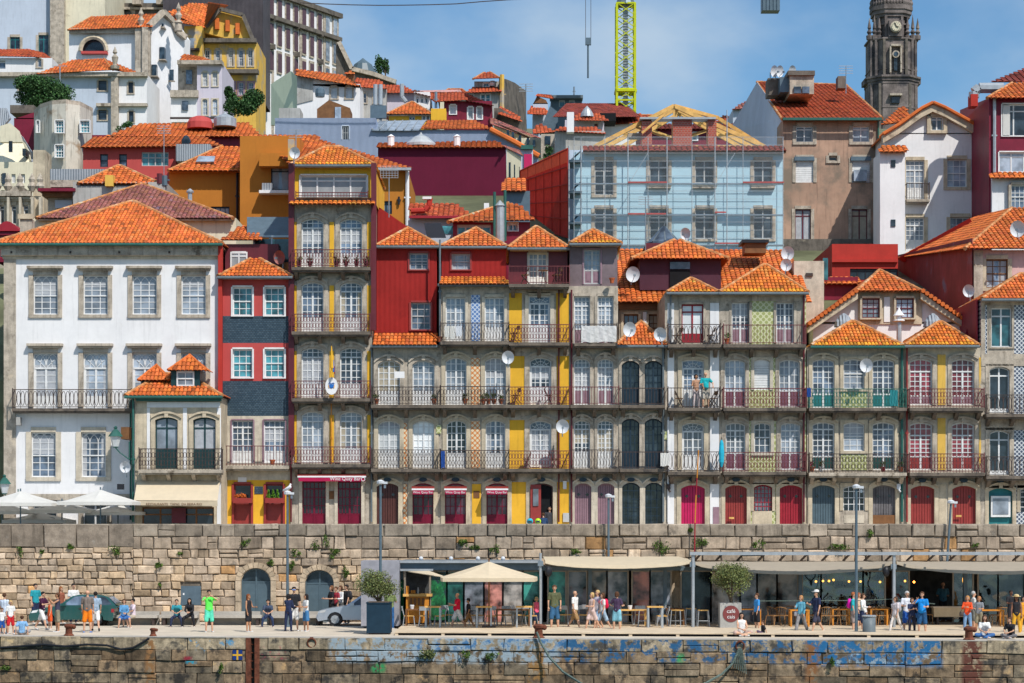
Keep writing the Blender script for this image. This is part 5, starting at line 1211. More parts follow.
 b.wins('sash',(364,376),93,103,5,nx=1,ny=2,sur='granite',sw=.12,gl='glass_mid',low=1);b.boxp(346,354,73,81,'wood_brown',212,214,'dormer');b.slope([(344,74,211.5),(355,74,211.5),(350,70.5,213)],sp=.4);b.done()
 for x,lb in((375.5,'left of two pale blue phone mast cylinders'),(380.5,'right of two pale blue phone mast cylinders')):
  q=P(x,122,192);mb=MB();mb.tube(q,P(x,105,192),.12,8);root=tag(obj('phone_mast',mb.mesh('mast','steel',q),None,q),lb,'mast');mb=MB();mb.tube(P(x,105,192),P(x,84.5,192),.2,10);obj('antenna',mb.mesh('antenna','galvanised',q),root)
 q=P(376,118,191.5);mb=MB();mb.box(q.x-.5,q.x+.9,q.y,q.y+.5,q.z+0,q.z+1.1);one('mast_cabinet',mb,'steel_blue','blue equipment cabinet at the foot of the phone masts','cabinet',loc=q)
 b=Bld('lilac_house','lilac house with red roof and curved white flue','house',386,416,93,160,212,8,'plaster_lilac',HR);b.slope([(384,93,211.5),(418,93,211.5),(402,85,216),(386,85,216)],'red_tile',sp=.4);b.acc('flue','galvanised').path([P(402,84,210),P(402,97,210),P(406,102,210)],.22,8);b.done()
 b=Bld('white_terrace_house','small white house of five windows beside the lilac house','house',414,430,92,150,209,8,'plaster_white',HR);b.wins('plain',(417.5,422,426.5),97,103,2.6,nx=1,low=0,sur=None,gl='glass_dark');b.wins('plain',(419,426),108,114,2.6,nx=1,low=0,sur=None,gl='glass_dark');b.slope([(413,92.5,208.6),(431,97,208.6),(424,92,212),(414,90,212)],'brown_tile',sp=.4);b.done()
 b=Bld('yellow_roof_house','small yellow house with a bright orange hipped roof','house',389,430,114,160,198,7,'plaster_yellow',HR);b.win('plain',412,116,120,6,nx=2,low=0,sur=None,gl='glass_mid');b.wins('plain',(424,428),115,120,2.6,nx=1,low=0,sur='paint_white',sw=.08,gl='glass_mid')
 b.hip(386,433,114,411,413,102,over=.4,depth=8,sp=.4,gut=None);b.boxp(431,446,108.5,121,'plaster_yellow',196,198,'yellow_block');b.done()
 b=Bld('maroon_house','maroon house with white windows on the slope below the grey house','house',444,492,101,170,208,8,'maroon_paint',HR);b.win('plain',453,105,114,6,nx=1,low=0,sur='paint_white',sw=.1,gl='glass_white');b.wins('plain',(470.5,479.5),107,119,5,nx=1,low=0,sur='paint_white',sw=.1,gl='glass_white')
 b.slope([(435,102,207.4),(468,100,207.4),(462,92,213),(420,92,213)],'red_tile',sp=.4);b.slope([(466,101,207.4),(494,106,207.4),(486,102,212),(462,92,213)],'wine_tile',sp=.4);b.acc('ridge_wall','plaster_pink').prism([P(418,92,213.3),P(462,92,213.3),P(460,89.5,213.3),P(418,90.5,213.3)],(0,.3,0));b.pipe(436,92,108,'steel',.15,'flue');b.done()
 b=Bld('tall_grey_house','tall grey house with stacked red roofs and a round attic window','house',467,500,91,170,222,8,'plaster_grey',HR)
 b.sec(474,499,79,91,'plaster_grey',front=1.2);b.win('sash',486,81,88,5.5,nx=2,ny=2,sur='paint_white',sw=.08,gl='glass_teal',hole=False,dy=1.0,low=1)
 q=P(492.5,83.5,223);b.acc('round_window','plaster_white').lathe(q.x,q.y,[(.25,q.z-.25),(.35,q.z),(.25,q.z+.25)],10);b.wins('sash',(471.5,483,488),94,103,4.5,nx=1,ny=2,sur='paint_white',sw=.08,gl='glass_teal',low=1)
 b.slope([(465,93,221.3),(502,91.5,221.3),(498,87,223),(473,87,223)],'red_tile',sp=.4);b.slope([(473,79,222),(500,78,222),(490,72,226),(484,72.5,226)],'red_tile',sp=.4,caps=((0,3),(1,2)))
 b.solid([(499,78,222),(499,130,222),(525,130,232),(524,90,232),(513,82,228),(506,79,225)],(.2,.4,0),'granite_dark','side_wall');b.pipe(502,75,115,'plaster_oldyellow',.25,'chimney_flue');b.done()
 b=Bld('roadside_terrace','row of weathered cream walls and small windows stepping down the lane','house',516,556,138,170,200,8,'plaster_cream',HR)
 b.solid([(494,150,206),(556,150,200),(556,147,200),(541,141,200),(517,131,203),(494,122,206)],(0,.5,0),'plaster_cream');b.slope([(490,124,205.5),(557,148,199.5),(548,141,202),(490,117,208)],'brown_tile',sp=.4)
 for x,y in((508,133),(513,135),(520,138),(528,141),(534,143)):b.boxp(x-1.3,x+1.3,y-3,y+3.5,'glass_dark',199.6,200.2,'window')
 b.boxp(541,556,134,160,'granite',198.4,199.4,'end_wall');b.boxp(545,550.5,136,144,'glass_dark',198.3,198.4,'window');b.slope([(533,134,199),(556,132,199),(541,124,202),(535,126,202)],'red_tile',sp=.4)
 b.solid([(494,122,209),(522,130,209),(520,120,209),(500,108,209),(494,108,209)],(0,2,0),'granite_dark','upper_wall');b.slope([(498,114,208),(522,122,208),(519,116,210),(500,106,210)],'red_tile',sp=.4);b.done()
 bush(547,152,188,.5,.9,'green climber between the lane wall and red netting','leaf_dark',400,.1,name='bush',seed=9)
 b=Bld('pink_lane_wall','narrow teal and magenta house end beside the blue hall','house',521,533,148,190,178,5,'plaster_bluish',HR);b.boxp(524,532,154,168,'paint_pink',177.8,178,'door');b.boxp(521,533,145,149,'gutter_green',177.6,178,'eave');b.done()
 b=Bld('teal_gable_house','small brick coloured gable house with a red roof beside a green block','house',533,548,103,150,235,8,'plaster_bluish',HR);b.solid([(533,104,235),(548,104,235),(546,100,235),(537,96,235)],(0,1,0),'wood_brown');b.slope([(536,96,234.5),(553,99,236),(551,95,240),(538,94,239)],'red_tile',sp=.5);b.slope([(527,114,233),(548,115,233),(545,105,236),(531,106,236)],'red_tile',sp=.5);b.done()
 b=Bld('green_block','green flat roofed block with aerial on the skyline','building',551,582,97,140,240,8,'paint_bluegrey',HR);b.boxp(550,583,95,98,'gutter_grey',239,241,'flat_roof');b.wins('plain',(562,572),100,107,6,nx=1,low=0,sur=None,gl='glass_teal');b.pipe(574,87,97,'steel',.1,'aerial');b.solid([(540,130,225),(558,130,225),(558,112,225),(550,106,225)],(0,3,0),'steel_blue','lower_wing');b.done()
 b=Bld('pink_house','pale pink house with wide dull red roofs and a lead dome','house',565,604,120,160,215,8,'plaster_lilac',HR)
 b.slope([(553,117,214),(640,117,222),(624,103.5,232),(567,103.5,230)],'wine_tile',sp=.5);b.slope([(572,120.5,213.5),(609,121,213.5),(600,113,217),(578,113,217)],'red_tile',sp=.45);b.win('plain',596,122,127,4.5,nx=1,low=0,sur=None,gl='paint_purple')
 q=P(587,117,215);b.acc('lead_dome','galvanised').lathe(q.x,q.y,[(.68,q.z),(.62,q.z+.3),(.35,q.z+.75),(.02,q.z+1.1)],12);b.boxp(600,616,113,121,'dark_room',216,219,'loft_opening');b.boxp(593,603,103.5,106,'plaster_cream',229.5,231,'ridge_box');b.done()
 b=Bld('grey_wall_house','long grey rendered wall with a small red roof below the pink house','house',555,605,131,200,195,8,'plaster_grey',HR);b.slope([(555,131,194.6),(606,134,194.6),(596,127,198),(560,127,198)],'red_tile',sp=.45);b.boxp(567,574,112,132,'plaster_white',193,194,'chimney');b.done()
 b=Bld('white_back_house','white house end with red roof right behind the crane mast','house',603,640,124,160,222,6,'plaster_white',HR);b.slope([(608,125,221.5),(652,122,221.5),(640,113.5,226),(618,115,226)],'red_tile',sp=.45);b.done()
 b=Bld('distant_red_house','small distant white house with red roof left of the salmon gable','house',717,734,121,160,235,6,'plaster_white',HR);b.slope([(716,122,234.5),(735,121,234.5),(728,115.5,238),(723,115.5,238)],'red_tile',sp=.45);b.done()
 b=Bld('distant_grey_house','small grey blue house tucked against the salmon gable','house',733,748,109,160,190,6,'plaster_bluish',HR);b.slope([(732,110,189.6),(748,108,189.6),(747,101,192),(740,104,192)],'brown_tile',sp=.45);b.done()
 b=Bld('hollow_attic_house','low dark red roofed house visible through the timber roof frame','house',640,760,128,200,175,6,'maroon_paint',HR);b.slope([(640,129,174.5),(765,129,174.5),(750,124,178),(650,124,178)],'wine_tile',sp=.45);b.win('plain',690,133,140,14,nx=2,low=0,sur='paint_white',sw=.1,gl='glass_teal');b.done()
 # far roofs filling the skyline
 for i,(x0,x1,y,xa,xb,ya,Y,wm,rm,lb)in enumerate(((548,566,118,553,561,108,250,'plaster_grey','brown_tile','tiny brown roofed house on the skyline behind the green block'),(440,470,97,448,462,89,250,'plaster_cream','red_tile','distant red roof on the skyline left of the tall grey house'),
 (604,618,116,608,614,108,255,'plaster_grey','wine_tile','distant dark roof peeping left of the crane mast'),(636,660,121,642,652,115,255,'plaster_cream','red_tile','distant red roof peeping right of the crane mast'))):
  b=Bld('distant_house',lb,'house',x0,x1,y,150,Y,8,wm,HR);b.hip(x0-2,x1+2,y,xa,xb,ya,rm,over=.3,depth=9,sp=.5,gut=None);b.done()
 # bell tower
 Yt=415.0;k=Yt/FL;q=P(891,128,Yt);o=Vector((q.x,Yt,60));t=tag(empty('bell_tower',o),'tall carved grey stone bell tower with clock rising behind the roofs','tower');c=q.x;cy=Yt
 def zt(py):return Z(py,Yt)
 def octa(name,hw,y0,y1,m='tower_stone',par=None,ch=.5):
  w=hw*k;e=w*ch;mb=MB();pts=[(-e,-w),(e,-w),(w,-e),(w,e),(e,w),(-e,w),(-w,e),(-w,-e)]
  mb.prism([(c+x,cy+y,zt(y0))for x,y in pts],(0,0,zt(y1)-zt(y0)));return obj(name,mb.mesh(name,m,o),par or t)
 st=[octa('lower_stage',24.5,200,88),octa('middle_stage',23.5,80,44),octa('upper_stage',16,44,18,ch=.42),octa('top_stage',13.5,6,-60,ch=.42)]
 for nm,hw,y0,y1 in(('cornice',27.5,82,80),('cornice',26,85,82),('cornice',25,88,85),('cornice',25,44,42.5),('gallery_floor',17.5,20,17),('gallery_floor',19,17,13),('gallery_floor',20,13,9),('parapet',19.5,9,8),('balustrade_rail',19.5,1,-.5),('string_course',24.2,74,73),('string_course',25,112,110),('cornice',17,28,26.5)):octa(nm,hw,y0,y1,ch=.5)
 for i in range(40):
  a=2*math.pi*i/40;w=18.6*k/max(abs(math.cos(a)),abs(math.sin(a)),(abs(math.cos(a))+abs(math.sin(a)))/1.5)
  mb=MB();x,y=c+math.cos(a)*w,cy+math.sin(a)*w;mb.lathe(x,y,[(.25,zt(8.2)),(.38,zt(6)),(.2,zt(3)),(.3,zt(1))],6);obj('baluster',mb.mesh('baluster','tower_stone',o),t)
 for hw,y0,y1,xs in((25,200,88,(-22,-15,15,22)),(24.2,80,44,(-22,-18,-11,11,18,22)),(16.6,42,20,(-14,-8,8,14))):
  for x in xs:mb=MB();inn=.35*(max(0,abs(x)-hw*.5))*k*2;mb.box(c+(x-1.2)*k,c+(x+1.2)*k,cy-hw*k-.3+max(0,abs(x)-hw*.5)*k,cy-hw*k+3+inn,zt(y0),zt(y1));obj('pilaster',mb.mesh('pilaster','granite_dark' if x%2 else 'tower_stone',o),t)
 def front(name,m,x0,x1,y0,y1,d,hw):mb=MB();mb.box(c+x0*k,c+x1*k,cy-hw*k-d,cy-hw*k+.3,zt(y1),zt(y0));return obj(name,mb.mesh(name,m,o),t)
 front('window','glass_dark',-4,4,102,108,.3,25);front('window_hood','granite',-6,6,99,101,.9,25);front('window','glass_dark',-1.6,1.6,62,76,.5,24);front('niche_frame','granite',-5,5,50,52,.9,24);front('niche_frame','granite',-6,-4.5,52,78,.8,24);front('niche_frame','granite',4.5,6,52,78,.8,24)
 mb=MB();z=zt(60);mb.v=[];
 def disc(name,m,r,y,py,th,xo=0):
  mb=MB();n=24;pts=[(c+xo*k+math.cos(2*math.pi*i/n)*r*k,y,zt(py)+math.sin(2*math.pi*i/n)*r*k)for i in range(n)];mb.prism(pts,(0,th,0));return obj(name,mb.mesh(name,m,o),t)
 disc('oculus_ring','granite',3.6,cy-24*k-.9,60,.6);disc('oculus','glass_dark',2.2,cy-24*k-1.0,60,.3)
 front('clock_housing','tower_stone',-6.5,6.5,26,42,1.2,20);disc('clock_rim','granite',5.6,cy-20*k-1.7,33,.6);cf=disc('clock_face','plaster_cream',4.6,cy-20*k-1.9,33,.4)
 mb=MB();mb.tube((c,cy-20*k-2,zt(33)),(c-.3,cy-20*k-2,zt(29.5)),.09,4);mb.tube((c,cy-20*k-2,zt(33)),(c+.45,cy-20*k-2,zt(33.8)),.1,4)
 for i in range(12):a=R(30*i);mb.tube((c+math.sin(a)*.66,cy-20*k-2,zt(33)+math.cos(a)*.66),(c+math.sin(a)*.8,cy-20*k-2,zt(33)+math.cos(a)*.8),.05,4)
 obj('clock_hands',mb.mesh('clock_hands','iron',o),cf)
 for x,y in((-24,-.3),(-19,-1),(19,-1),(24,-.3),(14,.5),(-14,.5)):
  mb=MB();h=1.5 if abs(x)>20 else 2.0;mb.lathe(c+x*k,cy-14*k+(y*k),[(.55,zt(43)),(.6,zt(39)),(.25,zt(38)),(.5,zt(35.5)),(.2,zt(33)),(.35,zt(31.5)),(.03,zt(31)+h*1.2)],8);obj('pinnacle',mb.mesh('pinnacle','tower_stone',o),t)
 for sg in(-1,1):
  mb=MB();mb.box(c+sg*24*k,c+sg*28*k,cy-10*k,cy+10*k,zt(86),zt(81));obj('corner_cornice',mb.mesh('corner_cornice','tower_stone',o),t)
 # tower crane: mast, with its jib above the frame carrying the hook
 Yc=230.0;q=P(625.5,134,Yc);o=Vector((q.x,Yc,Z(140,Yc)-3));t=tag(empty('tower_crane',o),'yellow green lattice tower crane with hook and slung counterweight','crane')
 ym=mat('crane_yellow',(.50,.56,.008),rough=.45,var=.08);w=9*Yc/FL;mb=MB();z0,z1=Z(150,Yc),Z(5,Yc)
 cs=[(-w,-w),(w,-w),(w,w),(-w,w)]
 for x,y in cs:mb.box(q.x+x-.12,q.x+x+.12,Yc+y-.12,Yc+y+.12,z0-2,z1)
 n=12;hgt=(z1-z0)/n
 for i in range(n+1):
  z=z0+hgt*i
  for(xa,ya),(xb,yb)in zip(cs,cs[1:]+cs[:1]):
   if i in(4,n)or i%2==0 and False:mb.tube((q.x+xa,Yc+ya,z),(q.x+xb,Yc+yb,z),.12,4)
   if i<n:
    s=i%2;mb.tube((q.x+(xa if s else xb),Yc+(ya if s else yb),z),(q.x+(xb if s else xa),Yc+(yb if s else ya),z+hgt),.06,4);mb.tube((q.x+(xb if s else xa),Yc+(yb if s else ya),z),(q.x+(xa if s else xb),Yc+(ya if s else yb),z+hgt),.05,4)
 zc=Z(92,Yc)
 for(xa,ya),(xb,yb)in zip(cs,cs[1:]+cs[:1]):mb.tube((q.x+xa,Yc+ya,zc),(q.x+xb,Yc+yb,zc),.24,6)
 obj('mast',mb.mesh('mast',ym,o),t);mb=MB();mb.box(q.x-.25,q.x+.25,Yc-.2,Yc+.2,z0,z1)
 for i in range(60):mb.box(q.x-.3,q.x+.3,Yc-.3,Yc-.2,z0+i*.28,z0+i*.28+.05)
 obj('ladder',mb.mesh('ladder','galvanised',o),t)
 mb=MB();mb.lathe(q.x,Yc,[(w*1.15,Z(5,Yc)),(w*.9,Z(0,Yc)),(w*.9,Z(-12,Yc))],12);obj('slew_ring',mb.mesh('slew_ring','steel_blue',o),t)
 mb=MB();zj=Z(-40,Yc)
 for dx,dz in((-.6,0),(.6,0),(0,1.3)):mb.tube((X(430,Yc),Yc+dx,zj+dz),(X(800,Yc),Yc+dx,zj+dz),.1,4)
 for i in range(24):
  x=X(430,Yc)+i*1.62;mb.tube((x,Yc-.6,zj),(x+.8,Yc,zj+1.3),.06,4);mb.tube((x+.8,Yc,zj+1.3),(x+1.62,Yc-.6,zj),.06,4);mb.tube((x,Yc-.6,zj),(x+.8,Yc+.6,zj),.06,4)
 mb.box(q.x-1,q.x+1,Yc-1,Yc+1,Z(-12,Yc),zj+.5);obj('jib',mb.mesh('jib',ym,o),t)
 h=X(588,Yc);mb=MB();mb.tube((h-.25,Yc,zj),(h-.25,Yc,Z(38,Yc)),.035,4);mb.tube((h+.3,Yc,zj),(h+.3,Yc,Z(38,Yc)),.035,4);obj('hoist_cable',mb.mesh('hoist_cable','iron',o),t)
 mb=MB();mb.box(h-.28,h+.32,Yc-.2,Yc+.2,Z(45,Yc),Z(38,Yc));mb.tube((h,Yc,Z(45,Yc)),(h,Yc,Z(78,Yc)),.11,6);obj('hook_block',mb.mesh('hook_block','steel_blue',o),t)
 mb=MB();mb.box(X(761.5,Yc),X(779,Yc),Yc-.8,Yc+.8,Z(12,Yc),zj)
 for i in range(5):mb.box(X(762+3.5*i,Yc),X(763+3.5*i,Yc),Yc-.9,Yc-.8,Z(12.3,Yc),Z(-10,Yc))
 obj('counterweight',mb.mesh('counterweight','steel_blue',o),t)
 mb=MB();mb.path([P(300+i*26,2.2+3.2*math.sin(math.pi*min(1,(i+.5)/8))*(1 if i<4 else .95)-(i>6)*(i-6)*1.2,180)for i in range(11)],.045,4)
 one('overhead_cable',mb,'iron','thin dark cable crossing the sky at the top','cable',loc=P(430,4,180))
# ------------------------------------------------------------------ quay, walls, promenade
def text_obj(body,size,m,parent,loc,name='lettering',rot=(R(90),0,0),ext=.006,align='CENTER'):
 cu=bpy.data.curves.new(name,'FONT');cu.body=body;cu.size=size;cu.extrude=ext;cu.align_x=align;cu.resolution_u=2
 t=bpy.data.objects.new('tmp',cu);COL.objects.link(t);dg=bpy.context.evaluated_depsgraph_get();me=bpy.data.meshes.new_from_object(t.evaluated_get(dg))
 bpy.data.objects.remove(t);me.materials.clear();me.materials.append(MATS[m]);me.name=name
 return obj(name,me,parent,loc,rot)
def masonry(mb,x0,x1,z0,z1,rows,wmin,wmax,holes=(),seed=1,ch=.035,tone=None,y=0.0,jit=.03,gap=.013):
 """coursed rubble in the plane y, front towards -y: every block its own chamfered face"""
 g=random.Random(seed);zs=[z0]
 for r in rows:zs.append(zs[-1]+r)
 k=(z1-z0)/(zs[-1]-z0);zs=[z0+(z-z0)*k for z in zs]
 for ri,(za,zb)in enumerate(zip(zs,zs[1:])):
  x=x0-g.uniform(0,wmax*.6)
  while x<x1:
   w=g.uniform(wmin,wmax);xa,xb=x,min(x+w,x1);x+=w
   if xb-xa<.12:continue
   xa=max(xa,x0)
   spans=[(xa,xb)]
   for hx0,hx1,hz0,hz1 in holes:
    if zb>hz0+.1 and za<hz1-.1:
     ns=[]
     for a,b in spans:
      if b<=hx0 or a>=hx1:ns.append((a,b));continue
      if a<hx0-.1:ns.append((a,hx0))
      if b>hx1+.1:ns.append((hx1,b))
     spans=ns
   for a,b in spans:
    q=gap;p=g.uniform(0,.07);z_a=za;z_b=zb
    if g.random()<.14 and zb-za>.4 and b-a>.5:pieces=[(a,b,za,(za+zb)/2),(a,b,(za+zb)/2,zb)]
    else:pieces=[(a,b,z_a,z_b)]
    for(a1,b1,c1,d1)in pieces:
     t=tone(g,ri,(a1+b1)/2,(c1+d1)/2)if tone else(1,1,1)
     J=lambda:g.uniform(-jit,jit)
     o=[(a1+q+J(),c1+q+J()),(b1-q+J(),c1+q+J()),(b1-q+J(),d1-q+J()),(a1+q+J(),d1-q+J())]
     n=len(mb.v)
     for ox,oz in o:mb.v.append((ox,y+.06,oz))
     for ox,oz in o:mb.v.append((ox,y-p*.5,oz))
     cx,cz=(a1+b1)/2,(c1+d1)/2
     for i,(ox,oz)in enumerate(o):
      sx=ch if ox<cx else-ch;sz=ch if oz<cz else-ch
      mb.v.append((ox+sx*g.uniform(.7,1.6),y-p-.03,oz+sz*g.uniform(.7,1.6)))
     for i in range(4):
      j=(i+1)%4;mb.face((n+i,n+j,n+4+j,n+4+i),t);mb.face((n+4+i,n+4+j,n+8+j,n+8+i),t)
     mb.face((n+8,n+9,n+10,n+11),t)
def mask_mix(m,boxes):
 """paint or rust patches that belong to the wall: (x0,x1,z0,z1,colour,noise threshold,noise scale)"""
 nt=m.node_tree;N=nt.nodes;L=nt.links;b=N['Principled BSDF'];src=b.inputs['Base Color'].links[0].from_socket
 tc=N.new('ShaderNodeTexCoord');sp=N.new('ShaderNodeSeparateXYZ');L.new(tc.outputs['Object'],sp.inputs[0])
 def mth(op,a,c,c2=None):
  n=N.new('ShaderNodeMath');n.operation=op
  for i,v in enumerate((a,c)):
   if isinstance(v,(int,float)):n.inputs[i].default_value=v
   else:L.new(v,n.inputs[i])
  return n.outputs[0]
 def step(v,lo,hi):
  r=N.new('ShaderNodeMapRange');r.interpolation_type='SMOOTHSTEP';r.inputs['From Min'].default_value=lo;r.inputs['From Max'].default_value=hi;L.new(v,r.inputs['Value']);return r.outputs[0]
 for x0,x1,z0,z1,col,th,ns in boxes:
  n=N.new('ShaderNodeTexNoise');n.inputs['Scale'].default_value=ns;n.inputs['Detail'].default_value=7;n.inputs['Roughness'].default_value=.7;L.new(tc.outputs['Object'],n.inputs['Vector'])
  f=step(n.outputs['Fac'],th-.04,th+.05);s=min(.15,(x1-x0)*.3)
  for v,lo,hi in((sp.outputs['X'],x0,x1),(sp.outputs['Z'],z0,z1)):
   s2=min(.12,(hi-lo)*.3);f=mth('MULTIPLY',f,step(v,lo-s2,lo+s2));f=mth('MULTIPLY',f,mth('SUBTRACT',1.0,step(v,hi-s2,hi+s2)))
  x=N.new('ShaderNodeMix');x.data_type='RGBA';L.new(f,x.inputs[0]);L.new(src,x.inputs[6]);x.inputs[7].default_value=(*col,1);src=x.outputs[2]
 L.new(src,b.inputs['Base Color'])
QA=math.atan2(-3.9,45.0) # the quay edge runs a little askew to the houses
def qedge(x):return 89.55+math.tan(QA)*x
def quay():
 wm=mat('wall_block',(.51,.40,.285),var=.28,scale=1.8,bump=.7,bscale=9,tint=True,rough=.9,streak=.3,stain=((.15,.12,.09),.585,1.3),stain2=((.60,.50,.38),.60,2.6))
 mat('mortar',(.19,.155,.12),var=.3,scale=3,rough=.95)
 # ground sheets
 mb=MB();mb.poly([(-90,qedge(-90)+.3,0),(90,qedge(90)+.3,0),(90,105.5,0),(-90,105.5,0)]);struct(obj('promenade',mb.mesh('promenade','paving')))
 mb=MB();mb.poly([(-90,104.6,3.7),(90,104.6,3.7),(90,113.5,3.7),(-90,113.5,3.7)]);struct(obj('upper_street',mb.mesh('upper_street','paving')))
 wt=mat('river_water',(.03,.06,.05),rough=.12,var=.2,bump=.6,bscale=2.5,scale=.3,spec=.6)
 mb=MB();mb.poly([(-900,-600,-3.1),(900,-600,-3.1),(900,95,-3.1),(-900,95,-3.1)]);struct(obj('river',mb.mesh('river',wt)))
 # upper retaining wall
 Y=104.4;o=Vector((0,Y,0));w=tag(empty('retaining_wall',o),'high tan granite block wall with parapet below the houses','wall')
 h1=[(X(241,Y)-.02,X(271,Y)+.02,-.1,Z(568,Y)),(X(305,Y)-.02,X(334,Y)+.02,-.1,Z(570,Y)),(X(181,Y),X(201,Y),Z(605,Y),Z(586,Y))]
 def tone(g,ri,x,z):
  k=g.gauss(1,.2);warm=g.uniform(0,1)
  if z>3.55:k*=.78;warm*=.1
  elif z>2.9:k*=.96;warm*=.6
  t=(k*(.98+.10*warm),k*(.98+.01*warm),k*(1.04-.16*warm))
  if g.random()<.04:t=(k*1.15,k*.82,k*.5)
  return t
 hs=[(a-.08,b+.08,c,d+.06)for a,b,c,d in h1[:2]]+[h1[2]]
 mb=MB();masonry(mb,-45,X(133,Y),0,3.0,[.36,.3,.38,.34,.4,.3,.34,.3,.32],.3,.85,hs,3,tone=tone);obj('rubble_courses',mb.mesh('rubble_courses',wm),w)
 mb=MB();masonry(mb,-45,X(133,Y),3.0,3.55,[.27,.28],.3,.9,(),13,tone=tone);masonry(mb,-45,X(133,Y),3.55,4.66,[1.1],.8,1.6,(),14,tone=lambda g,r,x,z:(lambda k:(k*.95,k*.98,k*1.08))(g.gauss(.58,.07)),ch=.02);obj('rough_parapet',mb.mesh('rough_parapet',wm),w)
 mb=MB();masonry(mb,X(133,Y),X(695,Y),0,3.45,[.42,.36,.42,.34,.38,.36,.40,.36,.42],.32,.9,hs,5,tone=tone);obj('rubble_courses',mb.mesh('rubble_courses',wm),w)
 mb=MB();masonry(mb,X(695,Y),45,0,3.45,[.42,.36,.42,.38,.40,.44,.5],.4,1.1,(),6,tone=lambda g,r,x,z:tuple(c*.95 for c in tone(g,r,x,z)));obj('rubble_courses',mb.mesh('rubble_courses',wm),w)
 mb=MB();masonry(mb,X(133,Y),45,3.45,4.06,[.6],.5,1.15,(),7,tone=tone,ch=.04);obj('parapet_course',mb.mesh('parapet_course',wm),w)
 mb=MB();masonry(mb,X(133,Y),45,4.06,4.66,[.6],.6,1.4,(),8,tone=lambda g,r,x,z:(lambda k:(k*.95,k*1.0,k*1.1))(g.gauss(.66,.1)),ch=.035,y=-.03);obj('coping_course',mb.mesh('coping_course',wm),w)
 mb=MB();mb.box(-90,90,.5,.6,-.5,3.69);xs=[-90]
 for a,b,c,d in sorted(h1):xs+=[a,b]
 xs.append(90)
 for i in range(0,len(xs),2):mb.box(xs[i],xs[i+1],.035,.5,0,3.7)
 for a,b,c,d in h1:mb.box(a,b,.04,.5,d,3.69)
 mb.box(h1[2][0],h1[2][1],.04,.5,0,h1[2][2]);mb.box(-90,90,.036,.55,3.7,4.58);obj('core',mb.mesh('core','mortar'),w)
 mb=MB();mb.box(-90,90,-.03,.6,4.58,4.655);obj('coping_top',mb.mesh('coping_top','granite'),w)
 for px,pt,wd,lb in((256,568,30,'left of two arched dark metal doors in the granite wall'),(319.5,570,29,'right of two arched dark metal doors in the granite wall')):
  H=Z(pt,Y);W=wd/FL*Y;out=winmesh('plain',W,H,arch=W*.42,nx=2,low=.72,tr=.74,fr='paint_bluegrey',pn='paint_bluegrey',gl='glass_dark',sur='wall_block',sw=.10,hood=0)
  t=tag(obj('arched_door',out['frame'],None,(X(px,Y),Y+.0,0)),lb,'door')
  mb=MB();r0=W*.5;zc=H-W*.42
  for i in range(11):
   a0,a1=math.pi*i/11+.012,math.pi*(i+1)/11-.012;q=random.Random(i).uniform(.85,1.12)
   n0=len(mb.f);mb.prism([(math.cos(a)*r*(1 if r<r0+.1 else 1),-.14,zc+math.sin(a)*r*(.86 if r<r0+.1 else .9))for a,r in((a0,r0),(a1,r0),(a1,r0+.25),(a0,r0+.25))],(0,.11,0));mb.t[n0:]=[(q,q*.98,q*.95)]*(len(mb.f)-n0)
  for s in(-1,1):
   for i in range(4):mb.box(s*r0,s*(r0+.25),-.14,-.03,zc*i/4+.01,zc*(i+1)/4-.01)
  obj('arch_stones',mb.mesh('arch_stones','wall_block'),t)
  for k in('pane','panel','surround','room'):obj({'room':'dark_interior'}.get(k,k),out[k],t)
 mb=MB();mb.box(X(181,Y),X(201,Y),Y-.02,Y+.05,Z(605,Y),Z(586,Y));c=one('metal_hatch',mb,'steel_blue','square grey blue metal hatch set in the granite wall','hatch',loc=P(191,605,Y));mb=MB();mb.box(X(183,Y),X(184.5,Y),Y-.04,Y-.02,Z(595,Y),Z(593,Y));obj('lock',mb.mesh('lock','plaster_white',P(191,605,Y)),c)
 # benches and low rail against the wall
 Yb=101.2
 for i,(a,b,lb)in enumerate(((100,158,'long grey stone bench behind the seated couple at left'),(160,198,'grey stone bench carrying the teal shirted man and black haired woman'),(204,262,'long grey stone bench between green shirted man and first arch'),(266,322,'grey stone bench in front of the wall between the two arches'))):
  x0,x1=X(a,Yb),X(b,Yb);o=Vector(((x0+x1)/2,Yb,0));t=tag(empty('stone_bench',o),lb,'bench','stone benches along the wall');mb=MB();mb.box(x0,x1,Yb-.25,Yb+.35,.34,.47);obj('seat',mb.mesh('seat','kerb_stone',o),t)
  for s in(x0+.15,x1-.25):mb=MB();mb.box(s,s+.12,Yb-.2,Yb+.3,0,.34);obj('leg',mb.mesh('leg','iron',o),t)
  mb=MB();mb.box(x0,x1,Yb+.38,Yb+.5,0,.62);obj('back_slab',mb.mesh('back_slab','kerb_stone',o),t)
 # river wall, built in a frame that follows the edge
 qm=mat('quay_block',(.27,.215,.15),var=.4,scale=2.6,bump=.8,bscale=8,tint=True,rough=.9,streak=.5,stain=((.05,.045,.04),.50,1.5),stain2=((.45,.33,.19),.58,2.2))
 o=Vector((0,89.55,0));w=tag(obj('quay_wall',None,None,o,(0,0,QA)),'weathered river wall of dark stone blocks with blue paint patches','wall')
 c=math.cos(QA)
 def lx(px,py=650): # along-wall coordinate of a pixel column
  t=(px-512)/FL;y=89.55/(1-math.tan(QA)*t);return t*y/c
 BL,PB=(.03,.12,.25),(.33,.40,.45);top=-.0
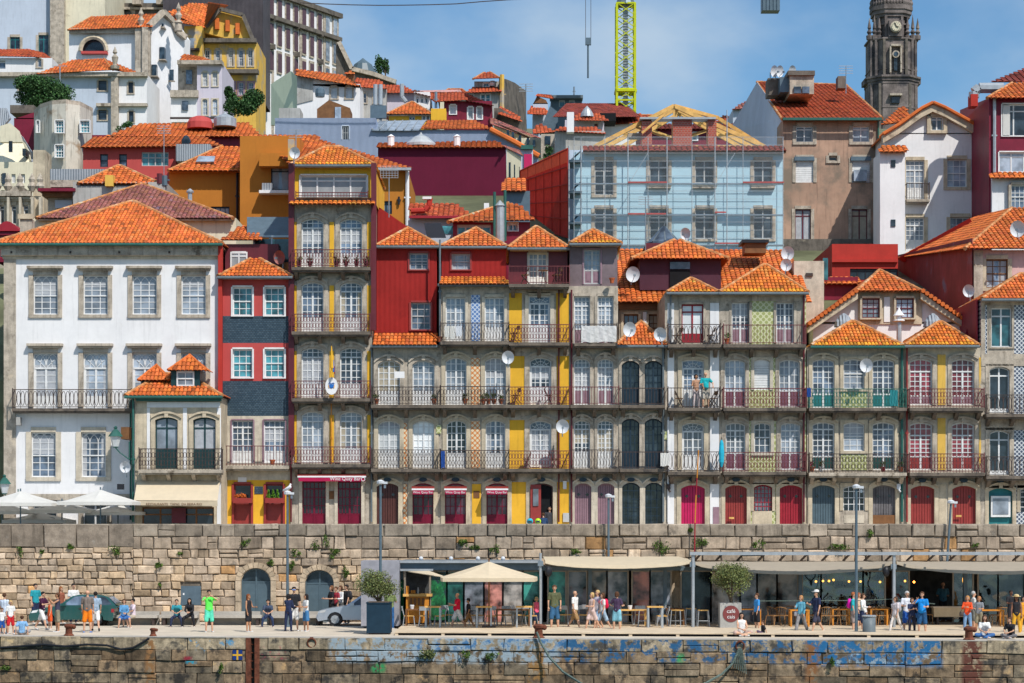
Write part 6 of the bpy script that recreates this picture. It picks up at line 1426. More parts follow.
 mask_mix(qm,[(lx(330),lx(560),-1.0,.1,PB,.47,2.4),(lx(400),lx(575),-.5,.1,(.08,.20,.38),.54,2.5),(lx(560),lx(812),-.95,.1,BL,.53,2.2),(lx(806),lx(942),-1.05,.1,(.025,.15,.33),.49,2.6),(lx(835),lx(938),-1.05,-.5,PB,.56,3.0),(lx(176),lx(240),-.6,-.05,(.12,.32,.50),.60,2.5),
 (lx(146),lx(155),-3,-.1,(.30,.15,.06),.47,3),(lx(806),lx(818),-3,0,(.26,.12,.05),.47,3),(lx(962),lx(982),-3,0,(.14,.05,.035),.44,3),(lx(528),lx(545),-2.4,-.2,(.32,.17,.06),.50,3),
 (lx(184),lx(192),-.95,-.8,(.30,.03,.05),.45,4),(lx(186),lx(196),-1.1,-.98,(.02,.30,.42),.45,4),(lx(262),lx(285),-.9,-.4,(.40,.08,.10),.58,6),(lx(372),lx(385),-1.4,-1.05,(.03,.30,.10),.45,4),(lx(677),lx(684),-.95,-.6,(.06,.34,.12),.45,4)])
 def qt(g,ri,x,z):k=g.gauss(.95,.24);q=g.uniform(0,1);return(k*(1+.25*q),k*(1+.03*q),k*(1-.15*q))
 mb=MB();masonry(mb,-50,50,-.52,0,[.52],1.1,2.0,[(lx(248),lx(258),-4,1)],21,tone=lambda g,r,x,z:(lambda k:(k*1.05,k*1.04,k))(g.gauss(1.45,.15)),ch=.02,gap=.006);obj('coping_course',mb.mesh('coping_course',qm),w)
 mb=MB();masonry(mb,-50,50,-3.4,-.53,[.5,.44,.52,.46,.5,.45],.55,1.7,[(lx(248),lx(258),-4,1)],22,tone=qt,ch=.022,jit=.022,gap=.006);obj('river_courses',mb.mesh('river_courses',qm),w)
 mb=MB();mb.box(-50,lx(248),.03,.9,-3.5,-.02);mb.box(lx(258),50,.03,.9,-3.5,-.02);mb.box(lx(248),lx(258),.35,.9,-3.5,-.02);obj('core',mb.mesh('core','mortar'),w)
 mb=MB();mb.box(-50,50,-.06,.8,-.02,.012);obj('coping_top',mb.mesh('coping_top','kerb_stone'),w)
 mb=MB()
 for x in(248.6,257.4):mb.box(lx(x)-.1,lx(x)+.1,-.1,.1,-3.4,-.02)
 for k in range(9):mb.tube((lx(248.6),.05,-.3-k*.34),(lx(257.4),.05,-.3-k*.34),.025,5)
 obj('recess_ladder',mb.mesh('recess_ladder','rust'),w)
 def on(px,py,d=0):x=lx(px);k=Vector((x*math.cos(QA)+math.sin(QA)*d,89.55+x*math.sin(QA)-math.cos(QA)*d,0));k.z=CZ+(HY-py)/FL*k.y;return k
 # flag painted plate
 q=on(238,655,.09);t=tag(obj('flag_plate',None,None,q,(0,0,QA)),'small blue plate with a yellow cross on the river wall','plate');mb=MB();mb.box(-.2,.2,-.02,.02,-.2,.2);obj('plate',mb.mesh('plate',mat('flag_blue',(.01,.04,.20))),t)
 mb=MB();mb.box(-.035,.035,-.03,-.02,-.2,.2);mb.box(-.2,-.035,-.031,-.02,-.035,.035);mb.box(.035,.2,-.031,-.02,-.035,.035);obj('cross',mb.mesh('cross','plaster_yellow'),t)
 gr=text_obj('Wanderlust',.26,'steel_blue',w,(lx(371),-.075,-.36),'faded_writing',ext=.002)
 # bollards, rings, ropes
 for px,py,s,lb in((66.5,636,1,'rusty iron bollard near the sitting child at left'),(151,637,.7,'small rusty bollard where the black hose ends'),(538,638,1.15,'rusty bollard with mooring rope in front of the blonde girl'),(970,641,1.1,'stout rusty bollard in front of the orange jacket woman')):
  q=on(px,py,-.35);q.z=0;t=tag(empty('bollard',q),lb,'bollard');mb=MB();mb.lathe(q.x,q.y,[(.2*s,-.01),(.22*s,.04),(.15*s,.1),(.14*s,.32*s),(.19*s,.37*s),(.2*s,.44*s),(.13*s,.5*s)],12);obj('post',mb.mesh('post','rust',q),t)
  mb=MB();mb.ball((q.x+.2*s,q.y,.38*s),.1*s,8,6);obj('horn',mb.mesh('horn','rust',q),t)
 for px,py in((312,644),(740,647)):
  q=on(px,py-1,.1);mb=MB();n=14;mb.path([q+Vector((math.cos(2*math.pi*i/n)*.17,-.04*math.sin(2*math.pi*i/n),math.sin(2*math.pi*i/n)*.18))for i in range(n+1)],.035,6);t=one('mooring_ring',mb,'rust','rusty mooring ring on the wall, %s'%('below the denim skirt woman' if px<400 else 'draped with frayed rope'),'mooring ring',loc=q)
  mb=MB();mb.box(q.x-.07,q.x+.07,q.y-.02,q.y+.12,q.z+.14,q.z+.24);obj('bracket',mb.mesh('bracket','rust',q),t)
 mb=MB();mb.path([on(x,y+rnd.uniform(-.4,.4),.16)for x,y in((-30,649),(0,647.5),(20,646.5),(45,644.5),(66,646),(88,644.5),(108,645.5),(122,649),(134,648),(144,642.5),(150,638))],.045,6);one('black_hose',mb,mat('hose',(.012,.015,.02)),'black hose sagging along the river wall at left','hose',loc=on(60,646,.16))
 rp=mat('rope',(.12,.16,.14),var=.4,scale=20)
 mb=MB();mb.path([on(537,632,.2),on(541,642,.25),on(550,657,.5),on(565,672,1.2),on(585,684,2.2),on(600,690,3)],.05,6);one('mooring_rope',mb,rp,'green grey mooring rope slanting down from the centre bollard','rope',loc=on(541,640,.2))
 mb=MB();mb.path([on(690,690,2.5),on(706,683,1.5),on(722,674,.5),on(732,664,.25),on(738,652,.15)],.05,6)
 for i in range(7):mb.path([on(738+i*.6,648,.14),on(736+i*1.6,658+i*1.5,.16),on(734+i*2,668+i,.2)],.02,4)
 one('frayed_rope',mb,rp,'frayed rope hanging and trailing from the right mooring ring','rope',loc=on(738,650,.1))
 for i,(px,py,rx,rz,lb)in enumerate(((426,655,.42,.36,'round dry bush growing from the blue painted river wall'),(466,655,.22,.3,'dark weed tuft on the river wall below the orange shorts boy'),(492,656,.35,.16,'low trailing weed on the river wall under the umbrella tables'),(221,668,.1,.3,'thin green weed low on the river wall near the flag plate'),(6,668,.25,.15,'dark moss tuft low on the wall at the left edge'),(832,662,.15,.25,'small weed under the blue paint at right of centre'))):
  bush(px,py,on(px,py,.2).y,rx,rz,lb,'leaf_olive' if i==0 else 'leaf',450 if i==0 else 140,.045)
 # plants in the retaining wall
 for i,(px,py,rx,rz,lb)in enumerate(((21,552,.22,.32,'green plant on the wall under the left terrace umbrella'),(43,552,.2,.12,'small tuft beside the plant under the left umbrella'),(71,547,.25,.28,'dark plant on the wall between two terrace umbrellas'),(115,551,.35,.3,'broad plant on the wall below the right terrace umbrella'),(159,565,.22,.22,'tuft above the bench with the seated couple'),(160,585,.1,.12,'tiny tuft low on the wall above the stone bench'),
 (245,543,.28,.28,'bushy tuft below the yellow ground floor'),(180,553,.14,.15,'tiny green tuft below the cream shop awning'),(296,553,.3,.25,'green clump left of the lamp above the first arch'),(315,544,.3,.35,'tall leafy clump above the second arch'),(328,542,.28,.4,'yellow green clump just right of the tall leafy clump'),(335,554,.35,.3,'spreading clump above the second arch, lowest'),(346,571,.22,.4,'hanging green plant right of the second arch'),(270,562,.22,.22,'tuft just above the first arch'),(292,566,.2,.3,'small plant left of the second arch'),
 (463,543,.3,.28,'pointed tuft below the middle awning door'),(474,547,.35,.2,'low tuft right of the pointed tuft'),(495,549,.28,.3,'tuft below the third wine bar awning'),(576,552,.3,.2,'tuft above the canopy start'),(663,548,.55,.4,'large trailing plant below the blue doors'),(699,542,.5,.3,'bushy plant beside the foot of the red pole'),(758,543,.38,.35,'bushy plant below the barred window'),(838,546,.6,.22,'wide low plant below the grey green door'),(870,534,.2,.3,'small plant in the parapet right of the tall lamp'),(975,546,.25,.18,'tuft in the wall below the second red door'),(690,530,.2,.1,'tiny tuft on parapet top near pink door'))):
  bush(px,py,Y-.12,rx,rz,lb,'leaf',int(420*rx+60),.05,'plants rooted in the granite wall',seed=i)
 # deck
 dl=X(396,93);t=tag(empty('terrace_deck',(10,96,0)),'low cream timber deck in front of the glass restaurant','deck');D=[]
 e0=qedge(dl)+2.1;e1=qedge(60)+2.1
 mb=MB();mb.prism([(dl,e0,.10),(60,e1,.10),(60,104.3,.10),(dl,104.3,.10)],(0,0,.05));obj('boards',mb.mesh('boards','timber_deck',(10,96,0)),t)
 mb=MB();mb.prism([(dl,e0+.12,.001),(60,e1+.12,.001),(60,e1+.3,.001),(dl,e0+.3,.001)],(0,0,.09));obj('shadow_gap',mb.mesh('gap_shade_strip','dark_room',(10,96,0)),t)  # near-black strip painted in for the shade under the deck edge
 for i in range(22):x=dl+i*1.95;y=e0+(e1-e0)*(x-dl)/(60-dl);mb=MB();mb.box(x,x+.14,y+.02,y+.2,0,.1);obj('foot',mb.mesh('foot','timber_deck',(10,96,0)),t)

def canvas(name,rows,m,label,cat,group=None,th=.02):
 """cloth from rows of points, slightly thick"""
 mb=MB();n=len(rows[0])
 for r in rows:
  for p in r:mb.v.append(tuple(p))
 for r in rows:
  for p in r:mb.v.append((p[0],p[1],p[2]-th))
 R0=len(rows)*n
 for i in range(len(rows)-1):
  for j in range(n-1):
   a=i*n+j;mb.face((a,a+1,a+n+1,a+n));mb.face((R0+a,R0+a+n,R0+a+n+1,R0+a+1))
 for j in range(n-1):mb.face((j,R0+j,R0+j+1,j+1));a=(len(rows)-1)*n+j;mb.face((a,a+1,R0+a+1,R0+a))
 if label is None:return mb
 return one(name,mb,m,label,cat,group,loc=rows[0][0],smooth=False)
def parasol(px,py_top,py_rim,Y,half,zfoot,label,m='canvas_white',pole='steel_blue',group=None,sides=4,dz=None,wob=.0):
 c=P(px,py_top,Y);rim=Z(py_rim,Y);r=half/FL*Y;t=tag(empty('parasol',(c.x,Y,zfoot)),label,'parasol',group);o=(c.x,Y,zfoot);mb=MB();n=24;K=5
 for k in range(K+1):
  f=k/K
  for i in range(n):
   a=2*math.pi*i/n+math.pi/4;q=1/max(abs(math.cos(a)),abs(math.sin(a)))if sides==4 else 1;q=1+(q-1)*.75
   z=c.z+(rim-c.z)*(f**.92)-.10*math.sin(f*math.pi)*abs(math.sin(2*a));mb.v.append((c.x+math.cos(a)*r*q*f,Y+math.sin(a)*r*q*f*.9,z))
 for k in range(K):
  for i in range(n):j=(i+1)%n;mb.face((k*n+i,k*n+j,(k+1)*n+j,(k+1)*n+i))
 b0=K*n;e=len(mb.v)
 for i in range(n):v=mb.v[b0+i];mb.v.append((v[0],v[1],v[2]-.16))
 for i in range(n):j=(i+1)%n;mb.face((b0+i,b0+j,e+j,e+i))
 obj('canopy',mb.mesh('canopy',m,o),t);mb=MB();mb.tube((c.x,Y,zfoot),(c.x,Y,c.z+.12),.035,8)
 for i in range(8):a=math.pi*i/4;mb.tube((c.x,Y,rim+.25),(c.x+math.cos(a)*r*.75,Y+math.sin(a)*r*.65,rim+(c.z-rim)*.22),.014,4)
 obj('pole',mb.mesh('pole',pole,o),t);mb=MB();mb.box(c.x-.3,c.x+.3,Y-.3,Y+.3,zfoot,zfoot+.08);obj('foot',mb.mesh('foot','iron',o),t);return t
def lamp_post(px,pt,pb,Y,label,z0=0.0,lean=0,r=.07):
 x=X(px,Y);top=Z(pt,Y);t=tag(empty('lamp_post',(x,Y,z0)),label,'street lamp');o=(x,Y,z0);mb=MB();mb.tube((x,Y,z0),(x+lean,Y,top),r,10,r*.75);mb.lathe(x,Y,[(.14,z0),(.14,z0+.06),(.09,z0+.1)],10);obj('post',mb.mesh('post','steel_blue',o),t)
 mb=MB();mb.lathe(x+lean,Y,[(.07,top),(.16,top+.04),(.17,top+.14),(.05,top+.2)],10);mb.box(x+lean,x+lean+.3,Y-.07,Y+.07,top+.02,top+.12);obj('lamp_head',mb.mesh('lamp_head','dish',o),t)
 mb=MB();mb.box(x+lean+.15,x+lean+.24,Y-.1,Y-.02,top-.16,top-.02);obj('camera_box',mb.mesh('camera_box','steel',o),t);return t
CH={}
def chair(kind,x,y,z,rz,label,group):
 if kind in CH:t=copy_tree(CH[kind]);t['label']=label;t['group']=group;t.location=(x,y,z);t.rotation_euler=(0,0,rz);return t
 t=tag(empty(kind,(x,y,z),rz),label,'stool' if 'stool' in kind else 'chair',group);CH[kind]=t;m='cane' if kind=='cane_chair' else 'galvanised'
 mat('cane',(.36,.19,.08),var=.3,scale=12);h=.46 if kind!='bar_stool' else .74;w=.22
 mb=MB();mb.box(-w,w,-w,w,h-.04,h);obj('seat',mb.mesh('seat','cane' if m=='cane' else 'wood_light'),t)
 for sx in(-1,1):
  for sy in(-1,1):mb=MB();mb.tube((sx*w*.95,sy*w*.95,h-.03),(sx*(w+.04),sy*(w+.04),0),.016 if m=='cane' else .02,6);obj('leg',mb.mesh('leg',m),t)
 mb=MB()
 if kind=='cane_chair':
  mb.path([(math.cos(a)*.27,.05+math.sin(a)*.22,.72+.1*math.sin(a))for a in[math.pi*i/8 for i in range(9)]],.018,6)
  for i in range(1,8):a=math.pi*i/8;mb.tube((math.cos(a)*.22,.03+math.sin(a)*.19,h),(math.cos(a)*.27,.05+math.sin(a)*.22,.72+.1*math.sin(a)),.01,4)
 elif kind=='slat_chair':
  for sx in(-1,1):mb.tube((sx*w,w,h),(sx*w,w+.1,.86),.018,6)
  mb.box(-w,w,w+.06,w+.1,.68,.86)
 else:
  for sy in(-1,1):mb.tube((-w,sy*w,h*.35),(w,sy*w,h*.35),.014,5)
  mb.tube((-w,-w,h*.35),(-w,w,h*.35),.014,5)
 obj('backrest' if kind!='bar_stool' else 'foot_rail',mb.mesh('backrest',m),t);return t
def table(x,y,z,label,m='wood_orange',w=.8,d=.7,h=.74,legm=None,group='tables on the terrace',things=0):
 t=tag(empty('cafe_table',(x,y,z)),label,'table',group);mb=MB();mb.box(-w/2,w/2,-d/2,d/2,h-.05,h);obj('tabletop',mb.mesh('tabletop',m),t)
 for sx in(-1,1):
  for sy in(-1,1):mb=MB();a,b=sx*(w/2-.04),sy*(d/2-.04);mb.box(a-.035,a+.035,b-.035,b+.035,0,h-.05);obj('leg',mb.mesh('leg',legm or m),t)
 return t
def car(px0,px1,Y,label,name,body,z0=0.0,flip=False,L=4.2):
 """side-on hatchback facing -x, wheels on the ground"""
 x0=X(px0,Y);t=tag(empty(name,(x0+L/2,Y+.85,z0),math.pi if flip else 0),label,'car');h=L/2
 prof=[(-h,.32),(-h+.03,.55),(-h+.1,.70),(-h+.5,.80),(-h+1.15,.90),(-h+1.35,.93),(-h+2.0,1.37),(-h+2.3,1.43),(-h+3.1,1.43),(-h+3.55,1.34),(-h+3.95,.98),(-h+4.15,.92),(h-.02,.75),(h,.38)]
 W=.84
 def yw(z):return W if z<.92 else W-(z-.92)*.42
 arches=[(-h+.82,.36),(h-.82,.36)];lowp=[]
 for cx,r in reversed(arches):lowp+=[(cx+math.cos(a)*r,.28+math.sin(a)*r)for a in[math.pi*i/8 for i in range(9)]]
 lowp=[(h-.05,.22)]+lowp+[(-h+.05,.22)]
 # paint shell: side outlines on both sides with arches, joined across the top profile
 mb=MB()
 for s in(-1,1):
  lo=[(-h,.32),(-h+.03,.55),(-h+.1,.70),(-h+.5,.80),(-h+1.15,.90),(-h+1.35,.93),(-h+3.95,.93),(-h+4.15,.9),(h-.02,.75),(h,.38)]+lowp
  mb.poly([(x,s*W,z)for x,z in(lo if s<0 else lo[::-1])])
  mb.poly([(x,s*yw(z),z)for x,z in[(-h+1.33,.93),(-h+1.95,1.36),(-h+2.3,1.43),(-h+3.1,1.43),(-h+3.55,1.34),(-h+3.97,.93)]][::s])
 for(xa,za),(xb,zb)in zip(prof,prof[1:]):mb.poly([(xa,-yw(za),za),(xa,yw(za),za),(xb,yw(zb),zb),(xb,-yw(zb),zb)])
 mb.poly([(x,-W,.22)for x in(-h,h)]+[(x,W,.22)for x in(h,-h)]);bd=obj('body',mb.mesh('body',body),t)
 for wn,pts in(('windscreen',[(-h+1.42,.97),(-h+1.98,1.35)]),('rear_window',[(-h+3.6,1.30),(-h+3.92,1.02)])):
  mb=MB();(xa,za),(xb,zb)=pts;n=Vector((-(zb-za),0,xb-xa)).normalized()*.012;mb.prism([(xa,-yw(za)+.08,za),(xa,yw(za)-.08,za),(xb,yw(zb)-.08,zb),(xb,-yw(zb)+.08,zb)],n);obj(wn,mb.mesh(wn,'glass_mid'),t)
 for s in(-1,1):
  for pts in([(-h+1.55,.95),(-h+2.05,1.33),(-h+2.45,1.37),(-h+2.45,.95)],[(-h+2.53,.95),(-h+2.53,1.37),(-h+3.1,1.37),(-h+3.2,.95)],[(-h+3.28,.95),(-h+3.18,1.36),(-h+3.48,1.29),(-h+3.78,.98)]):
   mb=MB();mb.prism([(x,s*(yw(z)-.002),z)for x,z in pts],(0,s*.012,0));obj('side_window',mb.mesh('side_window','glass_mid'),t)
  for x0_,x1_ in((-h+1.5,-h+2.48),(-h+2.5,-h+3.3)):
   mb=MB();mb.prism([(x0_,s*(W+.001),.32),(x1_,s*(W+.001),.32),(x1_,s*(W+.001),.90),(x0_,s*(W+.001),.90)],(0,s*.01,0));d=obj('car_door',mb.mesh('car_door',body),t);mb=MB();mb.box(x1_-.2,x1_-.04,s*(W+.01),s*(W+.04),.78,.82);obj('handle',mb.mesh('handle','iron'),d)
  mb=MB();mb.box(-h+1.5,-h+1.7,s*(W+.0),s*(W+.18),.93,1.05);obj('mirror',mb.mesh('mirror',body),t)
  mb=MB();mb.prism([(-h+.02,s*W*.98,.58),(-h+.35,s*(W+.005),.62),(-h+.42,s*(W+.005),.74),(-h+.08,s*W*.98,.68)],(0,s*.012,0));obj('headlight',mb.mesh('headlight','glass_white'),t)
  mb=MB();mb.box(h-.1,h+.01,s*(W-.2),s*(W+.008),.62,.78);obj('tail_light',mb.mesh('tail_light','paint_red'),t)
  for cx,r in arches:
   w=obj('wheel',None,t,(cx,s*(W-.1),.30));mb=MB();mb.tube((0,-.1,0),(0,.1,0),.30,20);obj('tyre',mb.mesh('tyre','paint_black'),w)
   mb=MB();mb.tube((0,s*.095,0),(0,s*.112,0),.19,16)
   for i in range(8):a=math.pi*i/4;mb.tube((0,s*.115,0),(math.cos(a)*.2,s*.115,math.sin(a)*.2),.022,4)
   obj('rim',mb.mesh('rim','galvanised'),w)
 mb=MB();mb.box(-h-.03,-h+.1,-W+.05,W-.05,.34,.5);obj('bumper',mb.mesh('bumper',body),t);return t
# ------------------------------------------------------------------ people
SKINS={}
def capsule(mb,a,b,ra,rb,n=8):
 a=Vector(a);b=Vector(b);d=b-a;L=d.length
 if L<1e-4:d=Vector((0,0,1));L=1e-4
 d=d/L;u=d.orthogonal().normalized();w=d.cross(u);st=len(mb.v);rings=[]
 for t in(-90,-50,-15):rings.append((a+d*math.sin(R(t))*ra,math.cos(R(t))*ra+1e-4))
 for t in(15,50,90):rings.append((b+d*math.sin(R(t))*rb,math.cos(R(t))*rb+1e-4))
 for c,r in rings:
  for i in range(n):th=2*math.pi*i/n;mb.v.append(tuple(c+u*math.cos(th)*r+w*math.sin(th)*r))
 for k in range(5):
  for i in range(n):j=(i+1)%n;mb.face((st+k*n+i,st+k*n+j,st+(k+1)*n+j,st+(k+1)*n+i))
 mb.face([st+i for i in reversed(range(n))]);mb.face([st+5*n+i for i in range(n)])
def remesh(mb,name,voxel=.022,smooth=3):
 me=bpy.data.meshes.new('raw');me.from_pydata(mb.v,[],mb.f);o=bpy.data.objects.new('raw',me);COL.objects.link(o)
 r=o.modifiers.new('r','REMESH');r.mode='VOXEL';r.voxel_size=voxel;s=o.modifiers.new('s','SMOOTH');s.iterations=smooth;s.factor=.5
 d=bpy.context.evaluated_depsgraph_get();out=bpy.data.meshes.new_from_object(o.evaluated_get(d));bpy.data.objects.remove(o);out.name=name
 out.polygons.foreach_set('use_smooth',[True]*len(out.polygons));return out
def joints(pose,sex,ph=1,lean=0.0):
 sh=.185 if sex=='m' else .16;hp=.085 if sex=='m' else .09;V=Vector
 J={};pel=V((0,0,.93));fwd=-1
 def leg(s,thigh,shin,spread=.0,foot=0): # angles in degrees, forward positive
  h=pel+V((s*hp,0,-.03));k=h+V((s*spread,-math.sin(R(thigh))*.43,-math.cos(R(thigh))*.43));a=k+V((s*spread*.4,math.sin(R(shin))*.42,-math.cos(R(shin))*.42))
  f=a+V((s*.03,-.15*math.cos(R(foot)),-.05+.15*math.sin(R(foot))));return h,k,a,f
 if pose=='walk':J['L']=leg(-1,24*ph,-14 if ph>0 else 34,0,8 if ph>0 else-25);J['R']=leg(1,-24*ph,34 if ph>0 else-14,0,-25 if ph>0 else 8)
 elif pose=='sit':
  pel=V((0,0,.55));J['L']=leg(-1,78,6,.15);J['R']=leg(1,80,10,.13)
 elif pose=='cross':
  pel=V((0,0,.13))
  for s,n in((-1,'L'),(1,'R')):h=pel+V((s*hp,0,0));k=V((s*.34,-.26,.17));a=V((-s*.06,-.40,.07));J[n]=(h,k,a,a+V((-s*.13,-.02,-.02)))
 elif pose=='legs_out':
  pel=V((0,0,.13))
  for s,n in((-1,'L'),(1,'R')):h=pel+V((s*hp,0,0));k=V((s*.12,-.38,.30 if s>0 else .1));a=V((s*.12,-.68,.07));J[n]=(h,k,a,a+V((0,-.08,.09)))
 else:J['L']=leg(-1,3,2,.03);J['R']=leg(1,-3,2,.04)
 ch=pel+V((0,-lean*.45,.46));nk=ch+V((0,-lean*.06,.10));hd=nk+V((0,-.015-lean*.12,.14));J['pel']=pel;J['ch']=ch;J['nk']=nk;J['hd']=hd
 def arm(s,up,out,bend,inn=0): # up: shoulder swing forward, bend: elbow
  a=ch+V((s*sh,0,.02));e=a+V((s*math.sin(R(out))*.28,-math.sin(R(up))*.28*math.cos(R(out)),-math.cos(R(up))*math.cos(R(out))*.28));t=up+bend
  w=e+V((-s*math.sin(R(inn))*.25,-math.sin(R(t))*.25*math.cos(R(inn)),-math.cos(R(t))*.25*math.cos(R(inn))));return a,e,w
 A={'down':(arm,4,10,12,0),'swingf':(arm,26,8,25,0),'swingb':(arm,-26,8,12,0),'phone':(arm,30,12,75,30),'photo':(arm,62,22,82,35),'lap':(arm,28,8,42,32),'hip':(arm,0,38,40,60),'prop':(arm,-22,22,6,0),'point':(arm,88,60,10,-20),'hold':(arm,12,14,80,15),'rail':(arm,30,35,20,0),'head':(arm,75,30,95,55)}
 J['A']=lambda nm,s:A[nm][0](s,*A[nm][1:]);return J
def hand(mb,e,w,s):
 d=(w-e).normalized();side=d.cross(Vector((0,-1,.2))).normalized()*s;nr=d.cross(side).normalized()
 def finger(base,dr,ln,r0):
  mid=base+dr*ln*.5;tip=mid+(dr+nr*.6).normalized()*ln*.5;mb.tube(base,mid,r0,5,r0*.9);mb.tube(mid,tip,r0*.9,5,r0*.6)
 p=w+d*.05;b=len(mb.v);mb.tube(w-d*.01,w+d*.085,.026,6,.034)
 for i,ln in enumerate((.065,.078,.072,.055)):finger(w+d*.08+side*(.024-.016*i),d,ln,.0085)
 finger(w+d*.025+side*.026,(d*.7+side*.8).normalized(),.06,.010)
PC={}
def person(x,y,z,face,H,label,pose='stand',sex='m',arms=('down','down'),ph=1,lean=0.0,top=(.8,.8,.8),sleeve='short',bottom=('shorts',(.1,.1,.1)),hair=((.03,.02,.015),'short'),skin=(.62,.35,.23),shoes=(.6,.6,.6),fat=1.07,hat=None,glasses=None,group=None):
 """face: degrees, 0 looks at the river, 90 looks right along the quay"""
 def pm(col,nm,r=.85):k=nm+'_%02x%02x%02x'%tuple(int(min(1,c)*255)for c in col);return mat(k,col,rough=r,var=.22,scale=5,bump=.5,bscale=16)
 sc=H/1.72;root=tag(empty('person',(x,y,z),R(face)),label,'person',group);root.scale=(sc,sc,sc)
 J=joints(pose,sex,ph,lean);al=J['A'](arms[0],-1);ar=J['A'](arms[1],1);f=fat;pel,ch,nk,hd=J['pel'],J['ch'],J['nk'],J['hd'];V=Vector
 key=(pose,sex,arms,ph,lean,fat)
 if key not in PC:
  mb=MB();w=.055 if sex=='m' else .045
  for s in(-1,1):
   capsule(mb,pel+V((s*w,0,0)),pel+V((s*w*.8,0,.2)),.10*f,.085*f);capsule(mb,pel+V((s*w*.8,0,.2)),ch+V((s*w*1.2,0,-.04)),.085*f,.098*f);capsule(mb,ch+V((s*.02,0,.02)),ch+V((s*(.15 if sex=='m' else .12),0,0)),.075,.06)
  if f>1.1:capsule(mb,pel+V((0,-.06,.1)),pel+V((0,-.05,.22)),.12*f,.10*f)
  for n in 'LR':h,k,a,ft=J[n];capsule(mb,h,k,.082*f,.056*f);capsule(mb,k,k.lerp(a,.35),.055*f,.054*f);capsule(mb,k.lerp(a,.3),a,.054*f,.034)
  for n in 'LR':h,k,a,ft=J[n];capsule(mb,a,a+(ft-a)*.9,.036,.028)
  for a,e,wr in(al,ar):capsule(mb,a,e,.048*f,.036*f);capsule(mb,e,wr,.037*f,.024)
  capsule(mb,ch,nk+V((0,0,.04)),.06,.05);capsule(mb,hd+V((0,.018,.03)),hd+V((0,.0,.02)),.088,.085,12);capsule(mb,hd+V((0,-.02,-.02)),hd+V((0,-.045,-.06)),.066,.040,10)
  capsule(mb,hd+V((0,-.088,.0)),hd+V((0,-.105,-.022)),.012,.016)
  for s in(-1,1):capsule(mb,hd+V((s*.083,.01,.01)),hd+V((s*.085,.012,-.015)),.014,.012)
  raw=MB();base=remesh(mb,'body',.02,2);raw.v=[tuple(v.co)for v in base.vertices];raw.f=[tuple(p.vertices)for p in base.polygons];raw.m=[0]*len(raw.f);raw.t=[(1,1,1)]*len(raw.f)
  hand(raw,al[1],al[2],-1);hand(raw,ar[1],ar[2],1);raw.mi=1
  for s in(-1,1):raw.ball(hd+V((s*.032,-.084,.018)),.011,6,4);raw.box(hd.x+s*.032-.018,hd.x+s*.032+.018,hd.y-.094,hd.y-.08,hd.z+.038,hd.z+.045)
  raw.mi=2;raw.ball(hd+V((0,-.083,-.048)),.022,8,4,1,.4,.35)
  me=raw.mesh('body',[mat('skin',(.5,.27,.17)),mat('eye',(.02,.015,.012)),mat('lips',(.35,.08,.07))]);me.polygons.foreach_set('use_smooth',[True]*len(me.polygons));PC[key]=me
 me=PC[key].copy();me.materials[0]=pm(skin,'skin',.55);obj('body',me,root)
 def cloth(nm,caps,col,vx=.022):
  k2=(key,nm,tuple(round(c[2]*1000)for c in caps))
  if k2 not in PC:
   mb=MB()
   for a,b,r0,r1 in caps:capsule(mb,a,b,r0,r1,9)
   PC[k2]=remesh(mb,nm,vx,2)
  me=PC[k2].copy();me.materials.clear();me.materials.append(pm(col,'cloth'));return obj(nm,me,root)
 w=.055 if sex=='m' else .045;g=.014;caps=[];kind,bc=bottom;dress=kind=='dress'
 for s in(-1,1):caps+=[(pel+V((s*w,0,.03)),pel+V((s*w*.8,0,.2)),.10*f+g*1.3,.085*f+g*1.6),(pel+V((s*w*.8,0,.2)),ch+V((s*w*1.2,0,-.04)),.085*f+g*1.6,.098*f+g),(ch+V((s*.02,0,.02)),ch+V((s*(.15 if sex=='m' else .12),0,-.005)),.075+g*.8,.06+g)]
 if f>1.1:caps.append((pel+V((0,-.06,.1)),pel+V((0,-.05,.22)),.12*f+g,.10*f+g))
 for a,e,wr in(al,ar):
  if sleeve=='short':caps.append((a,a.lerp(e,.65),.048*f+g+.006,.042*f+g+.01))
  elif sleeve=='long':caps+=[(a,e,.048*f+g,.036*f+g),(e,e.lerp(wr,.9),.037*f+g,.026+g)]
  elif sleeve=='none':caps.append((a+V((0,0,-.02)),a+V((0,0,-.03)),.045,.045))
 cloth('dress' if dress else 'shirt',caps,top)
 caps=[]
 for n in 'LR':
  h,k,a,ft=J[n];s=-1 if n=='L' else 1;caps.append((pel+V((s*w*.9,0,.06)),h,.10*f+g,.086*f+g))
  if kind in('shorts',):caps.append((h,h.lerp(k,.93),.086*f+g,.068*f+g+.012))
  elif kind in('trousers','jeans'):caps+=[(h,k,.084*f+g,.058*f+g),(k,a,.058*f+g,.042+g*.8)]
  elif kind in('skirt','dress'):caps+=[(h,h.lerp(k,.8),.092*f+g,.085*f+g),(h*.5+pel*.5,(J['L'][1]+J['R'][1])/2*.8+pel*.2,.10,.09)]
  elif kind=='long_skirt':caps+=[(h,k,.09*f+g,.085),(k,k.lerp(a,.75),.085,.085)]
 cloth({'dress':'dress_skirt','long_skirt':'skirt'}.get(kind,kind),caps,top if dress and bc is None else bc)
 for n in 'LR':
  h,k,a,ft=J[n];mb=MB();capsule(mb,a+V((0,.02,-.03)),ft+V((0,0,.0)),.042,.036,8);me=mb.mesh('shoe',pm(shoes,'cloth'),smooth=True);obj('shoe',me,root)
 hc,hk=hair
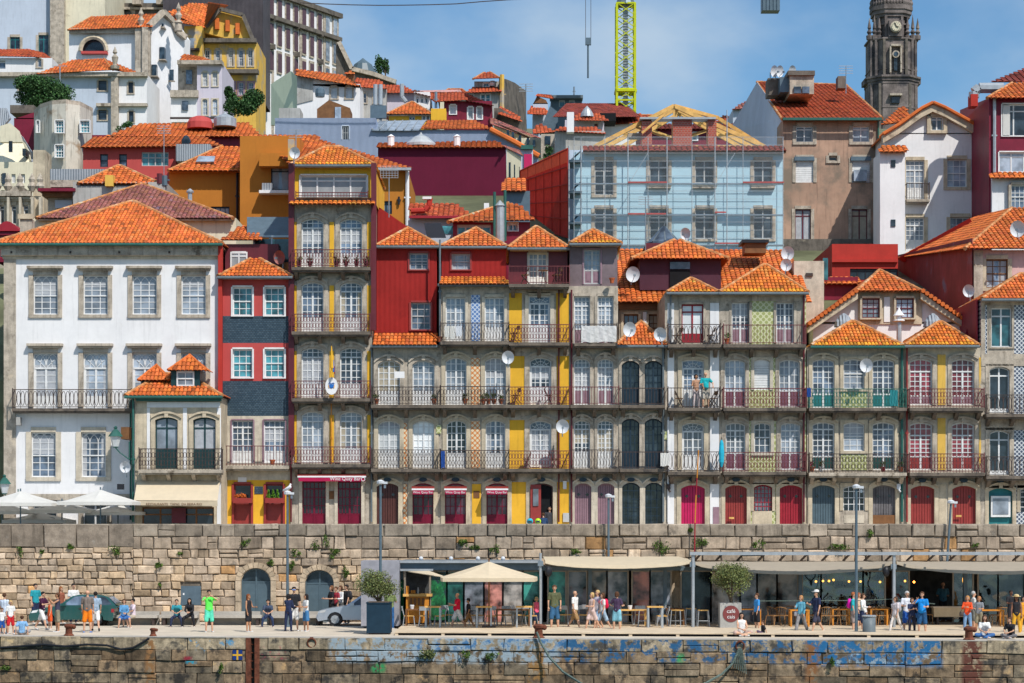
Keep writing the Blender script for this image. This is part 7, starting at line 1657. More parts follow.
 if hk!='bald':
  mb=MB();mb.ball(hd+V((0,.028,.045)),.10,12,8,1,1,.98)
  if hk in('long','pony'):capsule(mb,hd+V((0,.06,.03)),hd+V((0,.085,-.20 if hk=='long' else-.14)),.085 if hk=='long' else .045,.06 if hk=='long' else .025,10)
  if hk=='long':
   for s in(-1,1):capsule(mb,hd+V((s*.075,.01,.03)),hd+V((s*.09,.02,-.14)),.035,.03)
  if hk=='bob':
   for s in(-1,1):capsule(mb,hd+V((s*.07,.02,.03)),hd+V((s*.085,.02,-.06)),.045,.035)
   capsule(mb,hd+V((0,.06,.02)),hd+V((0,.07,-.07)),.08,.06)
  obj('hair',remesh(mb,'hair',.02,1),root).data.materials.append(pm(hc,'hair'))
 if hat:
  mb=MB();c=hd+V((0,.01,.075));mb.lathe(c.x,c.y,[(.105,c.z),(.108,c.z+.05),(.07,c.z+.09),(.01,c.z+.1)],12)
  if hat[1]=='cap':mb.box(-.07,.07,c.y-.2,c.y-.08,c.z,c.z+.015)
  else:mb.lathe(c.x,c.y,[(.19,c.z-.01),(.19,c.z+.005)],16)
  obj('hat',mb.mesh('hat',pm(hat[0],'cloth')),root)
 if glasses:mb=MB();mb.box(-.07,.07,hd.y-.105,hd.y-.085,hd.z+.0,hd.z+.035);obj('sunglasses',mb.mesh('sunglasses',pm(glasses,'lens',.2)),root)
 return root,J,sc
def bag(p,kind,col,label,side=1,off=None):
 """a bag carried by a person: its own thing, placed in that person's frame"""
 root,J,sc=p;c=J['ch']+Vector((0,.17,-.12))if kind=='backpack' else J['pel']+Vector((side*.22,0,-.02));c=off and J['pel']+Vector(off)or c
 m=root.matrix_basis;M=Matrix.Translation(root.location)@Matrix.Rotation(root.rotation_euler.z,4,'Z')@Matrix.Scale(sc,4);wc=M@c
 t=tag(empty(kind,wc,root.rotation_euler.z),label,'bag');mm=mat('bag_%02x%02x%02x'%tuple(int(q*255)for q in col),col,rough=.7,var=.1,scale=6)
 mb=MB();w,d,h=(.15,.09,.21)if kind=='backpack' else(.14,.05,.10)
 mb.lathe(0,0,[(.5*w,-h),(w,-h*.85),(w,h*.5),(w*.6,h*.95),(.02,h)],12,1,d/w);obj('bag_body',mb.mesh('bag_body',mm,smooth=True),t);mb=MB()
 if kind=='backpack':
  mb.lathe(0,.8*d,[(.3*w,-h*.75),(.7*w,-h*.65),(.7*w,-h*.1),(.3*w,0)],10,1,.5)
  for s in(-1,1):mb.path([Vector((s*.09,-d,h*.5)),Vector((s*.11,-.2,h*.85)),Vector((s*.11,-.29,h*.4)),Vector((s*.11,-.2,-h*.5)),Vector((s*.09,-d,-h*.6))],.014,5)
 else:mb.path([Vector((-.12,0,h*.6)),Vector((-side*.12,.02,.42)),Vector((-side*.22,.0,.5)),Vector((.12,0,h*.6))],.009,5)
 obj('strap',mb.mesh('strap',mm),t);return t

def people():
 BR,BL,DK,GY=(.09,.04,.02),(.50,.33,.14),(.015,.012,.012),(.45,.44,.43);W=(.78,.77,.76);NV=(.02,.03,.08);BK=(.02,.02,.025);DN=(.10,.18,.33);TAN=(.50,.25,.14)
 PR={}
 def pp(nm,px,fy,ht,face,label,z=0.0,Yo=None,**k):
  Y=Yo or(CZ-z)*FL/(fy-HY);H=ht/FL*Y
  if k.get('pose')=='sit':H=ht/FL*Y/.76
  if k.get('pose')in('cross','legs_out'):H=ht/FL*Y/.49
  PR[nm]=person(X(px,Y),Y,z,face,H,label,**k);return PR[nm]
 pp('a',4.5,633,39,150,'man in pale blue white shirt, partly cropped behind two children at the left edge',top=(.62,.70,.82),bottom=('shorts',NV),hair=(BR,'short'))
 pp('b',10.5,634,33,20,'blonde child in white tee and red shorts at the left edge',sex='f',top=W,bottom=('shorts',(.62,.02,.03)),hair=(BL,'bob'),shoes=(.6,.6,.65))
 pp('c',2,634.5,26,10,'small child in white tee and blue shorts, nearest the left edge',sex='f',top=W,bottom=('shorts',(.02,.09,.35)),hair=(BR,'short'))
 pp('d',22,634.8,17,190,'child in light blue shirt sitting on the quay edge with back turned',z=.0,pose='cross',top=(.22,.42,.68),bottom=('shorts',(.3,.3,.32)),hair=(BR,'short'),arms=('prop','prop'))
 pp('e',35.5,0,39,45,'man in teal tee standing behind the others near the green car',Yo=103,top=(.02,.30,.36),bottom=('shorts',NV),hair=(DK,'short'))
 pp('f',42,630.5,38,70,'man striding right in maroon and black shirt and white shorts',pose='walk',ph=1,arms=('phone','phone'),top=(.06,.01,.04),bottom=('shorts',W),hair=(DK,'short'),lean=.1)
 pp('g',50,629.5,29,-60,'child in bright orange dress half hidden behind the woman with camera',sex='f',top=(.75,.10,.02),bottom=('dress',None),hair=(BR,'short'),sleeve='none')
 pp('h',57.5,632,38.5,-70,'woman in dark tank top and khaki shorts raising a camera',sex='f',arms=('photo','photo'),top=(.05,.05,.09),sleeve='none',bottom=('shorts',(.26,.23,.16)),hair=(BR,'pony'),skin=TAN)
 pp('i',61,0,36,60,'woman with long brown hair mostly hidden behind the green car',Yo=103,sex='f',top=(.3,.1,.06),hair=((.25,.09,.03),'long'))
 pp('j',73.5,0,39,30,'man in white tee showing above the green car roof',Yo=103,top=W,hair=(DK,'short'),bottom=('trousers',NV))
 pp('k',87.5,632.5,41.5,180,'bald man in grey brown tee and bright orange shorts seen from behind',top=(.20,.16,.14),bottom=('shorts',(.92,.22,.01)),hair=(GY,'bald'),fat=1.12,shoes=(.1,.25,.6))
 pp('l',95.5,631.5,39,200,'person in grey blue shirt and white shorts walking beside the bald man',pose='walk',ph=-1,top=(.30,.40,.52),bottom=('shorts',W),hair=(DK,'short'),shoes=(.02,.02,.03))
 pp('m',124,627.5,27,15,'seated woman in white top and blue jacket on the left bench',pose='sit',sex='f',arms=('lap','lap'),top=(.10,.28,.50),sleeve='long',bottom=('skirt',(.05,.15,.4)),hair=(BR,'bob'))
 pp('n',133,627,27,-60,'seated man in white and pink shirt turned to the woman in blue jacket',pose='sit',arms=('lap','lap'),top=(.75,.62,.70),bottom=('shorts',(.45,.38,.30)),hair=(DK,'short'))
 pp('o',177,626.5,26,5,'seated man in teal tee and dark jeans looking down',pose='sit',arms=('lap','lap'),lean=.45,top=(.03,.26,.32),bottom=('jeans',(.03,.04,.09)),hair=(DK,'short'))
 pp('p',190.5,626.5,27,-5,'seated woman in black with long dark hair holding an orange packet',pose='sit',sex='f',arms=('lap','lap'),lean=.35,top=BK,sleeve='long',bottom=('jeans',BK),hair=(DK,'long'))
 pp('q',209,632,41,15,'man in neon green tee and mint shorts shading his eyes',arms=('photo','head'),top=(.12,.85,.10),bottom=('shorts',(.12,.72,.50)),hair=(DK,'short'))
 pp('r',248.5,631.8,37,60,'woman in black top and short black skirt before the first arch',sex='f',arms=('down','hold'),top=BK,sleeve='none',bottom=('skirt',BK),hair=((.20,.06,.02),'long'),skin=TAN)
 pp('s',268,626.8,26,5,'seated young man in dark tee and jeans between the arches',pose='sit',arms=('lap','lap'),lean=.35,top=(.05,.07,.12),bottom=('jeans',(.03,.05,.12)),hair=(DK,'short'))
 pp('t',288.5,631.3,36.5,160,'woman in all navy clothes talking to the man in blue sunglasses',sex='f',arms=('hold','photo'),top=NV,sleeve='long',bottom=('trousers',NV),hair=(DK,'bob'),shoes=BK)
 pp('u',294,630.8,43,5,'tall man in black tee, white shorts and blue mirrored sunglasses',arms=('hold','down'),top=BK,bottom=('shorts',W),hair=(DK,'short'),glasses=(.05,.3,.8))
 pp('v',306,631.3,36.5,-60,'woman in white tee and denim skirt with long dark curls',sex='f',arms=('hold','hold'),top=W,bottom=('skirt',(.06,.20,.42)),hair=(DK,'long'),skin=TAN)
 pp('w',331.5,0,37,-60,'woman in black tee leaning behind the silver car bonnet',Yo=103,sex='f',arms=('hold','hold'),top=BK,hair=((.16,.07,.03),'bob'),bottom=('trousers',BK))
 pp('x',336,0,36,-40,'person in dark clothes and red scarf between others behind the silver car',Yo=103,sex='f',top=(.35,.03,.05),hair=(BR,'short'))
 pp('y',340.5,0,37,-50,'woman in long sleeved white blouse behind the silver car',Yo=103,sex='f',arms=('hold','hold'),top=W,sleeve='long',hair=(BR,'bob'))
 bag(pp('z',346.5,0,38,-60,'man in black tee with backpack behind the silver car windscreen',Yo=103,top=BK,hair=(DK,'short'),bottom=('trousers',BK)),'backpack',(.03,.03,.04),'black backpack on the man behind the silver car')
 pp('aa',390,629,39.5,170,'man in olive tee and blue jeans with back turned beside the planter',arms=('phone','phone'),top=(.20,.26,.10),bottom=('jeans',(.03,.12,.32)),hair=(DK,'short'),fat=1.1)
 pp('ab',457.5,630,36.5,-80,'stout balding man in bright red polo and white shorts',pose='walk',ph=1,arms=('hold','phone'),top=(.75,.01,.05),bottom=('shorts',W),hair=(GY,'bald'),fat=1.28)
 pp('ac',468.5,630,30.5,-75,'boy in black tee, dark cap and brown shorts following the red polo man',pose='walk',ph=-1,top=BK,bottom=('shorts',(.35,.17,.06)),hair=(DK,'short'),hat=(BK,'cap'),skin=TAN)
 pp('ad',536.5,628.5,31,20,'blonde girl in pink top and navy shorts behind the roped bollard',sex='f',top=(.85,.12,.22),sleeve='none',bottom=('shorts',NV),hair=(BL,'bob'))
 pp('ae',554.5,630.5,44.5,0,'bearded man in olive tee and denim shorts facing the river',top=(.11,.12,.06),bottom=('shorts',(.04,.13,.26)),hair=(BR,'short'))
 pp('af',575,630.5,39,60,'shaven man in white tee and khaki shorts striding right',pose='walk',ph=1,top=W,bottom=('shorts',(.36,.22,.10)),hair=(GY,'bald'),shoes=(.05,.25,.55),arms=('down','swingb'))
 pp('ag',592,631.8,38.5,-60,'blonde woman in pale pink dress walking at the head of a trio',pose='walk',ph=1,sex='f',top=(.68,.50,.46),sleeve='none',bottom=('dress',None),hair=(BL,'bob'),arms=('down','hold'))
 bag(pp('ah',597.5,631,40,-50,'fair haired woman with purple backpack, middle of a walking trio',pose='walk',ph=-1,sex='f',top=(.6,.55,.6),bottom=('shorts',(.3,.42,.6)),hair=(BL,'short')),'backpack',(.16,.06,.34),'purple backpack on the middle woman of the walking trio')
 bag(pp('ai',602.5,631.3,37.5,-65,'woman in white top and light denim shorts with dark hair, last of the trio',pose='walk',ph=1,sex='f',top=W,bottom=('shorts',(.35,.48,.62)),hair=(BR,'bob')),'backpack',(.75,.01,.07),'bright red backpack on the last woman of the trio')
 pp('aj',617,632.5,40,150,'woman in dark plum top with light blue cloth tied at her waist',sex='f',top=(.07,.04,.09),bottom=('skirt',(.22,.50,.62)),hair=(BR,'bob'),arms=('hold','hip'))
 pp('ak',741.5,636.4,21,10,'woman in white vest sitting on the quay edge with long dark hair',pose='cross',sex='f',arms=('lap','lap'),top=W,sleeve='none',bottom=('shorts',(.5,.35,.3)),hair=(DK,'long'))
 pp('al',757,631.5,37.5,-75,'tall man in bright blue tee and black shorts facing left',top=(.05,.30,.72),bottom=('shorts',BK),hair=(BR,'short'),fat=1.08)
 pp('am',763,636.2,14,-80,'person in black lounging low on the quay edge by the blue shirted man',pose='legs_out',arms=('prop','prop'),top=BK,bottom=('shorts',(.12,.08,.14)),hair=(BR,'short'))
 bag(pp('an',801,633.7,37.5,-40,'woman in denim jacket and grey patterned skirt drinking',sex='f',pose='walk',ph=1,arms=('phone','down'),top=(.12,.38,.52),sleeve='long',bottom=('long_skirt',(.26,.25,.26)),hair=((.4,.2,.08),'bob')),'handbag',(.62,.6,.66),'white handbag of the woman in denim jacket',-1)
 pp('ao',816.5,634,42.5,-60,'man in navy tee and white cap walking with a cup',pose='walk',ph=-1,arms=('phone','down'),top=NV,bottom=('shorts',(.05,.05,.08)),hair=(DK,'short'),hat=(W,'cap'),shoes=W)
 bag(pp('ap',853.5,633,40,70,'person in teal tee wearing a magenta backpack by the tall lamp',arms=('down','hold'),top=(.02,.40,.45),bottom=('shorts',(.35,.28,.26)),hair=((.4,.12,.04),'short')),'backpack',(.80,.01,.42),'magenta backpack beside the tall lamp post')
 pp('aq',863,632.7,38.5,60,'woman in white shirt and navy shorts behind the grey litter bin',sex='f',top=W,sleeve='long',bottom=('shorts',NV),hair=(BR,'bob'),arms=('hold','down'))
 pp('aqq',859,629.5,36,50,'woman in beige top standing between the lamp post and white shirt',sex='f',top=(.7,.5,.35),bottom=('shorts',NV),hair=((.3,.1,.05),'bob'))
 bag(pp('ar',895.5,634,36.5,-60,'person in pale shirt and white trousers walking left',pose='walk',ph=1,sex='f',top=(.72,.64,.66),bottom=('trousers',(.72,.66,.62)),hair=(BR,'bob')),'backpack',(.45,.45,.5),'pale grey backpack on the person in white trousers')
 pp('as',907,633.5,41.5,5,'man in white shirt and bright blue shorts, left of a posing group',top=(.7,.72,.8),bottom=('shorts',(.02,.10,.42)),hair=(GY,'short'),arms=('hold','hold'))
 bag(pp('at',912,634.2,35.5,10,'woman in navy blouse and dark trousers in the middle of a posing group',sex='f',arms=('phone','phone'),top=NV,bottom=('trousers',(.03,.03,.05)),hair=(BR,'bob')),'handbag',(.03,.12,.32),'round blue bag held in the middle of a posing group')
 pp('au',922,634.7,42,-20,'man in bright blue tee and blue shorts raising one arm',top=(.01,.25,.70),bottom=('shorts',(.02,.09,.22)),hair=(BR,'short'),arms=('photo','hold'),fat=1.12)
 pp('av',943,624,38,180,'man in blue shirt seen from behind inside the open restaurant',z=.15,Yo=102.2,top=(.05,.16,.24),bottom=('trousers',BK),hair=(GY,'bald'),arms=('hold','hold'),fat=1.2)
 pp('aw',961,624,36,120,'shadowy person in grey inside the restaurant by a hanging lamp',z=.15,Yo=102.4,top=(.22,.2,.2),bottom=('trousers',BK),hair=(BR,'short'))
 bag(pp('ax',967.5,634,37.5,-20,'woman in orange red jacket and pale jeans behind the stout bollard',sex='f',arms=('phone','phone'),top=(.80,.09,.02),sleeve='long',bottom=('jeans',(.20,.34,.55)),hair=((.42,.2,.07),'bob')),'handbag',(.12,.09,.08),'brown grey shoulder bag of the orange jacket woman',-1)
 pp('ay',973.5,630.5,38.5,90,'man in light grey tee standing right behind the orange jacket',top=(.6,.6,.58),bottom=('shorts',(.2,.2,.18)),hair=(GY,'short'))
 pp('az',979,632,35,-30,'woman in patterned grey top and khaki shorts near seated woman',sex='f',arms=('hold','hold'),top=(.25,.27,.3),bottom=('shorts',(.28,.25,.17)),hair=((.35,.15,.06),'bob'),skin=TAN)
 pp('ba',984,638.6,21,-5,'woman in white tee and denim dungarees sitting cross legged',pose='cross',sex='f',arms=('lap','lap'),lean=.3,top=W,bottom=('jeans',(.05,.14,.35)),hair=(BR,'long'))
 pp('bb',1011,627,36,20,'waiter in black shirt standing on the deck near the right edge',z=.15,top=BK,bottom=('trousers',BK),hair=(DK,'short'),skin=(.18,.08,.05),arms=('hold','hold'))
 pp('bc',1016.5,636,40,-10,'woman in black top, straw hat and mustard trousers at right',sex='f',top=BK,sleeve='none',bottom=('trousers',(.72,.38,.03)),hair=(DK,'long'),hat=((.68,.5,.25),'sun'),skin=(.28,.13,.08))
 pp('bd',1011.5,638.8,19,-40,'person in black sitting on the quay near the mustard trousers',pose='cross',arms=('lap','lap'),lean=.3,top=BK,bottom=('trousers',(.2,.19,.2)),hair=(BR,'short'))
 pp('be',1023.5,635,38,0,'person in orange yellow top cropped by the right edge',sex='f',top=(.80,.35,.03),bottom=('trousers',(.75,.35,.03)),hair=(DK,'bob'))
 # balcony couple, street people
 zb=Z(408.5,110);Yb=109.5;zst=3.7
 pp('bf',696,0,33,10,'woman in patterned top leaning on the upper balcony beside a man in teal',z=zb,Yo=Yb,sex='f',arms=('hold','rail'),top=(.45,.25,.16),sleeve='none',bottom=('trousers',(.6,.5,.5)),hair=(DK,'bob'),skin=TAN)
 pp('bg',705.5,0,35,0,'stout man in teal tee and pale shorts on the upper balcony',z=zb,Yo=Yb,arms=('hold','rail'),top=(.01,.38,.42),bottom=('shorts',(.6,.55,.48)),hair=(GY,'bald'),fat=1.15)
 pp('bh',544,0,30,190,'person in dark blue jacket bending in the street by the open red door',z=zst,Yo=107.5,arms=('hold','hold'),lean=.4,top=(.02,.05,.12),sleeve='long',bottom=('trousers',BK),hair=(BR,'short'))
 pp('bi',549.5,0,36,0,'shadowy person standing inside the open red street door',z=zst,Yo=110.12,top=(.05,.05,.06),bottom=('trousers',BK),hair=(DK,'short'))
 return PR
# ------------------------------------------------------------------ restaurant pavilion, furniture, street things
def box_thing(name,x0,x1,yt,yb,Y0,Y1,m,label,cat,group=None):
 mb=MB();mb.box(X(x0,Y0),X(x1,Y0),Y0,Y1,Z(yb,Y0),Z(yt,Y0));return one(name,mb,m,label,cat,group,loc=P((x0+x1)/2,yb,Y0))
def terrace():
 ZD=.15;Yg=99.6;gm=bpy.data.materials.new('clear_pane');gm.use_nodes=True;nt=gm.node_tree;N=nt.nodes;L=nt.links;MATS['clear_pane']=gm
 N.remove(N['Principled BSDF']);tr=N.new('ShaderNodeBsdfTransparent');tr.inputs[0].default_value=(.72,.80,.80,1);gl=N.new('ShaderNodeBsdfGlossy');gl.inputs['Roughness'].default_value=.03;mx=N.new('ShaderNodeMixShader');mx.inputs[0].default_value=.10
 n=N.new('ShaderNodeTexNoise');n.inputs['Scale'].default_value=.55;tc=N.new('ShaderNodeTexCoord');L.new(tc.outputs['Object'],n.inputs['Vector']);bm=N.new('ShaderNodeBump');bm.inputs['Strength'].default_value=1;bm.inputs['Distance'].default_value=.12;L.new(n.outputs['Fac'],bm.inputs['Height']);L.new(bm.outputs[0],gl.inputs['Normal'])
 L.new(tr.outputs[0],mx.inputs[1]);L.new(gl.outputs[0],mx.inputs[2]);L.new(mx.outputs[0],N['Material Output'].inputs['Surface'])
 for nm,c in(('painted_reflection_green',(.03,.17,.14)),('painted_reflection_grey',(.16,.17,.20)),('painted_reflection_tan',(.34,.31,.29)),('painted_reflection_red',(.42,.17,.14))):glassmat(nm,c,.85,.04)  # patchy pane colours with distorted reflections painted in
 mat('frame_bronze',(.30,.25,.20),rough=.4,metal=.3);mat('room_dark',(.055,.06,.065),rough=.8,var=.4);mat('lamp_glow',(1,.6,.2),emit=((1,.36,.05),5));mat('bar_wood',(.16,.05,.025),var=.3,scale=2)
 x0,x1=X(402,Yg),X(1100,Yg);o=Vector(((x0+x1)/2,Yg,ZD));t=tag(empty('glass_restaurant',o),'long glass fronted restaurant pavilion under cream canopies against the granite wall','restaurant');zt=Z(570.5,Yg)
 def part(nm,mb,m,par=None):return obj(nm,mb.mesh(nm,m,o),par or t)
 mb=MB();mb.box(x0,x1,Yg-.1,Yg+.1,zt,zt+.16);part('top_beam',mb,'steel_blue');mb=MB();mb.box(x0,x1,Yg-.05,Yg+.05,ZD,ZD+.07);part('sill',mb,'frame_bronze')
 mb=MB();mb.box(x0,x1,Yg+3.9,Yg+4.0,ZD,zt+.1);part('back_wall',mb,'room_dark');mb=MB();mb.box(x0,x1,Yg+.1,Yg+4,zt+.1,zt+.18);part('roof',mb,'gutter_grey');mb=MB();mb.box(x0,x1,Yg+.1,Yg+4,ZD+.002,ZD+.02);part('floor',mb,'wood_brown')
 for x in(402,447,541,590,665,690,800,893,965,1060):mb=MB();mb.box(X(x,Yg)-.04,X(x,Yg)+.04,Yg+.12,Yg+3.9,ZD,zt+.1)if x in(447,690,893)else mb.box(X(x,Yg)-.08,X(x,Yg)+.08,Yg-.1,Yg+.1,ZD,zt);part('column' if x not in(447,690,893)else 'partition',mb,'steel_blue' if x not in(447,690,893)else 'room_dark')
 panes=[(402,430,None),(430,447,'painted_reflection_green'),(447,464,'painted_reflection_green'),(464,484,'painted_reflection_grey'),(484,503,'painted_reflection_red'),(503,523,'painted_reflection_tan'),(523,541,'painted_reflection_green'),(548,566,'painted_reflection_green'),(568,587,'painted_reflection_grey'),(588,607,'painted_reflection_tan'),(607,628,'painted_reflection_grey'),(632,650,'painted_reflection_red'),(650,671,'painted_reflection_grey'),(672,681,None),(681,693,'glass_dark'),(693,711,'glass_dark'),(711,740,'painted_reflection_tan'),(740,757,'painted_reflection_grey'),(757,777,'painted_reflection_tan'),(777,798,'painted_reflection_tan'),
 (802,821,'clear_pane'),(821,863,'clear_pane'),(863,885,'clear_pane'),(895,909,'clear_pane'),(953,973,'clear_pane'),(978,998,'clear_pane'),(998,1024,'clear_pane'),(1024,1060,'clear_pane')]
 for a,b,m in panes:
  if not m:continue
  mb=MB()
  for xx in(a,b):mb.box(X(xx,Yg)-.035,X(xx,Yg)+.035,Yg-.04,Yg+.04,ZD+.07,zt)
  mb.box(X(a,Yg),X(b,Yg),Yg-.03,Yg+.03,zt-.06,zt);f=part('window_frame',mb,'frame_bronze');mb=MB();mb.box(X(a,Yg)+.03,X(b,Yg)-.03,Yg-.006,Yg+.006,ZD+.07,zt-.06);part('pane',mb,m,f)
 mb=MB();mb.box(X(672,Yg),X(681,Yg),Yg+.3,Yg+.5,ZD,zt);part('stone_pillar',mb,'wall_block')
 # bar inside
 zz=[Z(y,103.2)for y in(581,587,594,601,608)]
 for z in zz:mb=MB();mb.box(X(806,103.2),X(885,103.2),103.1,103.4,z,z+.03);part('shelf',mb,'bar_wood')
 g=random.Random(4)
 for i in range(90):
  x=X(g.uniform(807,884),103.1);z=g.choice(zz)+.03;h=g.uniform(.16,.28);mb=MB();mb.lathe(x,103.2,[(.035,z),(.035,z+h*.6),(.012,z+h*.75),(.012,z+h)],6);one('bottle',mb,g.choice(['paint_green','glass_teal','glass_white','wood_orange','glass_dark']),'glass bottle on the lit shelves behind the bar','bottle','bottles on the bar shelves',loc=(x,103.2,z))
 for i,(x,y,lb)in enumerate(((816,581.5,'first from the left of the round glowing bar lamps'),(823,581,'second from the left of the glowing bar lamps'),(829,581,'third from the left of the glowing bar lamps'),(833.5,580,'fourth and highest of the glowing bar lamps'),(849,581.5,'glowing bar lamp just left of the tall lamp post'),(860.5,581.5,'glowing bar lamp just right of the tall lamp post'),(880,582,'glowing bar lamp near the third pole'),(905,581,'glowing lamp left in the open dining room'),(914,582,'glowing lamp above the potted plant in the dining room'),(963.5,580,'tall narrow glowing lamp over the grey figure'))):
  c=P(x,y,101.5);r=tag(empty('pendant_lamp',c),lb,'lamp');mb=MB();mb.ball((0,0,0),.055,8,6,sz=1 if i<9 else 3);obj('bulb',mb.mesh('bulb','lamp_glow',smooth=True),r);mb=MB();mb.tube((0,0,.07),(0,0,zt+.1-c.z),.01,4);obj('flex',mb.mesh('flex','iron'),r)
 text_obj('A I R O',.22,'plaster_white',t,Vector((X(835,Yg),Yg-.012,Z(610,Yg)))-o,'window_lettering',ext=.001)
 text_obj('O',.22,'plaster_white',t,Vector((X(874,Yg),Yg-.012,Z(610,Yg)))-o,'window_lettering',ext=.001)
 # canopies
 for i,(a,b,lb)in enumerate(((545,690,'sagging cream canopy left, between first and second silver poles'),(692,892,'sagging canopy, shade painted into its cloth, in the middle, behind the olive tree'),(895,1100,'sagging canopy, shade painted into its cloth, at right over the open dining room'))):
  rows=[];n=24
  for r in range(5):
   f=r/4;Y=103.8-7.2*f;row=[]
   for j in range(n+1):
    u=j/n;sag=math.sin(math.pi*u);x=X(a,97)+(X(b,97)-X(a,97))*u;z=(3.12 if i==0 else 2.88)-((.05 if i==0 else-.16)+(.24 if i==0 else .46)*sag**.6)*f**1.6+rnd.uniform(-.008,.008);row.append((x,Y,z))
   rows.append(row)
  rows.append([(x,y-.04,z-.12)for x,y,z in rows[-1]])
  canvas('canopy',rows,'canvas_cream' if i==0 else 'canvas_shaded_grey',lb,'canopy')
 for i,(x,yt,Y,lb)in enumerate(((540.5,553,96.2,'silver pole with black speaker at the left end of the cream canopy'),(692.5,554,96.2,'silver pole between the left and middle canopies'),(893.5,556,96.2,'silver pole between the middle and right canopies'),(1100,556,96.2,'far right canopy pole'))):
  if x>1024:continue
  q=Vector((X(x,Y),Y,ZD));r=tag(empty('canopy_pole',q),lb,'pole');mb=MB();mb.tube(q,(q.x,Y,Z(yt,Y)),.06,10);obj('post',mb.mesh('post','galvanised',q),r);mb=MB();mb.box(q.x-.12,q.x+.12,Y-.12,Y+.12,Z(yt+13,Y),Z(yt+8,Y));obj('bracket',mb.mesh('bracket','steel',q),r)
  if i!=1:mb=MB();sx=.35 if i==0 else-.3;mb.ball((q.x+sx,Y+.1,Z(571.5,Y)),.16,10,8,sz=1.5);s=obj('loudspeaker',mb.mesh('loudspeaker','paint_black',q),r)
 Yr=96.0;a,b=X(690,Yr),X(1110,Yr);z=Z(553.5,Yr);q=Vector((a,Yr,z));r=tag(empty('canopy_rail',q),'long pale steel beam on brackets above the middle and right canopies','beam');mb=MB();mb.box(a,b,Yr-.05,Yr+.05,z-.07,z+.07);obj('beam',mb.mesh('beam','galvanised',q),r)
 for i in range(21):x=a+.4+i*.93;mb=MB();mb.prism([(x,Yr,z-.07),(x+.09,Yr,z-.07),(x-.1,Yr+.5,z-.34),(x-.19,Yr+.5,z-.34)],(0,0,.05));obj('bracket',mb.mesh('bracket','iron',q),r)
 for x in(693.5,894.5):mb=MB();mb.box(X(x,Yr)-.05,X(x,Yr)+.05,Yr+.02,Yr+.12,ZD,z-.06);obj('support',mb.mesh('support','galvanised',q),r)
 # flat roofed container and kiosk
 b2=Bld('kiosk_roof','flat grey steel container roof with small round lights left of the parasol','container',400,541,561,573,99.2,4.3,'steel_blue',zb=Z(570,99.2));b2.boxp(398,541,560.5,563,'galvanised',98.9,99.3,'roof_edge')
 for x in(421,451,478,503):q=P(x,558.5,99.5);b2.acc('roof_light','dish').ball(q,.1,8,6)
 b2.done()
 box_thing('grey_container',361,399,561,626,98.0,100.2,mat('container_grey',(.30,.30,.34)),'plain mauve grey container wall behind the olive tree','container')
 b3=Bld('kiosk','small orange bar kiosk with open hatch and tan awning','kiosk',404,431,569,624,99.0,1.2,None,zb=ZD)
 b3.boxp(404,430,596,623,'wood_orange',98.9,99.5,'counter');b3.boxp(403,432,594,596.5,'wood_light',98.8,99.5,'counter_top');b3.boxp(404,406,571,623,'frame_bronze',98.9,99.0,'post');b3.boxp(429,431,571,623,'frame_bronze',98.9,99.0,'post');b3.boxp(406,429,571,594,'room_dark',99.42,99.5,'back_panel');b3.boxp(406,409,586,596,'wood_orange',98.85,98.95,'menu_board')
 b3.acc('awning','canvas_cream').prism([P(405,571.5,98.9),P(434,576,97.2),P(446,577.5,97.2),P(428,571,98.9)],(0,0,.03));b3.boxp(400,433,569,571,'galvanised',98.7,99.4,'hatch_roof')
 for x in(411,415,419,423):b3.boxp(x-1.3,x+1.3,598,605,'wood_brown',98.86,98.9,'poster')
 q=P(418,592,99.1);b3.acc('bottle','glass_white').lathe(q.x,q.y,[(.05,q.z-.1),(.05,q.z+.1),(.02,q.z+.22)],8);q=P(411.5,593.5,99.0)
 for i in range(6):b3.acc('orange_fruit','wood_orange').ball((q.x+.07*(i%3),q.y,q.z+.03+.08*(i//3)),.045,6,4)
 b3.done()
 gf=mat('graffiti_wall',(.015,.16,.06),var=.8,scale=2.2,stain=((.02,.03,.05),.5,2.0),stain2=((.10,.55,.05),.58,2.4));box_thing('graffiti_board',393,404,580,619,99.3,99.5,gf,'green graffiti covered panel left of the orange kiosk','panel');box_thing('graffiti_screen',431,446,580,620,99.35,99.5,gf,'dark green painted screen right of the orange kiosk','panel')
 parasol(489,561.5,577,95.8,48.5,ZD,'huge cream parasol with brown timber pole over the terrace tables','canvas_cream','wood_brown')
 # furniture
 def mx_(px,Y):return X(px,Y)
 W1=('kiosk','left end table','red polo','parasol')
 rowT=[(417,97.6,'small dark table in front of the orange kiosk','wood_brown',1.0),(433,96.0,'white framed high table right of the kiosk','wood_light',.7),(484,96.0,'white framed high table right of the boy in cap','wood_light',.7),(513,97.4,'long low dark table under the right of the big parasol','wood_brown',1.5),(524,96.0,'white framed high table near the first silver pole','wood_light',.7),(633,97.0,'low slatted timber table with a white cup behind the plum top woman','wood_light',1.2),(655,95.9,'white framed high table under the cream canopy','wood_light',.7),(675,98.3,'tall timber table at the stone pillar','wood_brown',.8),(748,98.0,'orange topped table right of the round cafe sign','wood_orange',1.1),(799,96.8,'bright orange timber table behind the woman in denim jacket','wood_orange',.85),(840,98.0,'orange table in front of the bar window','wood_orange',.8),(988,96.8,'long orange timber table behind the seated woman at right','wood_orange',1.3),(878,98.0,'orange table behind the grey litter bin','wood_orange',.8)]
 for px,Y,lb,m,w in rowT:table(mx_(px,Y),Y,ZD,lb,m,w=w,h=.92 if 'high' in lb else .74,legm='galvanised' if 'white framed' in lb else None)
 k=0
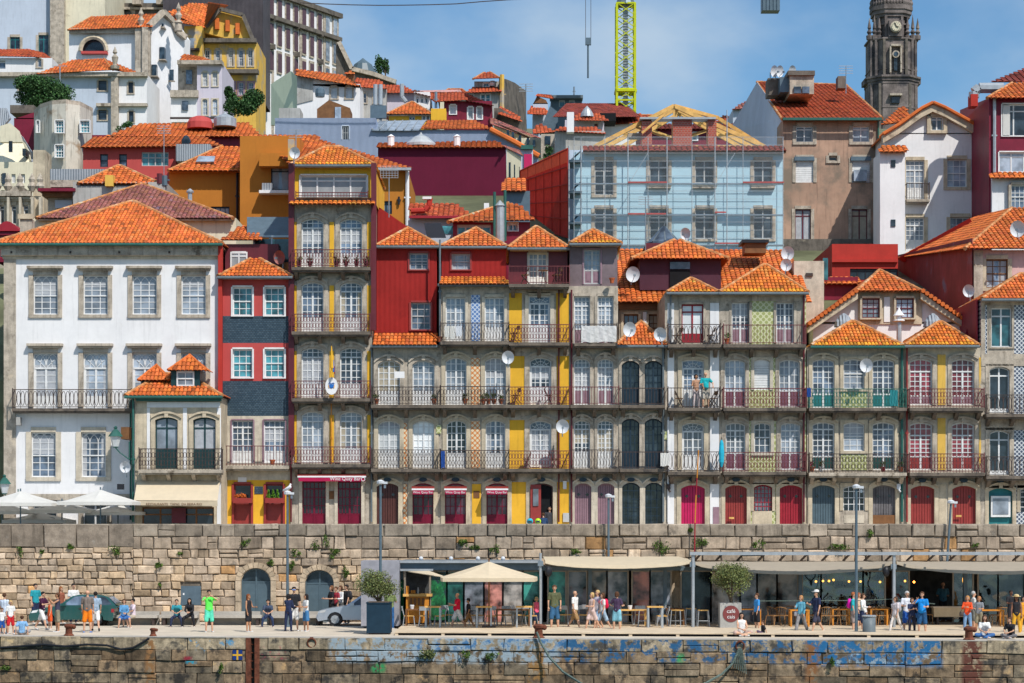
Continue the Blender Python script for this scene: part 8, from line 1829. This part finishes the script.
 for kind,lst in(('slat_chair',[(409,97.5,'slatted chair left of the dark kiosk table'),(425,97.5,'slatted chair right of the dark kiosk table'),(440,97.2,'slatted chair leaning near the white framed table by the kiosk'),(449,98.4,'slatted chair behind the red polo man'),(477,98,'slatted chair left of the boy in cap table'),(491,97.2,'slatted chair right below the parasol pole'),(500,98.2,'slatted chair at the left end of the long dark table'),(507,98.2,'slatted chair, second along the long dark table'),(520,98.4,'slatted chair, third along the long dark table'),(530,97.5,'slatted chair just left of the blonde girl'),(566,98.6,'slatted chair between the bearded man and shaven man'),(584,98.4,'slatted chair behind the walking trio'),(627,98.6,'slatted chair behind the low slatted table, left'),(640,98.6,'slatted chair behind the low slatted table, right'),(662,97.3,'slatted chair right of the high table under the cream canopy'),(668,98.6,'slatted chair half hidden by the stone pillar')]),
 ('bar_stool',[(678,96.6,'white metal bar stool below the stone pillar'),(691,98.4,'tall dark backed stool by the second pole'),(703,96.6,'white metal bar stool left of the round cafe sign'),(644,96.5,'white metal bar stool beside the low slatted table'),(553,98.8,'white metal bar stool behind the bearded man')]),
 ('cane_chair',[(773,97.8,'cane chair nearest the blue shirted man'),(782,97.8,'cane chair left of the bright orange table'),(790,98.4,'cane chair behind the bright orange table'),(810,98.2,'cane chair between denim jacket and navy tee'),(826,97.8,'cane chair just right of the man in white cap'),(834,97.8,'second cane chair right of the man in white cap'),(845,97.8,'cane chair just left of the magenta backpack'),(873,97.9,'cane chair immediately right of the litter bin'),(883,97.9,'cane chair two right of the litter bin'),(891,98.5,'cane chair behind the pale shirted walker'),(1003,97.4,'cane chair between long orange table and waiter'),(996,98.3,'cane chair behind the long orange table'),(931,98.8,'cane chair beside the cream counter, left')])):
  for px,Y,lb in lst:k+=1;chair(kind,mx_(px,Y),Y,ZD,[0,1.6,3.1,-1.5,.8,2.6][k%6],lb,{'slat_chair':'slatted chairs on the terrace','bar_stool':'metal bar stools','cane_chair':'cane chairs at the bar windows'}[kind])
 for px,Y,lb in((412,97.5,'white napkin box on the dark kiosk table'),(512,97.4,'white napkin box on the long dark table'),(584,98,'white basin on the table behind the trio'),(630,96.9,'white cup on the low slatted table')):
  mb=MB();x=mx_(px,Y);mb.lathe(x,Y,[(.07,ZD+.74),(.1,ZD+.9),(.09,ZD+.92)],10);one('white_bowl',mb,'plaster_white',lb,'bowl',loc=(x,Y,ZD+.74))
 q=P(962,624,97.5);mb=MB();o=Vector((X(954,98.4),98.4,ZD));t2=tag(empty('serving_counter',o),'pale plywood serving counter in front of the open dining room','counter');mb=MB();mb.box(X(934,98.4),X(974,98.4),98.4,98.9,ZD+.35,Z(608,98.4));obj('body',mb.mesh('body',mat('plywood',(.62,.48,.30),scale=1.5),o),t2);mb=MB();mb.box(X(933,98.4),X(975,98.4),98.35,98.95,Z(608,98.4),Z(606.5,98.4));obj('counter_top',mb.mesh('counter_top','timber_deck',o),t2)
 for x in(937,970):mb=MB();mb.box(X(x,98.4),X(x+2,98.4),98.45,98.85,ZD,ZD+.35);obj('leg',mb.mesh('leg','iron',o),t2)
 # handrail line across the terrace
 mb=MB();mb.path([P(760,601,96.4),P(860,600.5,96.4),P(893,599,96.4),P(935,604,96.4)],.018,5);one('guard_rope',mb,'rope','thin pale rope strung waist high between the canopy poles','rope',loc=P(760,601,96.4))
 # cafe sign panel
 Yc=95.6;o=P(731,624,Yc);o.z=ZD;t3=tag(empty('cafe_sign',o),'pale square panel with a round brick red cafe logo under the olive tree','sign');mb=MB();mb.box(X(720,Yc),X(741.5,Yc),Yc,Yc+.8,ZD,Z(603,Yc));obj('planter_box',mb.mesh('planter_box','plaster_grey',o),t3)
 mb=MB();c=P(731,613.8,Yc);mb.prism([(c.x+math.cos(2*math.pi*i/28)*.36,Yc-.02,c.z+math.sin(2*math.pi*i/28)*.36)for i in range(28)],(0,.02,0));d=obj('round_logo',mb.mesh('round_logo',mat('logo_red',(.20,.05,.05)),o),t3)
 text_obj('café',.24,'plaster_white',d,c+Vector((0,-.03,.04))-o,ext=.002);text_obj('cais',.24,'plaster_white',d,c+Vector((0,-.03,-.2))-o,ext=.002)
 olive(730.5,604,96.0,1.05,.8,'olive tree with spreading grey green crown above the round cafe sign',3,ZD+.9);olive(379,604,93.9,.98,.72,'small olive tree in the dark planter beside the lamp post',8,.95)
 Yp=92.7;o=Vector((X(379,Yp),Yp,0));t4=tag(empty('planter',o),'large dark navy cube planter at the quayside','planter');mb=MB();x0,x1=X(366.5,Yp),X(390.5,Yp);z1=Z(603.5,Yp)
 mb.box(x0,x1,Yp,Yp+1.1,.06,z1);nv=mat('planter_navy',(.012,.035,.06),rough=.6,spec=.2);obj('box',mb.mesh('box',nv,o),t4);mb=MB();mb.box(x0-.03,x1+.03,Yp-.03,Yp+1.13,z1,z1+.04);obj('rim',mb.mesh('rim',nv,o),t4);mb=MB();mb.box(x0+.08,x1-.08,Yp+.08,Yp+1,0,.06);obj('foot',mb.mesh('foot','iron',o),t4);mb=MB();mb.box(x0+.06,x1-.06,Yp+.06,Yp+1.05,z1+.035,z1+.06);obj('soil',mb.mesh('soil','bark',o),t4)
 lamp_post(380.5,484.5,0,94.4,'tall grey lamp post rising behind the olive tree planter');lamp_post(287.5,495,0,99.5,'tall grey lamp post with a seagull on top');lamp_post(856.3,489,0,92.2,'tall grey lamp post beside the litter bin')
 lamp_post(608.5,498,0,104.0,'lamp post behind the cream canopy below the purple doors',z0=.2);lamp_post(943.5,504,0,104.0,'leaning lamp post before the red paired doors',z0=.2,lean=.35)
 q=P(287.5,493,99.5);g=tag(empty('seagull',q+Vector((0,0,-.03))),'white seagull perched on the lamp left of the wine bar doors','bird');mb=MB();capsule(mb,Vector((-.05,0,.2)),Vector((.1,0,.3)),.07,.085);capsule(mb,Vector((.1,0,.32)),Vector((.13,0,.42)),.05,.045);capsule(mb,Vector((-.05,0,.19)),Vector((-.22,0,.12)),.05,.015);capsule(mb,Vector((.16,0,.42)),Vector((.23,0,.41)),.014,.006)
 for s in(-1,1):mb.tube((.02,s*.03,.2),(.02,s*.03,.02),.01,4)
 obj('body',remesh(mb,'body',.014,1),g).data.materials.append(MATS['plaster_white'])
 for s in(-1,1):mb=MB();capsule(mb,Vector((.08,s*.075,.28)),Vector((-.2,s*.05,.17)),.04,.012);obj('wing',mb.mesh('wing','dish',smooth=True),g)
 o=Vector((X(869,92),92.0,0));t5=tag(empty('litter_bin',o),'round grey metal litter bin with open top beside the tall lamp post','bin');mb=MB();r=6.6/FL*92;zt_=Z(616,92);mb.lathe(o.x,o.y,[(r*.96,.0),(r,.05),(r,zt_-.03)],20);obj('drum',mb.mesh('drum','gutter_grey',o,True),t5);mb=MB();n=20
 mb.path([(o.x+math.cos(2*math.pi*i/n)*r,o.y+math.sin(2*math.pi*i/n)*r,zt_)for i in range(n+1)],.035,6);obj('rim',mb.mesh('rim','galvanised',o),t5)
 # cars
 mat('car_green',(.01,.075,.07),rough=.25,var=.05,coat=.6,spec=.6);mat('car_silver',(.42,.47,.55),rough=.28,var=.03,metal=.5,coat=.6)
 car(29,100,100.4,'dark green hatchback parked behind the group at left','parked_car','car_green',L=3.85);car(317,400,100.4,'silver car with its bonnet showing left of the navy planter','parked_car','car_silver',L=4.2)
def olive(px,py,Y,rx,rz,label,seed,z0):
 b=Vector((X(px,Y),Y,z0));t=tag(empty('olive_tree',b),label,'tree');c=b+Vector((0,0,.45+rz));g=random.Random(seed);mb=MB();mb.path([b,b+Vector((.04,0,.2)),b+Vector((-.02,0,.5))],.085,8)
 for i in range(7):a=6.28*i/7+g.random();e=c+Vector((math.cos(a)*rx*.6,math.sin(a)*rx*.5,g.uniform(-.3,.5)*rz));m=(b+Vector((-.02,0,.45))).lerp(e,.5)+Vector((g.uniform(-.1,.1),0,-.1));mb.tube(b+Vector((-.02,0,.4)),m,.05,6,.03);mb.tube(m,e,.03,5,.008)
 obj('trunk',mb.mesh('trunk','bark',b),t);mb=MB();foliage(mb,c,rx,rx*.85,rz,7000,.042,tone=(.5,1.7),lobes=22,seed=seed);obj('crown',mb.mesh('crown','leaf_olive',b),t)
def street():
 zs=3.7
 for px,py,Y,hf,lb,top in((20.5,491,106.0,41,'white parasol at the left edge of the upper terrace',503),(100.5,489.5,106.0,40,'white parasol in front of the manor, beside the cream awning',502),(2,500,108.2,34,'pale parasol tucked behind the left edge parasol',511),(62,501,107.9,34,'drooping white parasol seen between the two front parasols',510),(118,503,108.3,30,'shaded pale parasol behind the right front parasol',512),(40,512,109.0,34,'lowest pale parasol glimpsed behind the others',520)):
  parasol(px,py,top,Y,hf,zs,lb,'canvas_white',group='parasols on the upper terrace')
 # cream awning with faint writing
 o=P(178,500,106.8);t=tag(empty('awning',o),'wide cream fabric awning with small faint lettering over the shop front','awning');mb=MB();q=[P(137,481.5,107.45),P(220,481.5,107.45),P(217.5,500.5,106.1),P(134,500,106.1)];mb.prism(q,(0,0,-.02));obj('cloth',mb.mesh('cloth','canvas_cream',o),t)
 mb=MB();mb.prism([P(134,501,106.1),P(217.5,501.2,106.1),P(217.5,506,106.1),P(134,505.2,106.1)],(0,.02,0));v=obj('valance',mb.mesh('valance','canvas_cream',o),t);text_obj('RESTAURANTE  TAPAS  DA BEIRA RIO',.16,'wood_brown',v,P(174,505.2,106.08)-o,ext=.001)
 for x in(138,214):mb=MB();mb.tube(P(x,484,107.4),P(x-1,501,106.15),.02,5);obj('arm',mb.mesh('arm','galvanised',o),t)
 # wine bar awnings
 wr=mat('awning_crimson',(.42,.01,.07),rough=.8)
 def awning(x0,x1,yt,yb,label,ts,tx,al='CENTER'):
  o=P((x0+x1)/2,yt,109.2);t=tag(empty('awning',o),label,'awning','wine bar awnings');h=(yb-yt)
  mb=MB();mb.prism([P(x0,yt,109.85),P(x1,yt,109.85),P(x1,yt+h*.32,109.25),P(x0,yt+h*.32,109.25)],(0,0,-.015));obj('cloth',mb.mesh('cloth','paint_brickred',o),t)
  mb=MB();mb.box(X(x0,109.2),X(x1,109.2),109.19,109.26,Z(yt+h*.5,109.2),Z(yt+h*.3,109.2));obj('front_rail',mb.mesh('front_rail','plaster_white',o),t)
  mb=MB();mb.box(X(x0+1,109.2),X(x1-1,109.2),109.2,109.22,Z(yb,109.2),Z(yt+h*.5,109.2));v=obj('valance',mb.mesh('valance',wr,o),t);text_obj('Wine Quay Bar',ts,'plaster_white',v,P(tx,yb-h*.12,109.185)-o,ext=.003,align=al)
  if al=='RIGHT':mb=MB();c=P(tx+2.6,yb-h*.27,109.18);mb.path([c+Vector((math.cos(R(a))*.09,0,math.sin(R(a))*.09))for a in range(0,361,40)],.02,4);obj('round_logo',mb.mesh('round_logo','plaster_white',o),t)
 awning(297.5,366,473.5,481.3,'long crimson wine bar awning over two wide doors',.24,360.5,'RIGHT')
 for x,lb in((423,'leftmost of three small crimson awnings, above the door by the brown one'),(455.5,'middle of three small crimson awnings'),(497,'rightmost of three small crimson awnings, beside the yellow wall')):awning(x-11.3,x+11.3,486,494.3,lb,.155,x)
 # red and orange pole crossing the balcony
 o=P(694,540,104.0);t=tag(empty('painted_pole',o),'slim red and orange pole standing against the pink door','pole')
 for a,b,m in(((694.5,530+25),(695,523),'paint_crimson'),((695,523),(696,495),'wood_orange'),((696,495),(697,478),'paint_crimson'),((697,478),(698.5,450),'wood_orange')):mb=MB();mb.tube(P(a[0],a[1],104.0),P(b[0],b[1],104.0),.03,6);obj('pole_section',mb.mesh('pole_section',m,o),t)
 # street lanterns and small fittings
 def lantern(px,py,Y,s,label,arm=1):
  c=P(px,py,Y);t=tag(empty('wall_lantern',c),label,'street lamp');mb=MB();mb.lathe(0,0,[(.28*s,.0),(.12*s,.22*s),(.05*s,.28*s),(.08*s,.34*s),(.01,.4*s)],6);mb.lathe(0,0,[(.1*s,-.42*s),(.12*s,-.38*s)],6);obj('cap',mb.mesh('cap','gutter_green'),t);mb=MB();mb.lathe(0,0,[(.11*s,-.38*s),(.21*s,0)],6);obj('glass',mb.mesh('glass','glass_white'),t)
  mb=MB();mb.path([Vector((.0,0,-.42*s)),Vector((.2*arm,0,-.6*s)),Vector((.65*arm,.1,-.85*s)),Vector((.65*arm,.1,-.2*s))],.03,5);obj('arm',mb.mesh('arm','gutter_green'),t)
 lantern(115.5,436.5,107.2,1.3,'green street lantern on a bracket at the manor corner');lantern(4.5,484,108.5,1.2,'green street lantern at the left edge above the parasol')
 box_thing('flood_lamp',117,123.5,484,489.5,107.2,107.4,'paint_black','black floodlight below the small dish by the cream awning','lamp');box_thing('meter_cabinet',16,20,417,425,109.5,109.9,'plaster_grey','small grey box at the left end of the manor balcony','box');box_thing('bracket_box',121,129,427,439,107.5,109.0,'wood_brown','brown box with red edge behind the green lantern','box')
 box_thing('notice_board',139+255.5,404.5,371.5,378,108.9,108.95,'plaster_white','small white board fixed on the upper stone balcony','board')
 for x,y,lb in((438.7,430,'small picture tile by the half open door'),(666.5,436,'small green poster left of the lower balcony')):box_thing('wall_poster',x-2.5,x+2.5,y-5,y+3.5,109.9,109.95,'azulejo_green',lb,'poster')
 # oval consulate style shield and yellow flag on the tall house
 c=P(331.5,386,109.0);t=tag(empty('oval_shield',c),'white oval shield with a blue and gold emblem on the balcony','shield');n=28;mb=MB();mb.prism([(math.cos(2*math.pi*i/n)*.31,0,math.sin(2*math.pi*i/n)*.43)for i in range(n)],(0,.03,0));obj('plate',mb.mesh('plate','plaster_white'),t);mb=MB();mb.lathe(0,-.02,[(.02,-.12),(.13,-.06),(.14,.06),(.1,.08)],10,1,.15);obj('emblem',mb.mesh('emblem',mat('emblem_blue',(.02,.15,.5))),t)
 mb=MB();mb.path([(-.15,-.02,.12),(-.08,-.02,.16),(0,-.02,.11),(.08,-.02,.16),(.15,-.02,.12)],.018,4);obj('wings',mb.mesh('wings','emblem_blue'),t)
 for s in(-1,1):mb=MB();mb.tube((s*.14,-.01,.04),(s*.12,-.01,-.1),.025,4);obj('scroll',mb.mesh('scroll','plaster_yellow'),t)
 o=P(332,378,108.9);t=tag(empty('flag',o),'furled yellow, blue and red flag hanging from a short staff','flag');mb=MB();mb.tube(P(331,346,108.9)+Vector((0,.3,.15)),P(332,379,108.9),.018,5);obj('staff',mb.mesh('staff','iron',o),t)
 for(ya,yb,wa,wb,m,dx)in((346,368,1,3.2,'plaster_yellow',0),(360,372,.6,1.6,'emblem_blue',2.0),(366,374,.4,.9,'paint_crimson',3.0),(371,377,2.4,1.4,'plaster_yellow',0)):mb=MB();mb.tube(P(331.5+dx,ya,108.85),P(332+dx*.8,yb,108.8),wa/20*.5,8,wb/20*.55);obj('cloth',mb.mesh('cloth',m,o),t)
 # laundry, pots, folding furniture on the balconies
 def pot(px,ys,lb,m='terracotta',plant=True,Y=109.55,s=1.0,flower=None):
  z=Z(ys,110)+.02;x=X(px,Y);t=tag(empty('flower_pot',(x,Y,z)),lb,'flower pot','pots on the balconies');mb=MB();mb.lathe(0,0,[(.08*s,0),(.13*s,.2*s),(.15*s,.21*s),(.15*s,.26*s)],10);obj('pot',mb.mesh('pot',m),t)
  if plant:mb=MB();foliage(mb,Vector((0,0,.38*s)),.2*s,.16*s,.2*s,110,.045,seed=int(px));obj('plant',mb.mesh('plant','leaf'),t)
  if flower:mb=MB();[mb.ball((rnd.uniform(-.14,.14),-.1,.38+rnd.uniform(-.1,.15)),.035,6,4)for _ in range(7)];obj('blossom',mb.mesh('blossom',flower),t)
 for px,ys,lb,m,pl in((217,470,'terracotta pot of green leaves right of the second green door','terracotta',1),(151,470,'pot with tall spindly plant left of the first green door','plaster_white',1),(144,470,'small leafy pot at the left end of the corner house balcony','terracotta',1),(272.5,465.5,'small terracotta pot in front of the white door over the yellow wall','terracotta',0),(299,268,'dark trough pot at the left of the top balcony','paint_winered',1),(310,268,'dark pot below the first top floor door','paint_winered',1),(336.5,268,'dark pot left below the second top floor door','paint_winered',1),(346,268,'dark pot in the middle of the top balcony','paint_winered',1),(356.5,268,'dark pot right below the second top floor door','paint_winered',1),(366,268,'red flowering pot at the right end of the top balcony','paint_winered',1),
 (376.5,405,'terracotta pot at the left end of the stone house upper balcony','terracotta',1),(465,405,'brown pot under the orange tile strip, upper balcony','terracotta',1),(483.5,405,'first red pot below the right upper door','terracotta',1),(488.5,405,'second red pot below the right upper door','terracotta',1),(494,405,'third red pot below the right upper door','terracotta',1),(501,405,'last red pot near the yellow wall, upper balcony','terracotta',1),(434,405,'leafy pot between the two stone houses','terracotta',1),(612,284.5,'terracotta pot at the right of the plank attic','terracotta',0),(727,345,'red pot of green leaves left of the green tile panel','terracotta',1),(812,472.5,'pot of magenta flowers at the left of the teal balcony','terracotta',1),(821,472.5,'white pot on the lower teal house balcony','plaster_white',1),(883,472.5,'bright red pot below the right teal door','paint_red',1),(901,472.5,'terracotta pot with tall plant at the balcony end','terracotta',1),(437+3,346-3,'red pot by the drainpipe of the laundry balcony','terracotta',0)):
  pot(px,ys,lb,m,pl,flower='paint_pink' if 'magenta' in lb else('paint_red' if 'flowering' in lb else None))
 for px,lb in((240.5,'orange berry bush in the left street window box'),):
  c=P(px,496,109.7);mb=MB();foliage(mb,c,.34,.12,.2,300,.05,seed=2);one('berry_bush',mb,'orange_tile',lb,'plant',loc=c)
 for i,px in enumerate((268.6,273,277.4)):
  c=P(px,498,109.7);mb=MB();[mb.leaf(c+Vector((rnd.gauss(0,.055)*(1-k/260),rnd.gauss(0,.03),k/260*.45)),.045,(1.6,2.2,.8))for k in range(240)];one('topiary_cone',mb,'leaf',['left of three tiny green topiary cones in a window box','middle of three tiny green topiary cones','right of three tiny green topiary cones in a window box'][i],'plant',loc=c)
 for px in(242.5,274.5):
  box_thing('window_box',px-9.5,px+9.5,498,503,109.55,109.95,'paint_brickred','red wooden window box at the %s street window of the yellow ground floor'%('left' if px<250 else 'right'),'window box')
 def cloth(px,w,yt,yb,m,lb,Y=109.2,nm='laundry'):
  rows=[[(X(px-w/2+w*j/8,Y),Y-.02*math.sin(j*2.3+k),Z(yt+(yb-yt)*k/4+(rnd.uniform(-.6,.6)if k==4 else 0),Y))for j in range(9)]for k in range(5)];mb=MB()
  for r in rows:mb.v+=[tuple(p)for p in r]
  for r in rows:mb.v+=[(p[0],p[1]+.02,p[2])for p in r]
  for k in range(4):
   for j in range(8):a=k*9+j;mb.face((a,a+1,a+10,a+9));mb.face((45+a,45+a+9,45+a+10,45+a+1))
  one(nm,mb,m,lb,'laundry' if nm=='laundry' else 'cloth',loc=rows[0][0])
 cloth(447,5,326,337,'canvas_white','white towel, leftmost on the upper railing line');cloth(452.5,4.5,326,339,'canvas_white','pale shirt hung between two white towels');cloth(459,6,326,336,'dish','greyish towel, rightmost on the upper railing line');cloth(599,35,326,342,'lace','long white lace cloth draped over the plank top house railing',nm='draped_cloth')
 cloth(443,4,451,468,mat('blue_cloth',(.02,.08,.32)),'blue coat hanging at the end of the lower balcony');cloth(836.5,5,452-4,470,'blue_cloth','dark blue cloth beside pot',nm='laundry')if False else None
 cloth(894,8,390,406,'paint_teal','teal cloth draped on the right of the teal balcony');cloth(809,4,388,397,'blue_cloth','blue cloth hung at the left of the teal balcony');cloth(665,9,453,466,'canvas_white','pale checked towel left of the lower white pier')
 c=P(721.5,447,109.2);t=tag(empty('beach_umbrella',c),'furled bright turquoise umbrella tied upright to the balcony','umbrella');mb=MB();mb.lathe(0,0,[(.04,.35),(.1,.2),(.14,-.3),(.12,-.75),(.04,-1.0)],10);obj('cloth',mb.mesh('cloth',mat('turquoise',(.02,.42,.60))),t);mb=MB();mb.tube((0,0,-1.2),(0,0,.5),.02,6);obj('pole',mb.mesh('pole','iron'),t)
 fc=[None]
 def fold(px,ys,lb,m='iron',Y=109.6):
  z=Z(ys,110)+.01
  if fc[0]is None:
   t=fc[0]=tag(empty('folding_chair',(X(px,Y),Y,z)),lb,'chair','folding chairs on balconies')
   for s in(-1,1):mb=MB();mb.tube((-.2,s*.18,0),(.2,s*.18,.8),.018,5);mb.tube((.22,s*.18,0),(-.18,s*.18,.45),.018,5);obj('leg_frame',mb.mesh('leg_frame',m),t)
   mb=MB();mb.box(-.2,.18,-.18,.18,.43,.46);obj('seat',mb.mesh('seat','wood_brown'),t);mb=MB();mb.box(.17,.2,-.18,.18,.62,.82);obj('backrest',mb.mesh('backrest','wood_brown'),t)
  else:t=copy_tree(fc[0]);t['label']=lb;t.location=(X(px,Y),Y,z);t.rotation_euler=(0,0,rnd.choice([0,3.14,.4]))
 for px,ys,lb in((525,285,'folding chair left on the red attic terrace'),(557,285,'folding chair right on the red attic terrace'),(515,343,'folding chair on the top floor yellow house balcony, left'),(516,405,'folding chair on the middle yellow house balcony, left'),(548,405,'folding chair on the middle yellow house balcony, right'),(527,468.5,'folding chair on the lowest yellow house balcony, left'),(553,468.5,'folding chair on the lowest yellow house balcony, right'),(678,345,'folding chair left of the crimson balcony door'),(711,345,'folding chair right of the crimson balcony door'),(679,408,'folding chair left of the balcony couple'),(713,408,'folding chair right of the balcony couple')):fold(px,ys,lb)
 o=P(543,285,109.5);t=tag(empty('bistro_table',o),'small bistro table before the white attic door','table');z0=Z(285.5,110)-o.z;mb=MB();mb.lathe(0,0,[(.25,z0+.68),(.25,z0+.71)],14);obj('tabletop',mb.mesh('tabletop','wood_brown'),t);mb=MB()
 for a in(0,2.1,4.2):mb.tube((math.cos(a)*.2,math.sin(a)*.2,z0),(-math.cos(a)*.1,-math.sin(a)*.1,z0+.68),.015,5)
 obj('legs',mb.mesh('legs','iron'),t)
 for px,m,lb in((530,'turquoise','turquoise blue helmet on the parapet by the red door'),(538,mat('helmet_lime',(.5,.8,.02),rough=.3),'lime yellow helmet on the parapet by the red door')):
  c=P(px,519.5,105.0);c.z=4.76;t=tag(empty('helmet',c),lb,'helmet');mb=MB();mb.ball((0,0,.02),.15,14,8);obj('shell',mb.mesh('shell',m,smooth=True),t);mb=MB();mb.box(-.09,.09,-.155,-.1,-.04,.06);obj('visor',mb.mesh('visor','glass_dark'),t)
 plates=[]
 # number plates over the street doors
 for px in(178-11,204,387.5,423,455.5,497,541.5,583,606,631,654,693,736,791,823.5,884,922.5,964,1000.5):
  ov=MB();c=P(px,479.6 if px<900 else 480.4,109.8);ov.lathe(0,0,[(.01,0),(.01,0)],4);ov=MB();n=14;ov.prism([(math.cos(2*math.pi*i/n)*.2,0,math.sin(2*math.pi*i/n)*.11)for i in range(n)],(0,.04,0));plates.append((px,c,ov))
 for i,(px,c,ov)in enumerate(plates):o=obj('number_plate',ov.mesh('number_plate','paint_darkblue'),None,c);tag(o,'dark oval number plate over a street door arch','plaque','oval number plates over the street doors')
 for px,lb in((668.5,'small black wall lamp on the white pier left of the pink door'),(898.5,'small pale wall lamp above the parapet beside the green pipe')):c=P(px,487,109.8);mb=MB();mb.box(c.x-.08,c.x+.1,109.75,109.95,c.z-.1,c.z+.15);mb.tube((c.x,109.8,c.z-.1),(c.x+.08,109.7,c.z-.25),.05,6);one('wall_lamp',mb,'iron' if px<700 else 'dish',lb,'lamp',loc=c)
 # roof aerials
 for px,y0,y1,Y,lb in((389,198,178,113,'grid aerial on a thin mast beside the ochre wall'),(164,165,126,148,'thin pole with a lamp head in front of the crimson house'),(60,98,66,200,'tall blue lamp pole rising through the round tree'),(645.5,240,197,121,'thin black mast in front of the light blue house'),(846,78,66,141,'small rooftop aerial on the salmon house'),(296,150,130,121,'short aerial behind the tall yellow house'),(526,110,84,228,'thin aerial mast beside the tall grey house')):
  a,b=P(px,y0,Y),P(px,y1,Y);t=tag(empty('aerial_mast',a),lb,'aerial');mb=MB();mb.tube(a-Vector((0,0,1.0)),b,.03 if Y<150 else .06,5);obj('pole',mb.mesh('pole','steel',a),t);mb=MB();s=Y/110
  for k in range(4 if px!=60 else 1):z=b.z-.12*k*s;mb.tube((b.x-.35*s,Y,z),(b.x+.35*s,Y,z),.018*s,4)
  if px==389:mb=MB();[mb.box(b.x-.45,b.x+.45,Y-.01,Y+.01,b.z+.12*k,b.z+.02+.12*k)for k in range(6)];[mb.box(b.x-.45+.15*k,b.x-.43+.15*k,Y-.012,Y+.008,b.z,b.z+.62)for k in range(7)]
  obj('elements',mb.mesh('elements','galvanised',a),t)
def camera_light():
 cam=bpy.data.cameras.new('camera');co=bpy.data.objects.new('camera',cam);COL.objects.link(co)
 co.location=(0,0,CZ);co.rotation_euler=(R(90),0,0);cam.sensor_width=36;cam.lens=FL/1024*36
 cam.shift_y=(HY-341.5)/1024;cam.clip_end=6000;cam.clip_start=1;SC.camera=co
 EL,AZ=50,34 # sun height; degrees to the right of the line from the houses to the camera
 d=Vector((math.sin(R(AZ))*math.cos(R(EL)),-math.cos(R(AZ))*math.cos(R(EL)),math.sin(R(EL))))
 s=bpy.data.lights.new('sun','SUN');s.energy=3.7;s.angle=R(.6);s.color=(1,.95,.87)
 so=bpy.data.objects.new('sun',s);COL.objects.link(so);so.rotation_euler=d.to_track_quat('Z','Y').to_euler();so.location=(0,0,150)
 w=bpy.data.worlds.new('World');SC.world=w;w.use_nodes=True;nt=w.node_tree;N=nt.nodes;L=nt.links
 bg=N['Background'];sk=N.new('ShaderNodeTexSky');sk.sky_type='NISHITA';sk.sun_disc=False
 sk.sun_elevation=R(EL);sk.sun_rotation=math.atan2(d.x,d.y);sk.air_density=1.0;sk.dust_density=.6;sk.ozone_density=2.5
 # thin uneven cloud over the sky
 tc=N.new('ShaderNodeTexCoord');mp=N.new('ShaderNodeMapping');mp.inputs['Scale'].default_value=(1,1,1.8);L.new(tc.outputs['Generated'],mp.inputs[0])
 n=N.new('ShaderNodeTexNoise');n.inputs['Scale'].default_value=5.5;n.inputs['Detail'].default_value=6;n.inputs['Roughness'].default_value=.5;L.new(mp.outputs[0],n.inputs['Vector'])
 r=N.new('ShaderNodeMapRange');r.interpolation_type='SMOOTHSTEP';r.inputs['From Min'].default_value=.36;r.inputs['From Max'].default_value=.66;r.inputs['To Max'].default_value=.8;L.new(n.outputs['Fac'],r.inputs['Value'])
 mx=N.new('ShaderNodeMix');mx.data_type='RGBA';L.new(r.outputs[0],mx.inputs[0])
 tn=N.new('ShaderNodeMix');tn.data_type='RGBA';tn.blend_type='MULTIPLY';tn.inputs[0].default_value=1;L.new(sk.outputs[0],tn.inputs[6]);tn.inputs[7].default_value=SKYTINT
 L.new(tn.outputs[2],mx.inputs[6]);mx.inputs[7].default_value=CLOUDC
 L.new(mx.outputs[2],bg.inputs['Color']);bg.inputs['Strength'].default_value=.125
 SC.view_settings.view_transform='Standard';SC.view_settings.look='None';SC.view_settings.gamma=1;SC.view_settings.exposure=EXPO
 SC.cycles.max_bounces=5;SC.cycles.diffuse_bounces=2;SC.cycles.glossy_bounces=2;SC.cycles.transparent_max_bounces=8
 SC.cycles.use_denoising=True;SC.cycles.caustics_reflective=False;SC.cycles.caustics_refractive=False
SKYTINT=(.48,.70,.82,1);CLOUDC=(3.8,4.6,5.4,1);EXPO=0.22
setup_mats()
for fn in('people','front_row','middle_row','hill','quay','terrace','street'):
 if fn in globals():globals()[fn]()
camera_light()
